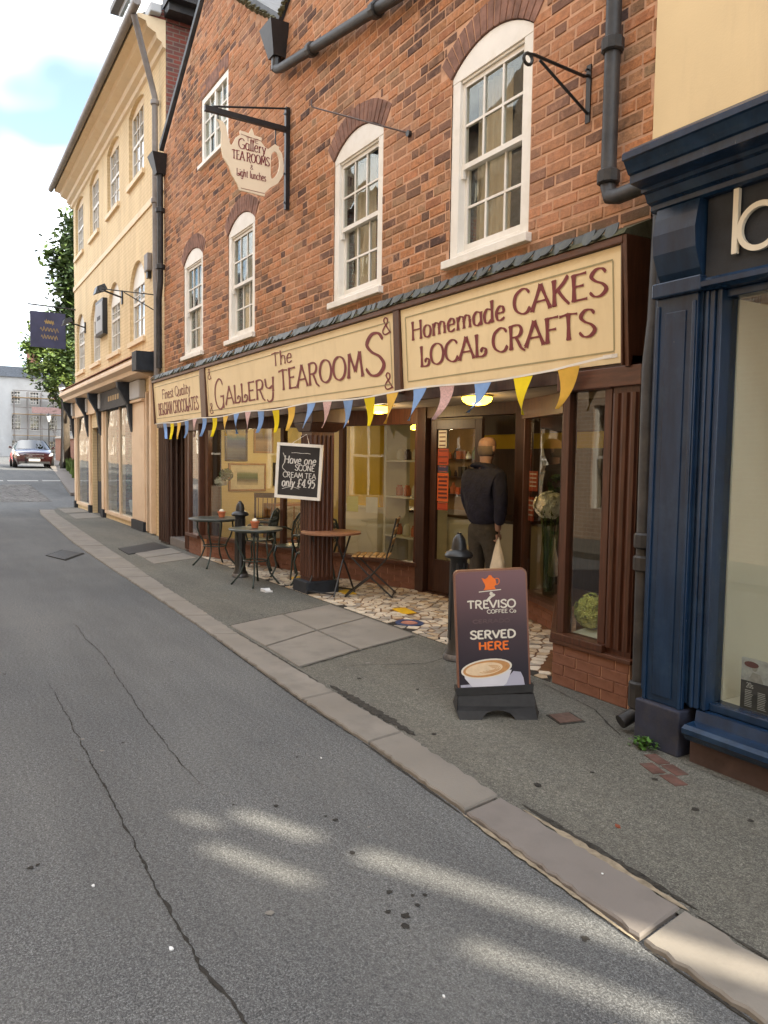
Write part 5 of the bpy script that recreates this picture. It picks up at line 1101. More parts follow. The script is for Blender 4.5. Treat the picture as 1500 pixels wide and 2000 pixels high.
# navy hanging sign at the far corner
t = thing('hanging_shop_sign', 'navy hanging sign with gilt script at the far corner of the cream building', 'sign', (-24.9, 3.6, 4.8)); X = -24.9
solid('sign_navy', (.05, .055, .12), .5, .3, 2)
m = MB(); m.box(X - .02, X + .02, 2.98, 3.95, 4.77, 5.81); bd = m.build('board', M['sign_navy'], t)
m = MB()
def plane_x(u, v, e): return (X + .022 + e, u, v)
for (z, w) in ((5.52, .25), (5.3, .5), (5.08, .45)):
    P_ = [(3.5 - w / 2 + w * i / 24, z + .06 * math.sin(i * 1.5) * (1 if i % 5 else 1.6)) for i in range(25)]; pen(m, P_, .12, .16, .1, plane_x, 1, False)
m.build('gilt_script', plain('gilt_paint', (.40, .28, .10), .4, .2), bd)
m = MB(); m.tube([(X, 2.93, 6.0), (X, 4.24, 5.97)], .022, 8); m.build('arm', M['pipe'], t)
for y in (3.15, 3.8): m = MB(); m.tube([(X, y, 5.98), (X, y, 5.8)], .009, 6); m.build('hanger', M['pipe'], t)

# ------------------------------------------------------------------ navy shop
nav = thing('navy_shop_building', 'cream rendered building over a glossy navy painted shopfront', 'building', (-1, 3.95, 0))
m = MB(); m.box(-3.325, 0.2, WY - .01, 4.15, 3.45, 9); m.box(-3.32, 0.2, 9, 9.2, 0, 9); m.box(0, .2, 4.16, 9, 0, 9); m.box(0, .2, 3.61, 4.15, 0, 3.2); m.box(-3.32, -3.2, 4.16, 9, 2.4, 9); m.build('wall', M['cream_render'], nav)
m = MB(); m.box(-3.32, .2, 3.9, 9.2, 9.001, 9.2); m.build('roof', M['roof_slate'], nav)
m = MB(); m.hexa([(-2.86, 3.22, 3.17), (.2, 3.22, 3.17), (.2, WY + .0, 3.40), (-3.22, WY + .0, 3.40), (-2.86, 3.22, 3.195), (.2, 3.22, 3.195), (.2, WY, 3.47), (-3.22, WY, 3.47)]); m.build('lead_flashing', M['lead'], nav)
NY = 3.45
def nswept(prof, x0, x1, mat, name, bev=.0, parent=nav):
    m = MB(); n = len(prof); A = [(x0, y, z) for y, z in prof]; B = [(x1, y, z) for y, z in prof]
    m.add(A + B, [(i, (i + 1) % n, (i + 1) % n + n, i + n) for i in range(n)] + [tuple(range(n - 1, -1, -1)), tuple(range(n, 2 * n))]); return m.build(name, mat, parent, bevel=bev)
cp = [(3.42, 2.90), (3.40, 2.91), (3.40, 2.935), (3.37, 2.945), (3.35, 2.985), (3.32, 2.99), (3.32, 3.01), (3.23, 3.02), (3.23, 3.06), (3.215, 3.065), (3.20, 3.09), (3.18, 3.12), (3.165, 3.125), (3.165, 3.155), (3.18, 3.168), (3.6, 3.168), (3.6, 2.90)]
nswept(cp, -2.865, .2, M['navy'], 'cornice')
m = MB(); m.box(-2.86, -2.56, 3.46, 3.95, 0.3, 2.899); m.build('shopfront_frame', M['navy'], nav)
nswept([(3.452, 2.52), (3.42, 2.56), (3.38, 2.66), (3.37, 2.76), (3.385, 2.84), (3.40, 2.899), (3.459, 2.899), (3.459, 2.52)], -2.82, -2.56, M['navy'], 'console')
m = MB(); m.box(-2.84, -2.54, 3.40, 3.459, 2.44, 2.519); m.build('console_foot', M['navy'], nav, bevel=.008)
m = MB(); m.box(-2.55, .19, 3.455, 3.6, 2.50, 2.899); nf = m.build('fascia', M['navy_dark'], nav)
nswept([(3.454, 2.505), (3.43, 2.50), (3.42, 2.485), (3.405, 2.48), (3.405, 2.455), (3.44, 2.44), (3.6, 2.44), (3.6, 2.499), (3.47, 2.499)], -2.55, .2, M['navy'], 'fascia_moulding')
# pilaster with raised edges, plinth block
m = MB(); m.box(-2.83, -2.575, 3.437, 3.4595, .26, 2.44); m.box(-2.825, -2.805, 3.425, 3.4365, .26, 2.40); m.box(-2.60, -2.58, 3.425, 3.4365, .26, 2.40); m.box(-2.765, -2.64, 3.43, 3.4365, .3, 2.36); m.build('pilaster', M['navy'], nav, bevel=.004)
m = MB(); m.box(-2.85, -2.56, 3.40, 3.60, .012, .259); m.build('pilaster_base', plain('navy_plinth', (.03, .035, .06), .6, .3, 6, bmp=.3, dirt=(.07, .06, .05), dscale=5), nav, bevel=.01)
# window surround of stepped mouldings
for i, (x, y, w) in enumerate(((-2.574, 3.47, .032), (-2.541, 3.45, .018), (-2.522, 3.46, .028), (-2.493, 3.475, .016), (-2.476, 3.465, .02))):
    m = MB(); m.box(x, x + w, y, 3.60, .285, 2.44); m.build('moulding', M['navy'], nav, bevel=.005)
for z_ in (.285, 2.40): m = MB(); m.box(-2.455, .19, 3.50, 3.60, z_, z_ + .039); m.build('window_rail', M['navy'], nav, bevel=.004)
nswept([(3.36, .165), (3.345, .18), (3.345, .205), (3.37, .22), (3.45, .225), (3.46, .28), (3.6, .284), (3.6, .14), (3.38, .14)], -2.5, .2, M['navy'], 'window_sill')
m = MB(); m.box(-2.5, .19, 3.42, 3.6, .012, .139); m.build('stall_riser', plain('stall_riser_brown', (.07, .045, .04), .8, .3, 8, bmp=.3), nav)
m = MB(); m.box(-2.455, .19, 3.54, 3.546, .325, 2.40); m.build('pane', M['shop_glass'], nav)
m = MB(); m.box(-2.45, .19, 3.60, 4.6, .30, .324); m.box(-2.47, -2.45, 3.602, 4.6, .325, 2.4); m.box(-2.45, .19, 4.3, 4.32, .325, 2.4); m.box(-2.42, .19, 3.61, 4.6, 2.441, 2.46); m.build('window_backing', plain('blind_cream', (.68, .64, .54), .8, .05, 3, bmp=.1), nav)
for i in range(5): m = MB(); m.box(-2.36 + i * .3, -2.355 + i * .3, 4.294, 4.2995, .325, 2.4); m.build('panel_joint', M['soffit'], nav)
# raised letter b
m = MB(); cx, cz, R0, R1 = -2.25, 2.69, .115, .088
for i in range(40):
    a0, a1 = 2 * math.pi * i / 40, 2 * math.pi * (i + 1) / 40
    P_ = [(cx + r * math.cos(a), cz + r * math.sin(a)) for r, a in ((R1, a0), (R0, a0), (R0, a1), (R1, a1))]
    m.prism([(p[0], 3.425, p[1]) for p in P_], (0, .02, 0))
m.box(cx - R0 - .024, cx - R0 + .004, 3.424, 3.446, cz - .105, cz + .205); m.build('raised_letter', plain('ivory_letter', (.75, .70, .58), .5, .05), nf)
pipe([(-3.1, WY - .2, 3.22), (-3.06, 3.72, 3.1), (-3.06, 3.70, 2.4), (-2.985, 3.58, 2.1), (-2.955, 3.56, .2), (-2.955, 3.54, .12), (-2.98, 3.44, .075)], .042, 'downpipe', M['pipe'], [((-2.955, 3.56, 1.12), (0, 0, 1)), ((-2.955, 3.56, .99), (0, 0, 1)), ((-2.955, 3.56, .26), (0, 0, 1)), ((-2.955, 3.56, .19), (0, 0, 1))], parent=nav)
# poster in the window: grey portrait panel over a black text panel
t = thing('window_poster', 'black and white poster with printed columns standing in the navy shop window', 'poster', (-2.2, 3.6, .326))
m = MB(); m.box(-2.335, -1.7, 3.58, 3.59, .327, .47); q = m.build('text_panel', plain('poster_black', (.015, .015, .016), .4, .1), t)
m = MB(); m.box(-2.335, -1.7, 3.58, 3.59, .4705, .585); q2 = m.build('photo_panel', plain('poster_grey', (.42, .43, .44), .5, .3, 25), t)
def plane_n(u, v, e): return (u, 3.5785 - e, v)
m = MB(); lettering(m, '20s', -2.305, .437, .04, .026, plane_n, .16, .1, False)
for c in range(4):
    for i in range(10): m.quad(plane_n(-2.31 + c * .07, .34 + i * .009, 0), plane_n(-2.31 + c * .07 + random.uniform(.03, .055), .34 + i * .009, 0), plane_n(-2.31 + c * .07 + .04, .344 + i * .009, 0), plane_n(-2.31 + c * .07, .344 + i * .009, 0))
m.build('print', plain('poster_print', (.35, .35, .35), .6, .1), q)
m = MB(); hx, hz = -2.262, .545
m.add([plane_n(hx + .016 * math.cos(a), hz + .02 * math.sin(a), .0002) for a in [i * math.pi / 8 for i in range(16)]], [tuple(range(16))]); m.add([plane_n(hx - .035, .472, .0001), plane_n(hx + .05, .472, .0001), plane_n(hx + .03, .515, .0001), plane_n(hx - .01, .52, .0001)], [(0, 1, 2, 3)])
m.build('portrait', plain('poster_skin', (.30, .29, .28), .6, .25, 40), q2)
m = MB(); m.add([plane_n(hx - .018 + .04 * math.cos(a), hz + .012 + .016 * math.sin(a), .0004) for a in [i * math.pi / 6 for i in range(12)]], [tuple(range(12))]); m.build('portrait_hair', M['ink'], q2)
# ------------------------------------------------------------------ far end of the street
def far_house():
    t = thing('white_building', 'white stucco building with slate roof closing the end of the street', 'building', (-110, 10, 1.5)); X = -110
    m = MB(); hs = []
    cols_ = [2.2, 4.4, 6.6, 8.8, 11.35, 13.55, 15.75, 17.95]
    rows = [(8.3, 9.9), (4.95, 6.85), (1.9, 3.6)]
    ys = sorted({-6, 26} | {v for c in cols_ for v in (c - .52, c + .52)})
    for a, b in zip(ys, ys[1:]):
        mid = (a + b) / 2; z = 1.4
        if any(abs(mid - c) < .52 for c in cols_):
            for r0, r1 in sorted(rows): m.box(X - .3, X, a, b, z, r0); z = r1
        m.box(X - .3, X, a, b, z, 11.7)
    m.box(X - 9, X - .31, -6, -5.7, 1.4, 11.7); m.box(X - 9, X - .31, 25.7, 26, 1.4, 11.7); m.box(X - 9, X - 8.8, -6, 26, 1.4, 11.7); m.build('wall', M['far_white'], t)
    rm = MB(); rm.hexa([(X - 9.3, -6.2, 11.7), (X + .3, -6.2, 11.7), (X + .3, 26.2, 11.7), (X - 9.3, 26.2, 11.7), (X - 6.3, -5, 13.3), (X - 2.5, -5, 13.3), (X - 2.5, 25, 13.3), (X - 6.3, 25, 13.3)]); rf_ = rm.build('roof', M['roof_slate'], t)
    for y in (13.8, 3): m = MB(); m.box(X - 3.2, X - 1.8, y - .75, y + .75, 12.4, 15.2); m.box(X - 3.3, X - 1.7, y - .85, y + .85, 15.2, 15.45); m.build('chimney', M['garden_brick'], rf_)
    for c in cols_:
        for r0, r1 in rows:
            m = MB(); m.box(X - .12, X - .1, c - .52, c + .52, r0, r1); w = m.build('window', M['old_glass'], t)
            m = MB()
            for k in (-.52, -.17, .17, .48): m.box(X - .1, X - .05, c + k, c + k + .045, r0, r1)
            for k in range(5): zz_ = r0 + (r1 - r0 - .05) * k / 4; m.box(X - .098, X - .052, c - .5, c + .5, zz_, zz_ + .045)
            m.build('glazing_bar', M['white'], w); m = MB(); m.box(X + .001, X + .1, c - .6, c + .6, r0 - .12, r0 - .01); m.build('sill', M['far_white'], w)
            m = MB(); m.box(X - .28, X - .26, c - .5, c + .5, r0, r1); m.build('dark_room', M['dark_room'], w)
far_house()
sc = thing('scaffold', 'metal scaffold with boards on the white building front', 'scaffold', (-108.5, 14, 1.5))
for y in (11.0, 12.6, 14.2, 15.8, 17.4):
    for x in (-109.4, -108.2): m = MB(); m.tube([(x, y, 1.4), (x, y, 9.8)], .05, 6); m.build('pole', M['grey_pipe'], sc)
for z in (4.2, 6.9, 9.0):
    m = MB(); m.box(-109.5, -108.1, 10.8, 17.6, z, z + .06); m.build('deck', M['slat_wood'], sc); m = MB(); m.tube([(-108.2, 10.8, z + .9), (-108.2, 17.6, z + .9)], .05, 6); m.build('guard_rail', M['grey_pipe'], sc)
m = MB(); m.box(-108.14, -108.1, 13, 17.4, 7.1, 7.9); m.build('banner', plain('red_banner', (.42, .27, .25), .8), sc)
gw = thing('garden_wall', 'red brick garden wall beyond the cream building corner', 'wall', (-45, 7, .9))
m = MB(); m.hexa([(-70, 10.2, .8), (-29, 5.9, 0), (-29, 6.25, 0), (-70, 10.6, .8), (-70, 10.2, 3.1), (-29, 5.9, 2.2), (-29, 6.25, 2.2), (-70, 10.6, 3.1)]); m.build('brick_wall', M['garden_brick'], gw)
m = MB(); m.hexa([(-70, 10.12, 3.1), (-29, 5.82, 2.2), (-29, 6.33, 2.2), (-70, 10.68, 3.1), (-70, 10.3, 3.28), (-29, 6.0, 2.38), (-29, 6.15, 2.38), (-70, 10.5, 3.28)]); m.build('coping', M['stone'], gw)
m = MB(); m.prism([(-70, 9.0, gz(-70) + .02), (-43, 6.0, gz(-43) + .02), (-29, 4.7, gz(-29) + .02), (-29, 5.95, gz(-29) + .02), (-43, 7.4, gz(-43) + .02), (-70, 10.2, gz(-70) + .02)], (0, 0, .1)); tag(m.build('far_pavement', M['stone_b']), 'grey footway along the garden wall', None, kind='structure')
def lamp_post(x, y, z, h, label):
    t = thing('street_lamp', label, 'street lamp', (x, y, z), 0, 'black street lamps')
    m = MB(); m.lathe([(.13, 0), (.13, .3), (.09, .4), (.08, .9), (.05, 1.0), (.045, h - .75), (.07, h - .7), (.04, h - .62)], (x, y, z), 12); m.build('post', M['black'], t, auto=True)
    m = MB(); m.lathe([(.07, h - .6), (.17, h - .18)], (x, y, z), 6); m.build('lantern', plain('lantern_glass', (.75, .76, .74), .3), t); m = MB(); m.lathe([(.2, h - .178), (.1, h - .06), (.03, h - .02), (.02, h + .06)], (x, y, z), 6); m.build('lantern_cap', M['black'], t)
lamp_post(-40, 6.15, gz(-40) + .1, 4.1, 'nearer black street lamp standing by the garden wall'); lamp_post(-62, 8.6, gz(-62) + .05, 3.6, 'farther black street lamp behind the parked car')
t = thing('road_barrier', 'small red plastic barrier at the far left of the street', 'barrier', (-60, 5.2, gz(-60))); m = MB(); m.box(-60.1, -59.9, 4.2, 5.0, gz(-60), gz(-60) + .95); m.build('panel', plain('barrier_red', (.5, .03, .03), .5), t, bevel=.05); m = MB(); m.box(-60.3, -59.7, 4.4, 4.6, gz(-60), gz(-60) + .08); m.build('foot', M['rubber'], t)
# trees
def tree(x, y, z0, h, spread, mats, label, n, zc0=.35, oy=0):
    t = thing('tree', label, 'tree', (x, y, z0)); m = MB()
    m.tube([(x, y, z0), (x + .1, y, z0 + h * .25), (x - .1, y + .1, z0 + h * .5), (x, y, z0 + h * .8)], [.28, .22, .14, .04], 9)
    tips = []
    for i in range(9):
        a = i * 2.4; s = h * (.25 + .055 * i); b = Vector((x, y, z0 + s)); e = b + Vector((math.cos(a) * spread * .6, math.sin(a) * spread * .6, h * .18)); m.tube([b, b.lerp(e, .5) + Vector((0, 0, .2)), e], [.09, .06, .02], 6); tips.append(e)
    m.build('trunk', M['bark'], t, smooth=True)
    cl = []
    for i in range(n):
        while True:
            p = Vector((random.uniform(-1, 1), random.uniform(-1, 1), random.uniform(-1, 1)))
            if .25 < p.length < 1: break
        cl.append((Vector((x + p.x * spread, y + oy + p.y * spread, z0 + h * (zc0 + (1 - zc0) * (.5 + .5 * p.z)))), random.uniform(.35, .75)))
    M_ = MB()
    for c, r in cl:
        mi = random.choice((0, 0, 1, 2))
        for k in range(60):
            d = Vector((random.gauss(0, 1), random.gauss(0, 1), random.gauss(0, .8))); p = c + d * r * .42; u = Vector((random.uniform(-1, 1), random.uniform(-1, 1), random.uniform(-.6, .6))).normalized() * random.uniform(.09, .16); v = u.cross(Vector((random.uniform(-1, 1), random.uniform(-1, 1), 1))).normalized() * u.length * .55
            M_.add([p - u, p + v, p + u, p - v], [(0, 1, 2, 3)], mi)
    M_.build('crown', mats, t)
tree(-33.5, 6.6, gz(-33.5), 11.4, 1.4, [M['leaf_dark'], M['leaf_dark'], M['leaf']], 'tall dark leafy tree behind the cream building corner', 170, .52, -.3)
tree(-44, 6.9, gz(-44), 8.2, 2.0, [M['leaf'], M['leaf_light'], M['leaf_dark']], 'lighter green tree spreading over the street by the garden wall', 150, .42)
tree(-33, 7.6, gz(-33), 6.5, 1.6, [M['leaf'], M['leaf_light'], M['leaf_dark']], 'bushy green tree over the garden wall below the dark tree', 110, .45, -.3)
g_ = MB()
for i in range(900):
    x = random.uniform(-45, -29); y = 5.45 - (x + 29) * .1 + random.uniform(-.25, .4); z = gz(x) + .1; a = random.uniform(0, 6.28); h = random.uniform(.1, .5); r = random.uniform(.05, .14)
    g_.add([(x - r * math.cos(a), y - r * math.sin(a), z), (x + r * math.cos(a), y + r * math.sin(a), z), (x + random.uniform(-.1, .1), y + random.uniform(-.1, .1), z + h)], [(0, 1, 2)])
tag(g_.build('verge_planting', M['leaf']), 'low green planting at the foot of the garden wall', None, kind='stuff')

# parked car: a maroon saloon facing us
M['car_paint'] = plain('maroon_car_paint', (.022, .005, .006), .18, .1, 2, bmp=0, spec=.8); M['car_paint'].node_tree.nodes['Principled BSDF'].inputs['Coat Weight'].default_value = .8
M['car_glass'] = glass_mat('windscreen', (.12, .16, .18), boost=3.0); solid('chrome', (.7, .7, .7), .15, .05, metal=1, bmp=0); solid('headlamp', (.8, .82, .85), .1, .05, bmp=0); solid('plate', (.75, .75, .72), .5, .05)
ca = thing('parked_car', 'shiny maroon saloon car parked facing us at the end of the street', 'car', (-42.5, 5.2, gz(-44.5) + .02), rad(-3))
def loft(secs, mat, name, parent=ca, closed=True):
    m = MB(); n = len(secs[0][1]); vs = []
    for x, s in secs: vs += [(x, y, z) for y, z in s] 
    fs = [(i * n + j, i * n + j + 1, (i + 1) * n + j + 1, (i + 1) * n + j) for i in range(len(secs) - 1) for j in range(n - 1)]
    if closed: fs += [tuple(range(n - 1, -1, -1)), tuple(range((len(secs) - 1) * n, len(secs) * n))]
    m.add(vs, fs); return m.build(name, mat, parent, smooth=True, local=True, auto=True)
def sec(w, zb, zm, zt, crown):
    h = [(w * .9, zb - .06), (w, zm * .6 + zb * .4), (w * 1.0, zm), (w * .9, zt - crown * .3), (w * .5, zt), (0, zt + crown * .25)]
    return [(-y, z) for y, z in h] + [(y, z) for y, z in h[::-1][1:]]
loft([(0.0, sec(.62, .28, .5, .62, .04)), (-.12, sec(.82, .2, .52, .72, .06)), (-.5, sec(.92, .18, .56, .83, .1)), (-1.3, sec(.95, .18, .6, .94, .12)), (-1.6, sec(.95, .18, .62, .97, .08)), (-3.6, sec(.95, .2, .65, .98, .06)), (-4.5, sec(.92, .22, .62, .96, .08)), (-4.95, sec(.8, .3, .55, .8, .05))], M['car_paint'], 'body')
def csec(w0, z0, w1, z1): return [(-w0, z0), (-w1, z1 - .04), (-w1 * .8, z1), (0, z1 + .02), (w1 * .8, z1), (w1, z1 - .04), (w0, z0)]
loft([(-1.45, csec(.84, .94, .82, .955)), (-2.15, csec(.86, .95, .62, 1.42))], M['car_glass'], 'windscreen')
loft([(-2.151, csec(.86, .95, .62, 1.422)), (-3.3, csec(.86, .96, .62, 1.44)), (-4.2, csec(.8, .96, .6, 1.02))], M['car_paint'], 'roof')
for s in (-1, 1):
    m = MB(); m.add([(-1.75, s * .868, .99), (-2.25, s * .665, 1.39), (-3.2, s * .665, 1.39), (-3.85, s * .84, 1.0)], [(0, 1, 2, 3)] if s < 0 else [(3, 2, 1, 0)]); m.v = [(x, y + s * .015, z) for x, y, z in m.v]; m.build('side_window', M['car_glass'], ca, local=True)
    m = MB(); m.hexa([(-.06, s * .45, .58), (-.06, s * .78, .60), (-.35, s * .88, .62), (-.3, s * .5, .60), (-.12, s * .45, .68), (-.13, s * .78, .70), (-.4, s * .89, .74), (-.35, s * .5, .73)]); m.build('headlight', M['headlamp'], ca, local=True)
    m = MB(); m.hexa([(-1.55, s * .95, .95), (-1.7, s * .95, .95), (-1.7, s * 1.1, .97), (-1.55, s * 1.1, .97), (-1.57, s * .95, 1.05), (-1.7, s * .95, 1.05), (-1.7, s * 1.09, 1.1), (-1.57, s * 1.09, 1.1)]); m.build('mirror', M['car_paint'], ca, local=True)
    for x in (-.85, -3.9):
        m = MB(); m.tube([(x, s * .74, .33), (x, s * .76, .33), (x, s * .95, .33), (x, s * .965, .33)], [.29, .33, .33, .29], 20); w = m.build('wheel', M['rubber'], ca, local=True, auto=True); m = MB(); m.tube([(x, s * .9, .33), (x, s * .972, .33)], .21, 14); m.build('rim', M['chrome'], w, local=True)
m = MB(); m.hexa([(.015, -.42, .46), (.015, .42, .46), (-.1, .42, .46), (-.1, -.42, .46), (-.03, -.45, .68), (-.03, .45, .68), (-.15, .45, .68), (-.15, -.45, .68)]); gq = m.build('grille', M['pipe'], ca, local=True)
for i in range(5): m = MB(); m.bar((.012 - .009 * i, -.4, .49 + i * .04), (.012 - .009 * i, .4, .49 + i * .04), .02, .012); m.build('grille_bar', M['chrome'], gq, local=True)
m = MB(); m.box(.02, .035, -.26, .26, .33, .44); m.build('number_plate', M['plate'], ca, local=True); m = MB(); m.box(-.1, .018, -.72, .72, .2, .31); m.build('lower_grille', M['rubber'], ca, local=True)

# ------------------------------------------------------------------ opposite side of the street (behind the camera, mirrored in the glass)
m = MB(); m.box(-26, 14, -3.6, -1.7, 0, .1); tag(m.build('opposite_pavement', M['pave']), 'asphalt pavement on the opposite side of the street', None, kind='structure')
OY = -3.6
def opposite(x0, x1, h, mat, label, wins, gable=False):
    t = thing('opposite_house', label, 'building', ((x0 + x1) / 2, OY, 0)); m = MB(); hs = [(a, b, c, d) for a, b, c, d in wins]
    wall_cells(m, x0, x1, 0, h, OY - .3, OY, hs); m.box(x0, x0 + .2, OY - 8, OY - .31, 0, h); m.box(x1 - .2, x1, OY - 8, OY - .31, 0, h); m.box(x0, x1, OY - 8.2, OY - 8, 0, h); m.build('wall', mat, t)
    if gable: m = MB(); m.prism([(x0, OY, h), (x1, OY, h), ((x0 + x1) / 2, OY, h + (x1 - x0) * .42)], (0, -8.2, 0)); m.build('roof', mat, t)
    else: m = MB(); m.prism([(x0, OY + .25, h), (x0, OY - 4, h + 3), (x0, OY - 8.3, h)], (x1 - x0, 0, 0)); m.build('roof', M['roof_slate'], t)
    for a, b, c, d in wins:
        m = MB(); m.box(a, b, OY - .12, OY - .1, c, d); w = m.build('window', M['glass'], t); m = MB(); m.box(a, a + .07, OY - .099, OY - .04, c, d); m.box(b - .07, b, OY - .099, OY - .04, c, d); m.box((a + b) / 2 - .02, (a + b) / 2 + .02, OY - .099, OY - .05, c, d); m.box(a + .07, b - .07, OY - .098, OY - .041, (c + d) / 2 - .03, (c + d) / 2 + .03); m.build('frame', M['white'], w)
        m = MB(); m.box(a, b, OY - .8, OY - .7, c, d); m.build('dark_room', M['dark_room'], w)
def wr(x0, x1, rows, n): 
    L = []; 
    for r0, r1 in rows:
        for i in range(n): c = x0 + (x1 - x0) * (i + .5) / n; L.append((c - .5, c + .5, r0, r1))
    return L
opposite(-92, -33, 9.0, M['opp_brick'], 'long tan brick house across the far junction', wr(-92, -33, [(7, 8.4), (4, 5.6), (1.8, 3.2)], 15))
opposite(-24, -14, 9.5, M['opp_brick'], 'tan brick house opposite the cream building', wr(-24, -14, [(7, 8.4), (4, 5.6), (.8, 2.6)], 4))
opposite(-14, -6.5, 9.6, M['opp_brick'], 'tan brick gabled house opposite the tea rooms', wr(-14, -6.5, [(6.9, 8.3), (3.9, 5.4), (.7, 2.7)], 3), True)
opposite(-6.5, 2, 10.4, tex_brick('opposite_pale_brick', (.55, .40, .26), (.47, .33, .21), (.56, .48, .38), .9), 'pale brick house opposite the coffee sign', wr(-6.5, 2, [(7.2, 8.8), (4, 5.5), (.7, 2.7)], 3))
opposite(2, 12, 9.0, M['opp_brick'], 'tan brick house behind the camera position', wr(2, 12, [(4, 5.5), (.8, 2.6)], 4))

tb = thing('shade_block', 'added unseen brick block behind the cream building, shading the white building', 'building', (-90, 26, 1.4)); m = MB(); m.box(-97, -84, 20.5, 36, 1.3, 31); m.build('wall', M['opp_brick'], tb); m = MB(); m.box(-97.3, -83.7, 20.2, 36.3, 31.001, 31.5); m.build('parapet', M['stone'], tb)  # block added out of view to keep sun off the white building
# an added, unseen brick screen beyond the camera's right shoulder: it shades the street and lets two slits of sun through
az = Vector((.88, .47, 0)).normalized(); ln_ = Vector((-az.y, az.x, 0)); HS = 8.0; TE = math.tan(SUN_EL)
LT = Line(tuple((az * HS + ln_ * .2)[:2]), tuple((az * HS + ln_ * 4.2)[:2]))
tw = thing('sun_slit_screen', 'added unseen brick screen with narrow paired openings that shape the sun patches', 'sun screen', tuple(az * (HS + 2) + ln_ * 2))
def hz_(s): return (HS - s) * TE
holes_t = [(2.465 - .2, 2.555 - .2, hz_(-1.68), hz_(-2.2)), (2.445 - .2, 2.565 - .2, hz_(.25), hz_(-1.55)), (2.185 - .2, 2.265 - .2, hz_(-1.5), hz_(-2.1)), (2.15 - .2, 2.245 - .2, hz_(-.2), hz_(-.95)), (2.345 - .2, 2.40 - .2, hz_(-2.1), hz_(-2.4))]
class WT_(MB):
    def box(s, a, b, y0, y1, z0, z1, mi=0): return LT.box(s, a, b, y0, y1, z0, z1)
m = WT_(); wall_cells(m, 0, 4, 0, 11.6, 0, .1, holes_t); m.box(0, .3, -4, -.01, 0, 11.6); m.box(3.7, 4, -4, -.01, 0, 11.6); m.build('wall', M['opp_brick'], tw)
m = WT_(); m.box(-.2, 4.2, -1.2, .2, 11.601, 11.9); m.build('coping', M['stone'], tw)
# ------------------------------------------------------------------ signs and brackets on the tea room
TX = -8.78
t = thing('sign_bracket', 'black square iron bracket that carries the teapot sign', 'bracket', (TX, WY, 4.6))
m = MB(); m.box(TX - .025, TX + .025, WY - .055, WY - .002, 4.58, 5.78); m.build('upright', M['black'], t); m = MB(); m.bar((TX, WY - .056, 5.52), (TX, 2.90, 5.53), .05, .06); m.build('arm', M['black'], t); m = MB(); m.tube([(TX, WY - .03, 5.77), (TX, 3.0, 5.57)], .012, 6); m.build('stay', M['black'], t)
for z in (4.66, 5.0, 5.7): m = MB(); m.tube([(TX, WY - .06, z), (TX, WY - .07, z)], .014, 8); m.build('bolt', M['black'], t)
tp = thing('teapot_sign', 'cream teapot shaped hanging sign with maroon lettering', 'sign', (TX, 3.45, 4.7))
def smooth_ring(P, n=5): return catmull(P + [P[0]], n)[:-1]
def tpc(u, v): return (TX, 2.975 + u, 4.70 + v)          # u towards the wall, v up
body = [(.30, .0), (.50, -.01), (.67, -.015), (.68, .035), (.75, .12), (.86, .17), (.93, .28)]
outer = [(.345, 0), (.66, -.012), (.665, .03), (.73, .10), (.83, .17), (.895, .28), (.905, .40), (.885, .52), (.84, .58), (.845, .605), (.815, .61), (.79, .62), (.765, .60), (.70, .545), (.66, .56), (.615, .605), (.62, .655), (.525, .665), (.51, .71), (.495, .74), (.475, .705), (.46, .672), (.35, .68), (.352, .635), (.30, .59), (.255, .50), (.235, .49), (.21, .55), (.18, .69), (.135, .735), (.07, .745), (.10, .71), (.125, .61), (.12, .45), (.145, .33), (.215, .245), (.25, .16), (.32, .06)]
hole = [(.745, .21), (.82, .28), (.85, .38), (.84, .48), (.795, .535), (.745, .49), (.735, .35)]
bmv = bmesh.new()
def ring(P): return [bmv.verts.new(tpc(u, v)) for u, v in P]
r1 = ring(outer); r2 = ring(smooth_ring(hole, 3))
es = [bmv.edges.new((r[i], r[(i + 1) % len(r)])) for r in (r1, r2) for i in range(len(r))]
bmesh.ops.triangle_fill(bmv, use_beauty=True, use_dissolve=False, edges=es)
ext = bmesh.ops.extrude_face_region(bmv, geom=bmv.faces[:]); bmesh.ops.translate(bmv, verts=[v for v in ext['geom'] if isinstance(v, bmesh.types.BMVert)], vec=(-.022, 0, 0)); bmesh.ops.recalc_face_normals(bmv, faces=bmv.faces[:])
me = bpy.data.meshes.new('board'); bmv.to_mesh(me); bmv.free(); me.materials.append(plain('teapot_cream', (.82, .70, .52), .5, .05, 3, bmp=.05)); bd = bpy.data.objects.new('board', me); link(bd, tp)
def plane_t(u, v, e): return (TX + .003 + e, 2.975 + u, 4.70 + v)
m = MB(); lettering(m, 'THE', .42, .575, .16, .05, plane_t, .14, .09, False); lettering(m, 'Gallery', .325, .475, .35, .115, plane_t, .13, .06); lettering(m, 'TEA ROOMS', .25, .345, .47, .10, plane_t, .15, .07); lettering(m, '&', .475, .265, .04, .05, plane_t, .14, .1, False); lettering(m, 'Light lunches', .305, .16, .37, .085, plane_t, .12, .08, False)
pen(m, [(.36, .025), (.66, .018)], .1, .06, .06, plane_t, 0, False); pen(m, [(.352, .64), (.615, .615)], .1, .05, .05, plane_t, 0, False); m.build('lettering', M['sign_letter'], bd)
for (u, z0) in ((.085, .74), (.80, .615)): m = MB(); m.tube([tpc(u, z0), tpc(u, .80)], .008, 6); m.v = [(x - .01, y, z) for x, y, z in m.v]; m.build('hanger', M['black'], tp)
BX = -3.88
t = thing('empty_bracket', 'small black scrolled bracket with nothing hanging from it', 'bracket', (BX, WY, 4.0))
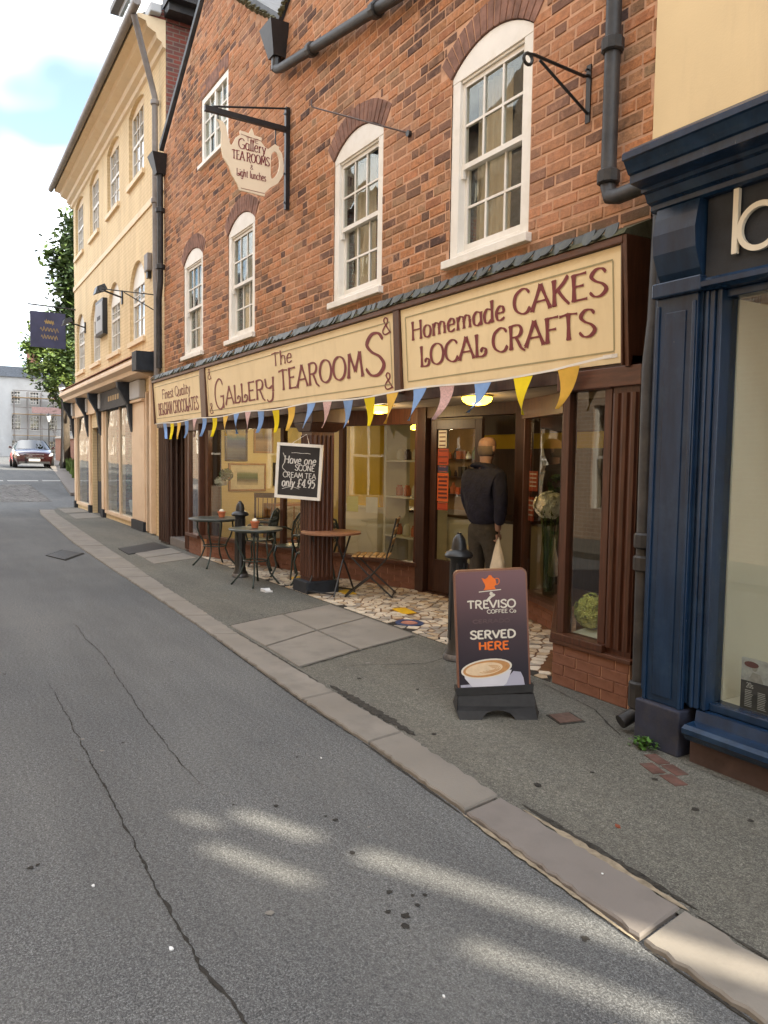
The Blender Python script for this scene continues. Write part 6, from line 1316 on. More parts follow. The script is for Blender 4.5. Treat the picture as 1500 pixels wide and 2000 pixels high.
m = MB(); m.box(BX - .02, BX + .02, WY - .012, WY - .001, 3.86, 4.24); m.build('back_plate', M['black'], t); m = MB(); m.tube([(BX, WY - .012, 4.17), (BX, 3.9, 4.155), (BX, 3.45, 4.17), (BX, 3.42, 4.165)] + [(BX, 3.40 + .035 * math.sin(a), 4.13 + .035 * math.cos(a)) for a in [.3 - i * .5 for i in range(13)]], .011, 7); m.build('arm', M['black'], t); m = MB(); m.tube([(BX, WY - .012, 3.92), (BX, 3.5, 4.15)], .010, 7); m.build('strut', M['black'], t); m = MB(); m.tube([(BX, WY - .02 - .02 * math.cos(a), 4.19 + .02 * math.sin(a)) for a in [i * .6 for i in range(10)]], .006, 6); m.build('scroll', M['black'], t)
t = thing('iron_stay', 'thin rusty iron stay rod slanting across the brick arch', 'rod', (-6.9, WY, 4.6)); m = MB(); m.tube([(-7.55, 3.65, 5.34), (-7.55, 3.65, 5.27), (-7.5, 3.66, 5.24), (-6.08, WY - .01, 4.55)], .008, 6); m.build('rod', M['wood_dark'], t); m = MB(); m.tube([(-6.1, WY - .03, 4.555), (-6.1, WY, 4.555)], .03, 8); m.build('wall_boss', M['black'], t)

# bunting
bn = thing('bunting', 'string of blue yellow and pink triangular flags under the fascia', 'bunting', (-8.8, 3.70, 2.2))
FL = [(-3.76, 'm', -.10), (-4.205, 'y', .0), (-4.66, 'b', -.16), (-5.125, 'p', -.15), (-5.515, 'b', -.2), (-5.96, 'm', -.2), (-6.375, 'y', 0), (-6.795, 'b', -.14), (-7.25, 'p', -.2), (-7.63, 'b', -.2), (-8.15, 'm', -.05), (-8.6, 'y', 0), (-9.07, 'b', -.08), (-9.5, 'p', -.15), (-9.92, 'b', -.05), (-10.34, 'm', 0), (-10.8, 'y', -.03), (-11.26, 'b', -.08), (-11.72, 'p', -.15), (-12.15, 'b', -.1), (-12.55, 'm', 0), (-12.95, 'y', .03), (-13.4, 'b', .2)]
solid('flag_b', (.22, .37, .68), .9, .1); solid('flag_y', (.80, .62, .01), .9, .08); solid('flag_m', (.76, .47, .08), .9, .08); solid('flag_p', (.70, .47, .46), .9, .25, 60)
def cz(x): 
    k = (x + 14) / 10.7; return 2.185 + .012 * math.sin(x * 3.1) - .03 * (1 - k) + (.035 * max(0, (x + 3.9)) / .55 if x > -3.9 else 0)
BY = 3.715
m = MB(); P_ = [(-14 + 10.62 * i / 160, BY, cz(-14 + 10.62 * i / 160)) for i in range(161)]
for a, b in zip(P_, P_[1:]): m.hexa([(a[0], BY - .002, a[2] - .009), (b[0], BY - .002, b[2] - .009), (b[0], BY + .002, b[2] - .009), (a[0], BY + .002, a[2] - .009), (a[0], BY - .002, a[2] + .006), (b[0], BY - .002, b[2] + .006), (b[0], BY + .002, b[2] + .006), (a[0], BY + .002, a[2] + .006)])
m.build('tape', M['white'], bn)
for (x, c, sw) in FL:
    w, h = .10, .27; rows = 6; m = MB(); ph = random.uniform(0, 6)
    for s_, off in ((1, 0), (-1, .0015)):
        vs = []
        for r in range(rows + 1):
            k = r / rows; hw = w * (1 - k) + .001; z = cz(x) - .009 - h * k; y = BY + off + .035 * math.sin(ph + 2.5 * k) * k; cx = x + sw * k * k * .9
            if c == 'b' and abs(x + 4.66) < .01 and k > .5: y -= .1 * (k - .5); z += .1 * (k - .5)
            vs += [(cx - hw, y - .02 * k * math.sin(ph), z), (cx + hw, y + .02 * k * math.sin(ph), z)]
        m.add(vs, [((2 * r, 2 * r + 1, 2 * r + 3, 2 * r + 2) if s_ > 0 else (2 * r + 2, 2 * r + 3, 2 * r + 1, 2 * r)) for r in range(rows)])
    m.build('flag', M['flag_' + c], bn, smooth=True)

# chalkboard hung on the post
th = rad(45); tv = Vector((math.cos(th), math.sin(th), 0)); nv = Vector((math.sin(th), -math.cos(th), 0)); C0 = Vector((-7.97, 3.735, 1.425)); rl = rad(-3)
def cbp(u, v, d): 
    u2, v2 = u * math.cos(rl) - v * math.sin(rl), u * math.sin(rl) + v * math.cos(rl)
    q = C0 + tv * u2 + nv * d + Vector((0, 0, v2)); return (q.x, q.y, q.z)
cb_ = thing('chalkboard', 'white framed chalkboard with a handwritten offer hung on the timber post', 'chalkboard', (C0.x, C0.y, 1.1))
def cbox(m, u0, u1, v0, v1, d0, d1): m.hexa([cbp(u0, v0, d1), cbp(u1, v0, d1), cbp(u1, v0, d0), cbp(u0, v0, d0), cbp(u0, v1, d1), cbp(u1, v1, d1), cbp(u1, v1, d0), cbp(u0, v1, d0)])
m = MB(); W2, H2, f = .275, .315, .034
cbox(m, -W2, -W2 + f, -H2, H2, 0, .025); cbox(m, W2 - f, W2, -H2, H2, 0, .025); cbox(m, -W2 + f, W2 - f, -H2, -H2 + f, 0, .025); cbox(m, -W2 + f, W2 - f, H2 - f, H2, 0, .025); m.build('frame', M['white'], cb_)
m = MB(); cbox(m, -W2 + f, W2 - f, -H2 + f, H2 - f, .002, .012); q = m.build('slate_board', M['slateboard'], cb_)
def pc(u, v, e): return cbp(u, v, .0135 + e)
m = MB(); lettering(m, 'Have one', -.19, .085, .39, .085, pc, .15, .1, False, slant=.1); lettering(m, 'SCONE', -.05, .01, .24, .065, pc, .16, .12, False)
lettering(m, 'CREAM TEA', -.19, -.075, .4, .06, pc, .15, .11, False); lettering(m, 'only £4.95', -.2, -.18, .4, .095, pc, .15, .1, False, slant=.12)
pen(m, [(-.1, .205), (-.04, .21), (.02, .205), (.09, .21), (.13, .205)], .05, .1, .1, pc, 0, False); pen(m, catmull([(-.2, .2), (-.17, .12), (-.2, .04), (-.165, .0), (-.12, -.03)]), .08, .1, .06, pc, 0, False); pen(m, catmull([(-.19, -.21), (-.08, -.18), (.02, -.2)]), .08, .09, .06, pc, 0, False)
m.build('chalk_writing', M['chalk'], q)
m = MB(); m.tube([cbp(-.1, H2, .0), (-8.0, 3.84, 1.85), cbp(.1, H2, .0)], .003, 5); m.build('hanging_cord', M['white'], cb_)

# coffee sign on the pavement
ab = thing('sandwich_board', 'plum pavement sign advertising coffee with a cup picture and black foot', 'sign', (-3.575, 3.03, 0))
tv2 = Vector((.484, .875, 0)).normalized(); nv2 = Vector((tv2.y, -tv2.x, 0)); B0 = Vector((-3.585, 3.015, 0)); rl2 = rad(3.0)
def abp(u, v, d):
    u2, v2 = u * math.cos(rl2) - v * math.sin(rl2), u * math.sin(rl2) + v * math.cos(rl2)
    q = B0 + tv2 * u2 + nv2 * (d - .05 * v) + Vector((0, 0, v2 + .014)); return (q.x, q.y, q.z)
def rrect(w, v0, v1, r, n=6):
    P = [(-w, v0), (w, v0)]
    P += [(w - r + r * math.cos(a), v1 - r + r * math.sin(a)) for a in [math.pi / 2 * i / n for i in range(n + 1)]] + [(-w + r - r * math.sin(a), v1 - r + r * math.cos(a)) for a in [math.pi / 2 * i / n for i in range(n + 1)]]
    return P
def slab(m, P, d0, d1):
    n = len(P); m.add([abp(u, v, d1) for u, v in P] + [abp(u, v, d0) for u, v in P], [tuple(range(n)), tuple(range(2 * n - 1, n - 1, -1))] + [(i, i + n, (i + 1) % n + n, (i + 1) % n) for i in range(n)])
mm, t_, b_ = newmat('sign_print'); tcn = t_.nodes.new('ShaderNodeTexCoord'); s_ = t_.nodes.new('ShaderNodeSeparateXYZ'); t_.links.new(tcn.outputs['Generated'], s_.inputs[0])
t_.links.new(ramp(t_, s_.outputs['Z'], [(.2, (.016, .012, .022)), (.55, (.045, .022, .03)), (1, (.15, .065, .075))]).outputs[0], b_.inputs['Base Color']); b_.inputs['Roughness'].default_value = .28
AW = .225
m = MB(); slab(m, rrect(AW, .13, .89, .035), -.03, .012); pf = m.build('panel_frame', plain('sign_edge', (.20, .085, .05), .35, .1), ab)
m = MB(); slab(m, rrect(AW - .011, .13, .879, .028), .0125, .0145); pp = m.build('poster', mm, ab)
def pa(u, v, e): return abp(u, v, .0155 + e)
words(pp, M['notice_white'], ('TREVISO', -.150, .655, .30, .047, pa, .22, .19, False), ('COFFEE Co', -.03, .622, .18, .022, pa, .2, .16, False), ('SERVED', -.14, .47, .28, .047, pa, .26, .2, False))
m = MB(); pen(m, [(-.075, .755), (.062, .765)], .1, .05, .05, pa, 0, False); m.build('printed_tray', M['notice_white'], pp); m = MB(); pen(m, catmull([(.005, .752), (-.002, .738), (.018, .735), (-.004, .722), (-.02, .705), (-.03, .696)]), .1, .16, .12, pa, 1, False); m.build('printed_hand', M['notice_white'], pp)
m = MB(); lettering(m, 'CERRADO', -.12, .565, .23, .02, pa, .12, .12, False); m.build('grey_print', plain('print_grey', (.16, .10, .10), .5), pp)
solid('print_orange', (.78, .16, .015), .5, .08)
words(pp, M['print_orange'], ('HERE', -.09, .40, .19, .047, pa, .26, .2, False)); m = MB()
P_ = [(-.045, .765), (.03, .768), (.022, .785), (.035, .80), (.03, .83), (.012, .842), (.004, .855), (-.01, .855), (-.018, .842), (-.034, .832), (-.055, .84), (-.045, .815), (-.036, .80), (-.034, .785)]
m.add([pa(u, v, 0) for u, v in P_], [tuple(range(len(P_)))]); pen(m, catmull([(.03, .835), (.05, .83), (.05, .805), (.032, .795)]), .1, .05, .05, pa, 2, False); m.build('orange_print', M['print_orange'], pp)
def ell(cu, cv, a, b, n=28, rot=0, a0=0, a1=6.2832): return [(cu + a * math.cos(q) * math.cos(rot) - b * math.sin(q) * math.sin(rot), cv + a * math.cos(q) * math.sin(rot) + b * math.sin(q) * math.cos(rot)) for q in [a0 + (a1 - a0) * i / n for i in range(n)]]
def flat(P, e, mat, name): m = MB(); m.add([pa(u, v, e) for u, v in P], [tuple(range(len(P)))]); return m.build(name, mat, pp)
solid('print_cup', (.62, .62, .68), .4, .06, 6); solid('print_cup_shade', (.40, .40, .50), .4, .06, 6); solid('print_coffee', (.50, .25, .09), .4, .12, 30); solid('print_foam', (.72, .55, .36), .4, .1, 30)
flat([(-.208, .19), (-.208, .155), (.19, .155), (.18, .22), (.165, .255), (.12, .262), (.06, .2)], .0002, M['print_cup_shade'], 'printed_saucer')
flat([(-.19, .29), (-.18, .23), (-.14, .18), (-.10, .156), (.03, .156), (.075, .19), (.11, .27)], .0004, M['print_cup'], 'printed_cup'); flat(ell(-.045, .285, .158, .058, rot=.10), .0006, M['notice_white'], 'printed_rim'); flat(ell(-.045, .284, .146, .050, rot=.10), .0008, M['print_coffee'], 'printed_coffee'); flat(ell(-.06, .283, .115, .038, rot=.10), .0010, M['print_foam'], 'printed_foam')
m = MB()
for k in range(4): pen(m, ell(-.03 + .006 * k, .281, .07 - .016 * k, .022 - .005 * k, 14, .1, -2.6, 1.9), .05, .07, .05, lambda u, v, e: pa(u, v, .0012 + e), k, False)
m.build('printed_swirl', M['print_coffee'], pp)
m = MB(); slab(m, [(-.235, .13), (.235, .13), (.24, .175), (-.24, .175)], -.06, .03)
def foot_sec(d): return d
FP = [(-.25, .02), (.25, .02)]
# rubber foot: an arched block deeper than the panel
prof = [(-.235, -.0), (-.10, -.0)] + [(.0 - .10 * math.cos(a), .05 * math.sin(a)) for a in [math.pi * i / 8 for i in range(1, 8)]] + [(.10, 0), (.235, 0), (.25, .045), (.235, .13), (-.235, .13), (-.25, .045)]
B1 = Vector((0, 0, 0)); n = len(prof); vs = []
for d, k in ((.115, 1), (.085, 1.0), (-.12, 1)):
    for u, v in prof:
        vv = v if d < .1 else min(v, .06); q_ = B0 + tv2 * u + nv2 * (d - (.07 * v / .13 if d > 0 else -.07 * v / .13)) + Vector((0, 0, vv + .014)); vs.append((q_.x, q_.y, q_.z))
m.add(vs, [tuple(range(n)), tuple(range(3 * n - 1, 2 * n - 1, -1))] + [(k * n + i, (k + 1) * n + i, (k + 1) * n + (i + 1) % n, k * n + (i + 1) % n) for k in range(2) for i in range(n)])
m.build('rubber_foot', M['rubber'], ab)

# bollards
def bollard(x, y, label):
    t = thing('bollard', label, 'bollard', (x, y, .014), 0, 'black iron bollards')
    m = MB(); m.lathe([(.105, 0), (.105, .03), (.095, .06), (.078, .085), (.075, .12), (.07, .13), (.066, .78), (.075, .80)], (0, 0, 0), 20); m.build('shaft', M['black'], t, local=True, auto=True)
    m = MB(); m.lathe([(.104, .801), (.112, .82), (.10, .845), (.06, .865), (.056, .90), (.048, .945), (.028, .975), (.018, .985), (.02, .995), (.008, 1.0)], (0, 0, 0), 20); m.build('cap', M['black'], t, local=True, auto=True)
    for i in range(8): a = i * math.pi / 4; m = MB(); m.tube([(.066 * math.cos(a), .066 * math.sin(a), .16), (.063 * math.cos(a), .063 * math.sin(a), .76)], .010, 6); m.build('flute', M['black'], t, local=True)
    m = MB(); m.lathe([(.108, .005), (.109, .028), (.1, .05)], (0, 0, 0), 20); m.build('foot_ring', plain('worn_iron', (.16, .16, .17), .4, .5, 20, metal=.6), t, local=True, auto=True)
bollard(-9.52, 3.62, 'black bollard standing among the metal cafe tables'); bollard(-4.76, 3.60, 'black bollard partly hidden behind the coffee sign')

# cafe furniture
def cast_table(x, y, r, label, rz=0):
    t = thing('cafe_table', label, 'table', (x, y, .016), rz, 'green metal cafe tables')
    m = MB(); m.lathe([(r * .96, .672), (r, .68), (r, .692), (r * .985, .697), (r * .93, .695)], (0, 0, 0), 32); m.build('table_top', M['table_grey'], t, local=True, auto=True)
    m = MB(); m.lathe([(r * .8, .655), (r * .8, .671), (r * .74, .671), (r * .74, .655)], (0, 0, 0), 28); m.build('apron', M['green_iron'], t, local=True)
    for i in range(4):
        a = math.pi / 4 + i * math.pi / 2; c, s = math.cos(a), math.sin(a)
        m = MB(); m.tube([(c * q, s * q, z) for q, z in ((r * .7, .66), (r * .72, .56), (r * .62, .44), (r * .45, .34), (r * .42, .26), (r * .55, .14), (r * .8, .04), (r * .9, .0))], [.014, .013, .012, .012, .012, .012, .012, .014], 7); m.build('leg', M['green_iron'], t, local=True, smooth=True)
    m = MB(); m.tube([(r * .44 * math.cos(k * math.pi / 10), r * .44 * math.sin(k * math.pi / 10), .30) for k in range(21)], .009, 6); m.build('ring', M['green_iron'], t, local=True, smooth=True)
cast_table(-8.83, 3.56, .33, 'green metal table with a flowerpot nearest the timber post', .3); cast_table(-10.62, 3.66, .37, 'green metal table farther from the post, behind the bollard', .1)
def cast_chair(x, y, rz, label):
    t = thing('cafe_chair', label, 'chair', (x, y, .02), rz, 'green cast metal cafe chairs')
    def T(nm, path, r=.011, n=6, par=t): m = MB(); m.tube(path, r, n); return m.build(nm, M['green_iron'], par, local=True, smooth=True)
    m = MB(); m.lathe([(.2, .405), (.21, .415), (.205, .425), (.19, .422)], (0, 0, 0), 24); m.build('seat', M['green_iron'], t, local=True, auto=True)
    for sx in (-1, 1):
        T('leg', [(sx * .15, -.14, .41), (sx * .17, -.17, .3), (sx * .14, -.15, .16), (sx * .17, -.2, .03), (sx * .19, -.22, 0)], .013); T('leg', [(sx * .14, .15, .41), (sx * .15, .17, .25), (sx * .16, .2, .1), (sx * .18, .24, 0)], .013)
        T('arm', [(sx * .19, .17, .60), (sx * .25, .1, .64), (sx * .27, -.06, .64), (sx * .25, -.12, .58), (sx * .2, -.1, .42)])
    bk = T('back_frame', [(-.17, .17, .42), (-.2, .19, .55), (-.2, .22, .7), (-.12, .25, .82), (0, .26, .86), (.12, .25, .82), (.2, .22, .7), (.2, .19, .55), (.17, .17, .42)], .014)
    for i in range(-3, 4):
        u = i * .052
        T('lattice', [(u * .5, .175, .44), (u + .03, .2, .56), (u - .02, .225, .7), (u * .7, .25, .83 - abs(u) * .25)], .007, 5, bk); T('lattice', [(-u * .4, .175, .44), (u - .04, .2, .58), (u + .03, .23, .72), (u * .6, .25, .83 - abs(u) * .25)], .006, 5, bk)
cast_chair(-8.35, 4.12, rad(-75), 'green lattice back chair between the near metal table and the post'); cast_chair(-10.05, 4.1, rad(-40), 'green cast chair behind the bollard, facing the far metal table'); cast_chair(-9.15, 4.2, rad(20), 'green cast chair against the splayed window, behind the near metal table')
t = thing('folding_table', 'round wooden topped folding table beside the timber post', 'table', (-7.83, 4.08, .025), .5); r = .345
m = MB(); m.lathe([(r, .692), (r, .712), (r * .98, .716)], (0, 0, 0), 36); m.build('table_top', M['table_wood'], t, local=True, auto=True)
for s in (-1, 1):
    for q in (-1, 1): m = MB(); m.tube([(s * .19, q * .22, .0), (s * .17, q * .03, .36), (s * .16, -q * .17, .69)], .011, 7); m.build('leg', M['black'], t, local=True)
for z, q in ((.03, .21), (.03, -.21), (.68, .165), (.68, -.165)): m = MB(); m.tube([(-.185, q, z), (.185, q, z)], .009, 6); m.build('cross_bar', M['black'], t, local=True)
t = thing('folding_chair', 'wooden slatted folding chair with crossed black legs', 'chair', (-7.52, 4.44, .025), rad(-38))
for s in (-1, 1):
    m = MB(); m.tube([(s * .2, -.27, 0), (s * .2, .0, .22), (s * .2, .19, .44), (s * .2, .235, .6), (s * .2, .30, .90)], .010, 7); m.build('leg', M['black'], t, local=True); m = MB(); m.tube([(s * .175, .27, 0), (s * .175, .0, .24), (s * .175, -.2, .445)], .010, 7); m.build('leg', M['black'], t, local=True)
for i in range(6): y = -.2 + i * .072; m = MB(); m.box(-.2, .2, y, y + .055, .452, .468); m.build('seat_slat', M['slat_wood'], t, local=True, bevel=.004)
for z in (.62, .74, .86): m = MB(); y = .235 + (z - .6) * .217; m.hexa([(-.19, y - .008, z - .03), (.19, y - .008, z - .03), (.19, y + .006, z - .03), (-.19, y + .006, z - .03), (-.19, y + .005, z + .03), (.19, y + .005, z + .03), (.19, y + .019, z + .03), (-.19, y + .019, z + .03)]); m.build('back_slat', M['slat_wood'], t, local=True)
for y in (-.26, .26): m = MB(); m.tube([(-.19, y, .02), (.19, y, .02)], .009, 6); m.build('cross_bar', M['black'], t, local=True)
def flowerpot(x, y, z, label):
    t = thing('flowerpot', label, 'flowerpot', (x, y, z), 0, 'small terracotta pots on the metal tables')
    m = MB(); m.lathe([(.04, 0), (.05, .06), (.058, .062), (.058, .082), (.05, .084), (.045, .07)], (x, y, z), 18); m.build('pot', M['terracotta'], t, auto=True)
    m = MB(); m.lathe([(.03, .078), (.036, .088), (.03, .105), (.012, .115)], (x, y, z), 12); m.build('candle', M['flower_white'], t, smooth=True)
flowerpot(-8.86, 3.56, .714, 'terracotta pot on the near metal table'); flowerpot(-10.68, 3.78, .714, 'terracotta pot on the far metal table')

# flowers in the windows
def flowers(m, c, R, n, r, squash=.8):
    for i in range(n):
        d = Vector((random.gauss(0, 1), random.gauss(0, 1), random.gauss(0, 1))).normalized(); p = Vector(c) + Vector((d.x * R, d.y * R, d.z * R * squash)) * random.uniform(.6, 1)
        for k in range(6):
            a = k * 1.05; u = d.orthogonal().normalized(); w = d.cross(u); e = (u * math.cos(a) + w * math.sin(a)) * r; s = d.cross(e).normalized() * r * .3
            m.add([p, p + e * .6 + s + d * r * .25, p + e + d * r * .1, p + e * .6 - s + d * r * .25], [(0, 1, 2, 3)])
t = thing('flower_vase', 'tall clear vase of white flowers inside the window behind the coffee sign', 'vase', (-5.5, 5.26, .28))
m = MB(); m.lathe([(.055, .28), (.06, .30), (.065, .9), (.075, 1.0), (.072, 1.0), (.06, .9), (.055, .31)], (-5.5, 5.26, 0), 18); m.build('vase', glass_mat('vase_glass', (.75, .85, .8), 1.5), t, smooth=True); m = MB()
for i in range(9): a = i * .7; m.tube([(-5.5 + .02 * math.cos(a), 5.26 + .02 * math.sin(a), .32), (-5.5 + .1 * math.cos(a), 5.26 + .1 * math.sin(a), 1.12)], .005, 5)
m.build('stems', M['leaf'], t); m = MB(); flowers(m, (-5.5, 5.26, 1.16), .17, 120, .045); m.build('blooms', M['flower_white'], t); m = MB(); flowers(m, (-5.5, 5.34, 1.36), .1, 14, .05); m.build('leaves', M['leaf_dark'], t)
t = thing('flower_display', 'round lime green flower head on a white board in the near display window', 'flowers', (-3.72, 4.05, .34))
m = MB(); m.hexa([(-3.86, 3.88, .352), (-3.5, 3.88, .352), (-3.5, 4.3, .352), (-3.86, 4.3, .352), (-3.86, 3.88, .364), (-3.5, 3.88, .364), (-3.5, 4.3, .43), (-3.86, 4.3, .43)]); m.build('board', M['room_white'], t); m = MB(); flowers(m, (-3.80, 4.06, .52), .125, 330, .03, 1); m.build('blooms', M['flower_green'], t); m = MB(); m.lathe([(.03, .02), (.07, .06), (.078, .12), (.06, .18), (.02, .2)], (-3.80, 4.06, .40), 16); m.build('flower_core', M['flower_green'], t, smooth=True)
t = thing('flower_stem_vase', 'white flower head on a tall stem inside the far end of the window', 'flowers', (-11.9, 4.15, .36)); m = MB(); m.tube([(-11.95, 4.2, .36), (-11.94, 4.22, .8), (-11.9, 4.2, 1.15)], .008, 6); m.build('stem', M['leaf_dark'], t); m = MB(); flowers(m, (-11.9, 4.2, 1.2), .1, 60, .04); m.build('bloom', M['flower_white'], t); m = MB(); flowers(m, (-11.8, 4.25, 1.3), .12, 12, .07); m.build('leaves', M['leaf_dark'], t)
# weeds by the navy pilaster
t = thing('weed', 'small green weed growing at the foot of the navy pilaster', 'plant', (-2.74, 3.36, .014)); m = MB()
for i in range(90):
    a = random.uniform(0, 6.28); r = random.uniform(0, .075); c = Vector((-2.74 + r * 1.3 * math.cos(a), 3.35 + r * .7 * math.sin(a), .02 + random.random() * .06)); u = Vector((random.uniform(-1, 1), random.uniform(-1, 1), random.uniform(-.3, .6))).normalized() * .016; v = u.cross(Vector((0, .3, 1))).normalized() * .011
    m.add([c - u, c + v, c + u, c - v], [(0, 1, 2, 3)])
m.build('leaves', plain('weed_leaf', (.075, .17, .03), .5, .4, 30), t); m = MB()
for i in range(6): a = i; m.tube([(-2.74, 3.37, .012), (-2.74 + .05 * math.cos(a), 3.35 + .03 * math.sin(a), .06)], .002, 4)
m.build('stems', M['leaf'], t)

# ------------------------------------------------------------------ the man in the doorway
pr = thing('person', 'man seen from behind in navy jacket and grey trousers entering the tea room', 'person', (-6.18, 4.98, .02), rad(6))
def skin(name, verts, edges, roots, mat, parent, sub=2):
    me = bpy.data.meshes.new(name); me.from_pydata([v[:3] for v in verts], edges, []); me.materials.append(mat)
    o = bpy.data.objects.new(name, me); COL.objects.link(o); o.parent = parent
    sk = o.modifiers.new('skin', 'SKIN'); sk.use_smooth_shade = True
    for i, v in enumerate(verts):
        q = me.skin_vertices[0].data[i]; q.radius = v[3] if isinstance(v[3], tuple) else (v[3], v[3]); q.use_root = i in roots
    sb = o.modifiers.new('sub', 'SUBSURF'); sb.levels = sub; sb.render_levels = sub
    return o
solid('skin_tone', (.37, .235, .19), .55, .12, 20); solid('jacket_navy', (.012, .014, .036), .8, .35, 14, bscale=9, bmp=.8, bdist=.03); solid('trousers_grey', (.055, .052, .048), .85, .25, 16, bmp=.8, bscale=9, bdist=.03); solid('shoe_black', (.012, .011, .011), .4); solid('hair_grey', (.15, .12, .10), .9)
# facing +Y (into the shop); right side is +X
V = [(0, 0, .95, (.09, .07)), (0, .0, 1.15, (.09, .07)), (0, -.01, 1.36, (.10, .07)), (0, .0, 1.48, (.06, .06)), (0, .015, 1.56, (.062, .064)), (0, .03, 1.64, (.082, .095)), (0, .03, 1.71, (.092, .108)), (0, .027, 1.755, (.086, .10)),
     (-.17, -.01, 1.36, .04), (-.25, .02, 1.16, .036), (-.24, .12, .93, .034), (.17, -.01, 1.36, .04), (.235, -.03, 1.14, .036), (.225, -.02, .90, .034), (.225, -.015, .84, (.042, .022)),
     (-.095, 0, .84, .06), (-.10, .03, .50, .05), (-.10, -.03, .10, .045), (-.10, .08, .05, .04), (.095, 0, .84, .06), (.10, .05, .50, .05), (.105, .01, .10, .045), (.105, .12, .05, .04), (-.24, .15, .87, (.04, .022))]
V.append((0, .022, 1.80, (.05, .058))); E_ = [(7, 24), (0, 1), (1, 2), (2, 3), (3, 4), (4, 5), (5, 6), (6, 7), (2, 8), (8, 9), (9, 10), (2, 11), (11, 12), (12, 13), (13, 14), (0, 15), (15, 16), (16, 17), (17, 18), (0, 19), (19, 20), (20, 21), (21, 22), (10, 23)]
roots = {0}
for (hx_, hy_, hz_, s) in ((.225, -.015, .80, 1), (-.24, .155, .83, -1)):
    for k, (dy, L) in enumerate(((-.03, .062), (-.01, .07), (.01, .068), (.028, .055))):
        b = len(V); V += [(hx_ + s * .004, hy_ + dy, hz_ + .02, .009), (hx_ + s * .012, hy_ + dy, hz_ - L * .45, .0085), (hx_ - s * .012, hy_ + dy, hz_ - L * .8, .008), (hx_ - s * .03, hy_ + dy, hz_ - L * .65, .007)]; E_ += [(b, b + 1), (b + 1, b + 2), (b + 2, b + 3)]; roots.add(b)
    b = len(V); V += [(hx_ - s * .01, hy_ + .03, hz_ + .045, .011), (hx_ - s * .03, hy_ + .045, hz_ + .015, .010), (hx_ - s * .035, hy_ + .035, hz_ - .015, .008)]; E_ += [(b, b + 1), (b + 1, b + 2)]; roots.add(b)
body = skin('body', V, E_, roots, M['skin_tone'], pr)
# ears, nose
for s in (-1, 1): m = MB(); m.lathe([(.004, -.032), (.018, -.02), (.024, .005), (.018, .028), (.004, .034)], (0, 0, 0), 10); m.rot(Matrix.Translation((s * .092, .035, 1.675)) @ Matrix.Diagonal((.35, 1, 1, 1))); m.build('ear', M['skin_tone'], body, smooth=True, local=True)
m = MB(); m.hexa([(-.016, .115, 1.645), (.016, .115, 1.645), (.01, .1, 1.645), (-.01, .1, 1.645), (-.006, .11, 1.70), (.006, .11, 1.70), (.006, .1, 1.70), (-.006, .1, 1.70)]); m.build('nose', M['skin_tone'], body, local=True)
for s in (-1, 1): m = MB(); m.lathe([(.002, -.011), (.011, 0), (.002, .011)], (s * .03, .108, 1.695), 8); m.build('eye', M['notice_white'], body, local=True, smooth=True)
m = MB(); m.bar((-.024, .112, 1.62), (.024, .112, 1.62), .008, .01); m.build('mouth', M['terracotta'], body, local=True)
m = MB(); m.lathe([(.07, 1.60), (.085, 1.615), (.094, 1.645), (.097, 1.68), (.093, 1.70), (.085, 1.705)], (0, .02, 0), 22); m.v = [(x * .93, y if y < .05 else .05, z) for x, y, z in m.v]; m.build('hair_fringe', M['hair_grey'], body, local=True, smooth=True)
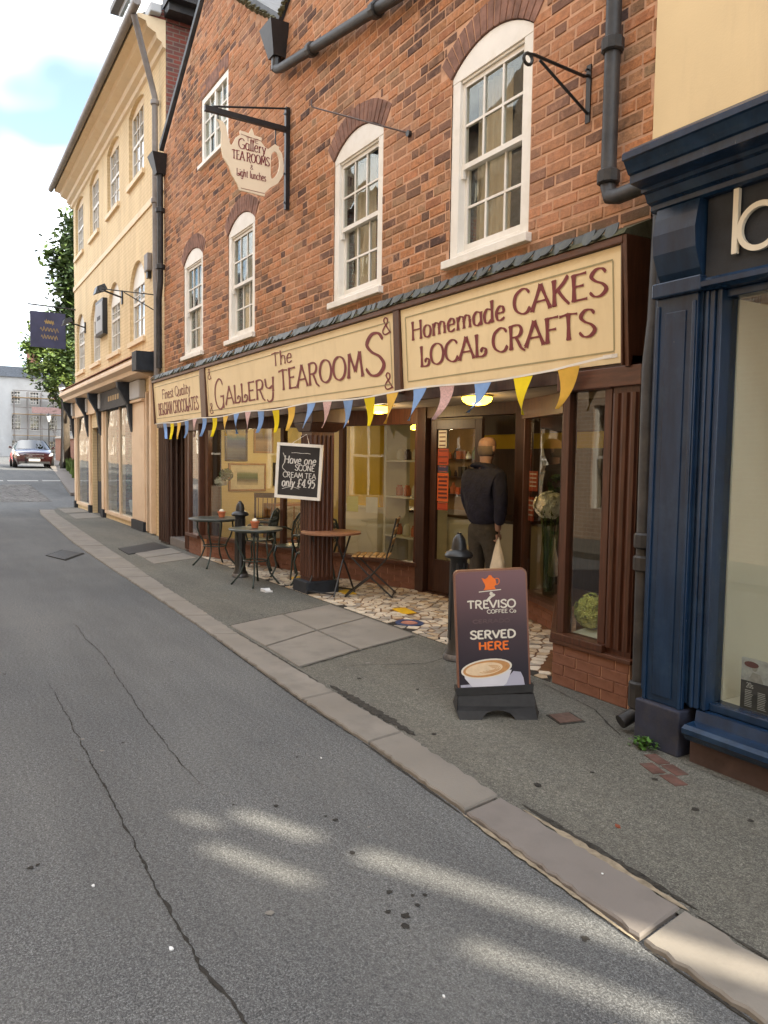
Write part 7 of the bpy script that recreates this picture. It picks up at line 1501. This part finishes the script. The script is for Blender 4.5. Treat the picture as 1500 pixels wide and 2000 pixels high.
J_ = [(0, -.005, .86, (.215, .15)), (0, -.01, 1.10, (.215, .15)), (0, -.015, 1.33, (.22, .155)), (0, -.005, 1.475, (.135, .11)), (0, .012, 1.54, (.078, .075)), (-.21, -.01, 1.385, .095), (-.28, .02, 1.16, .075), (-.26, .11, .945, .058), (.21, -.01, 1.385, .095), (.27, -.03, 1.14, .075), (.245, -.025, .90, .058)]
skin('jacket', J_, [(0, 1), (1, 2), (2, 3), (3, 4), (2, 5), (5, 6), (6, 7), (2, 8), (8, 9), (9, 10)], {0}, M['jacket_navy'], pr)
T_ = [(0, 0, .98, (.165, .12)), (0, 0, .88, (.165, .12)), (-.1, .0, .76, .10), (-.105, .03, .48, .082), (-.105, -.02, .12, .072), (.1, .01, .76, .10), (.105, .05, .48, .082), (.11, .02, .12, .072)]
skin('trousers', T_, [(0, 1), (1, 2), (2, 3), (3, 4), (1, 5), (5, 6), (6, 7)], {0}, M['trousers_grey'], pr)
for s in (-1, 1): skin('shoe', [(s * .105, -.05 + (s > 0) * .04, .045, (.045, .04)), (s * .108, .05 + (s > 0) * .04, .04, (.05, .035)), (s * .115, .16 + (s > 0) * .04, .03, (.042, .025))], [(0, 1), (1, 2)], {0}, M['shoe_black'], pr)
bg_ = thing('carrier_bag', 'thin white plastic carrier bag hanging from the man\'s right hand', 'bag', (-5.95, 4.98, .45))
bx, by = -5.945, 4.985; m = MB(); rings = []
for z, w, d in ((.81, .012, .010), (.74, .03, .02), (.66, .06, .03), (.58, .085, .045), (.50, .10, .055), (.44, .098, .055), (.41, .07, .04)):
    rings.append([(bx + w * math.cos(a) * (1 + .10 * math.sin(a * 5 + z * 20)), by + d * math.sin(a) * (1 + .12 * math.cos(a * 4 + z * 31)), z) for a in [2 * math.pi * i / 20 for i in range(20)]])
vs = [p for r_ in rings for p in r_]; m.add(vs, [(k * 20 + i, k * 20 + (i + 1) % 20, (k + 1) * 20 + (i + 1) % 20, (k + 1) * 20 + i) for k in range(6) for i in range(20)] + [tuple(range(120, 140))])
m.build('sack', plain('thin_plastic', (.76, .74, .69), .5, .12, 14, bmp=.2), bg_, smooth=True)
m = MB(); m.tube([(bx, by - .02, .74), (bx - .004, by - .012, .80), (bx, by, .815), (bx + .004, by + .012, .80), (bx, by + .02, .74)], .006, 6); m.build('handle_loop', M['notice_white'], bg_)
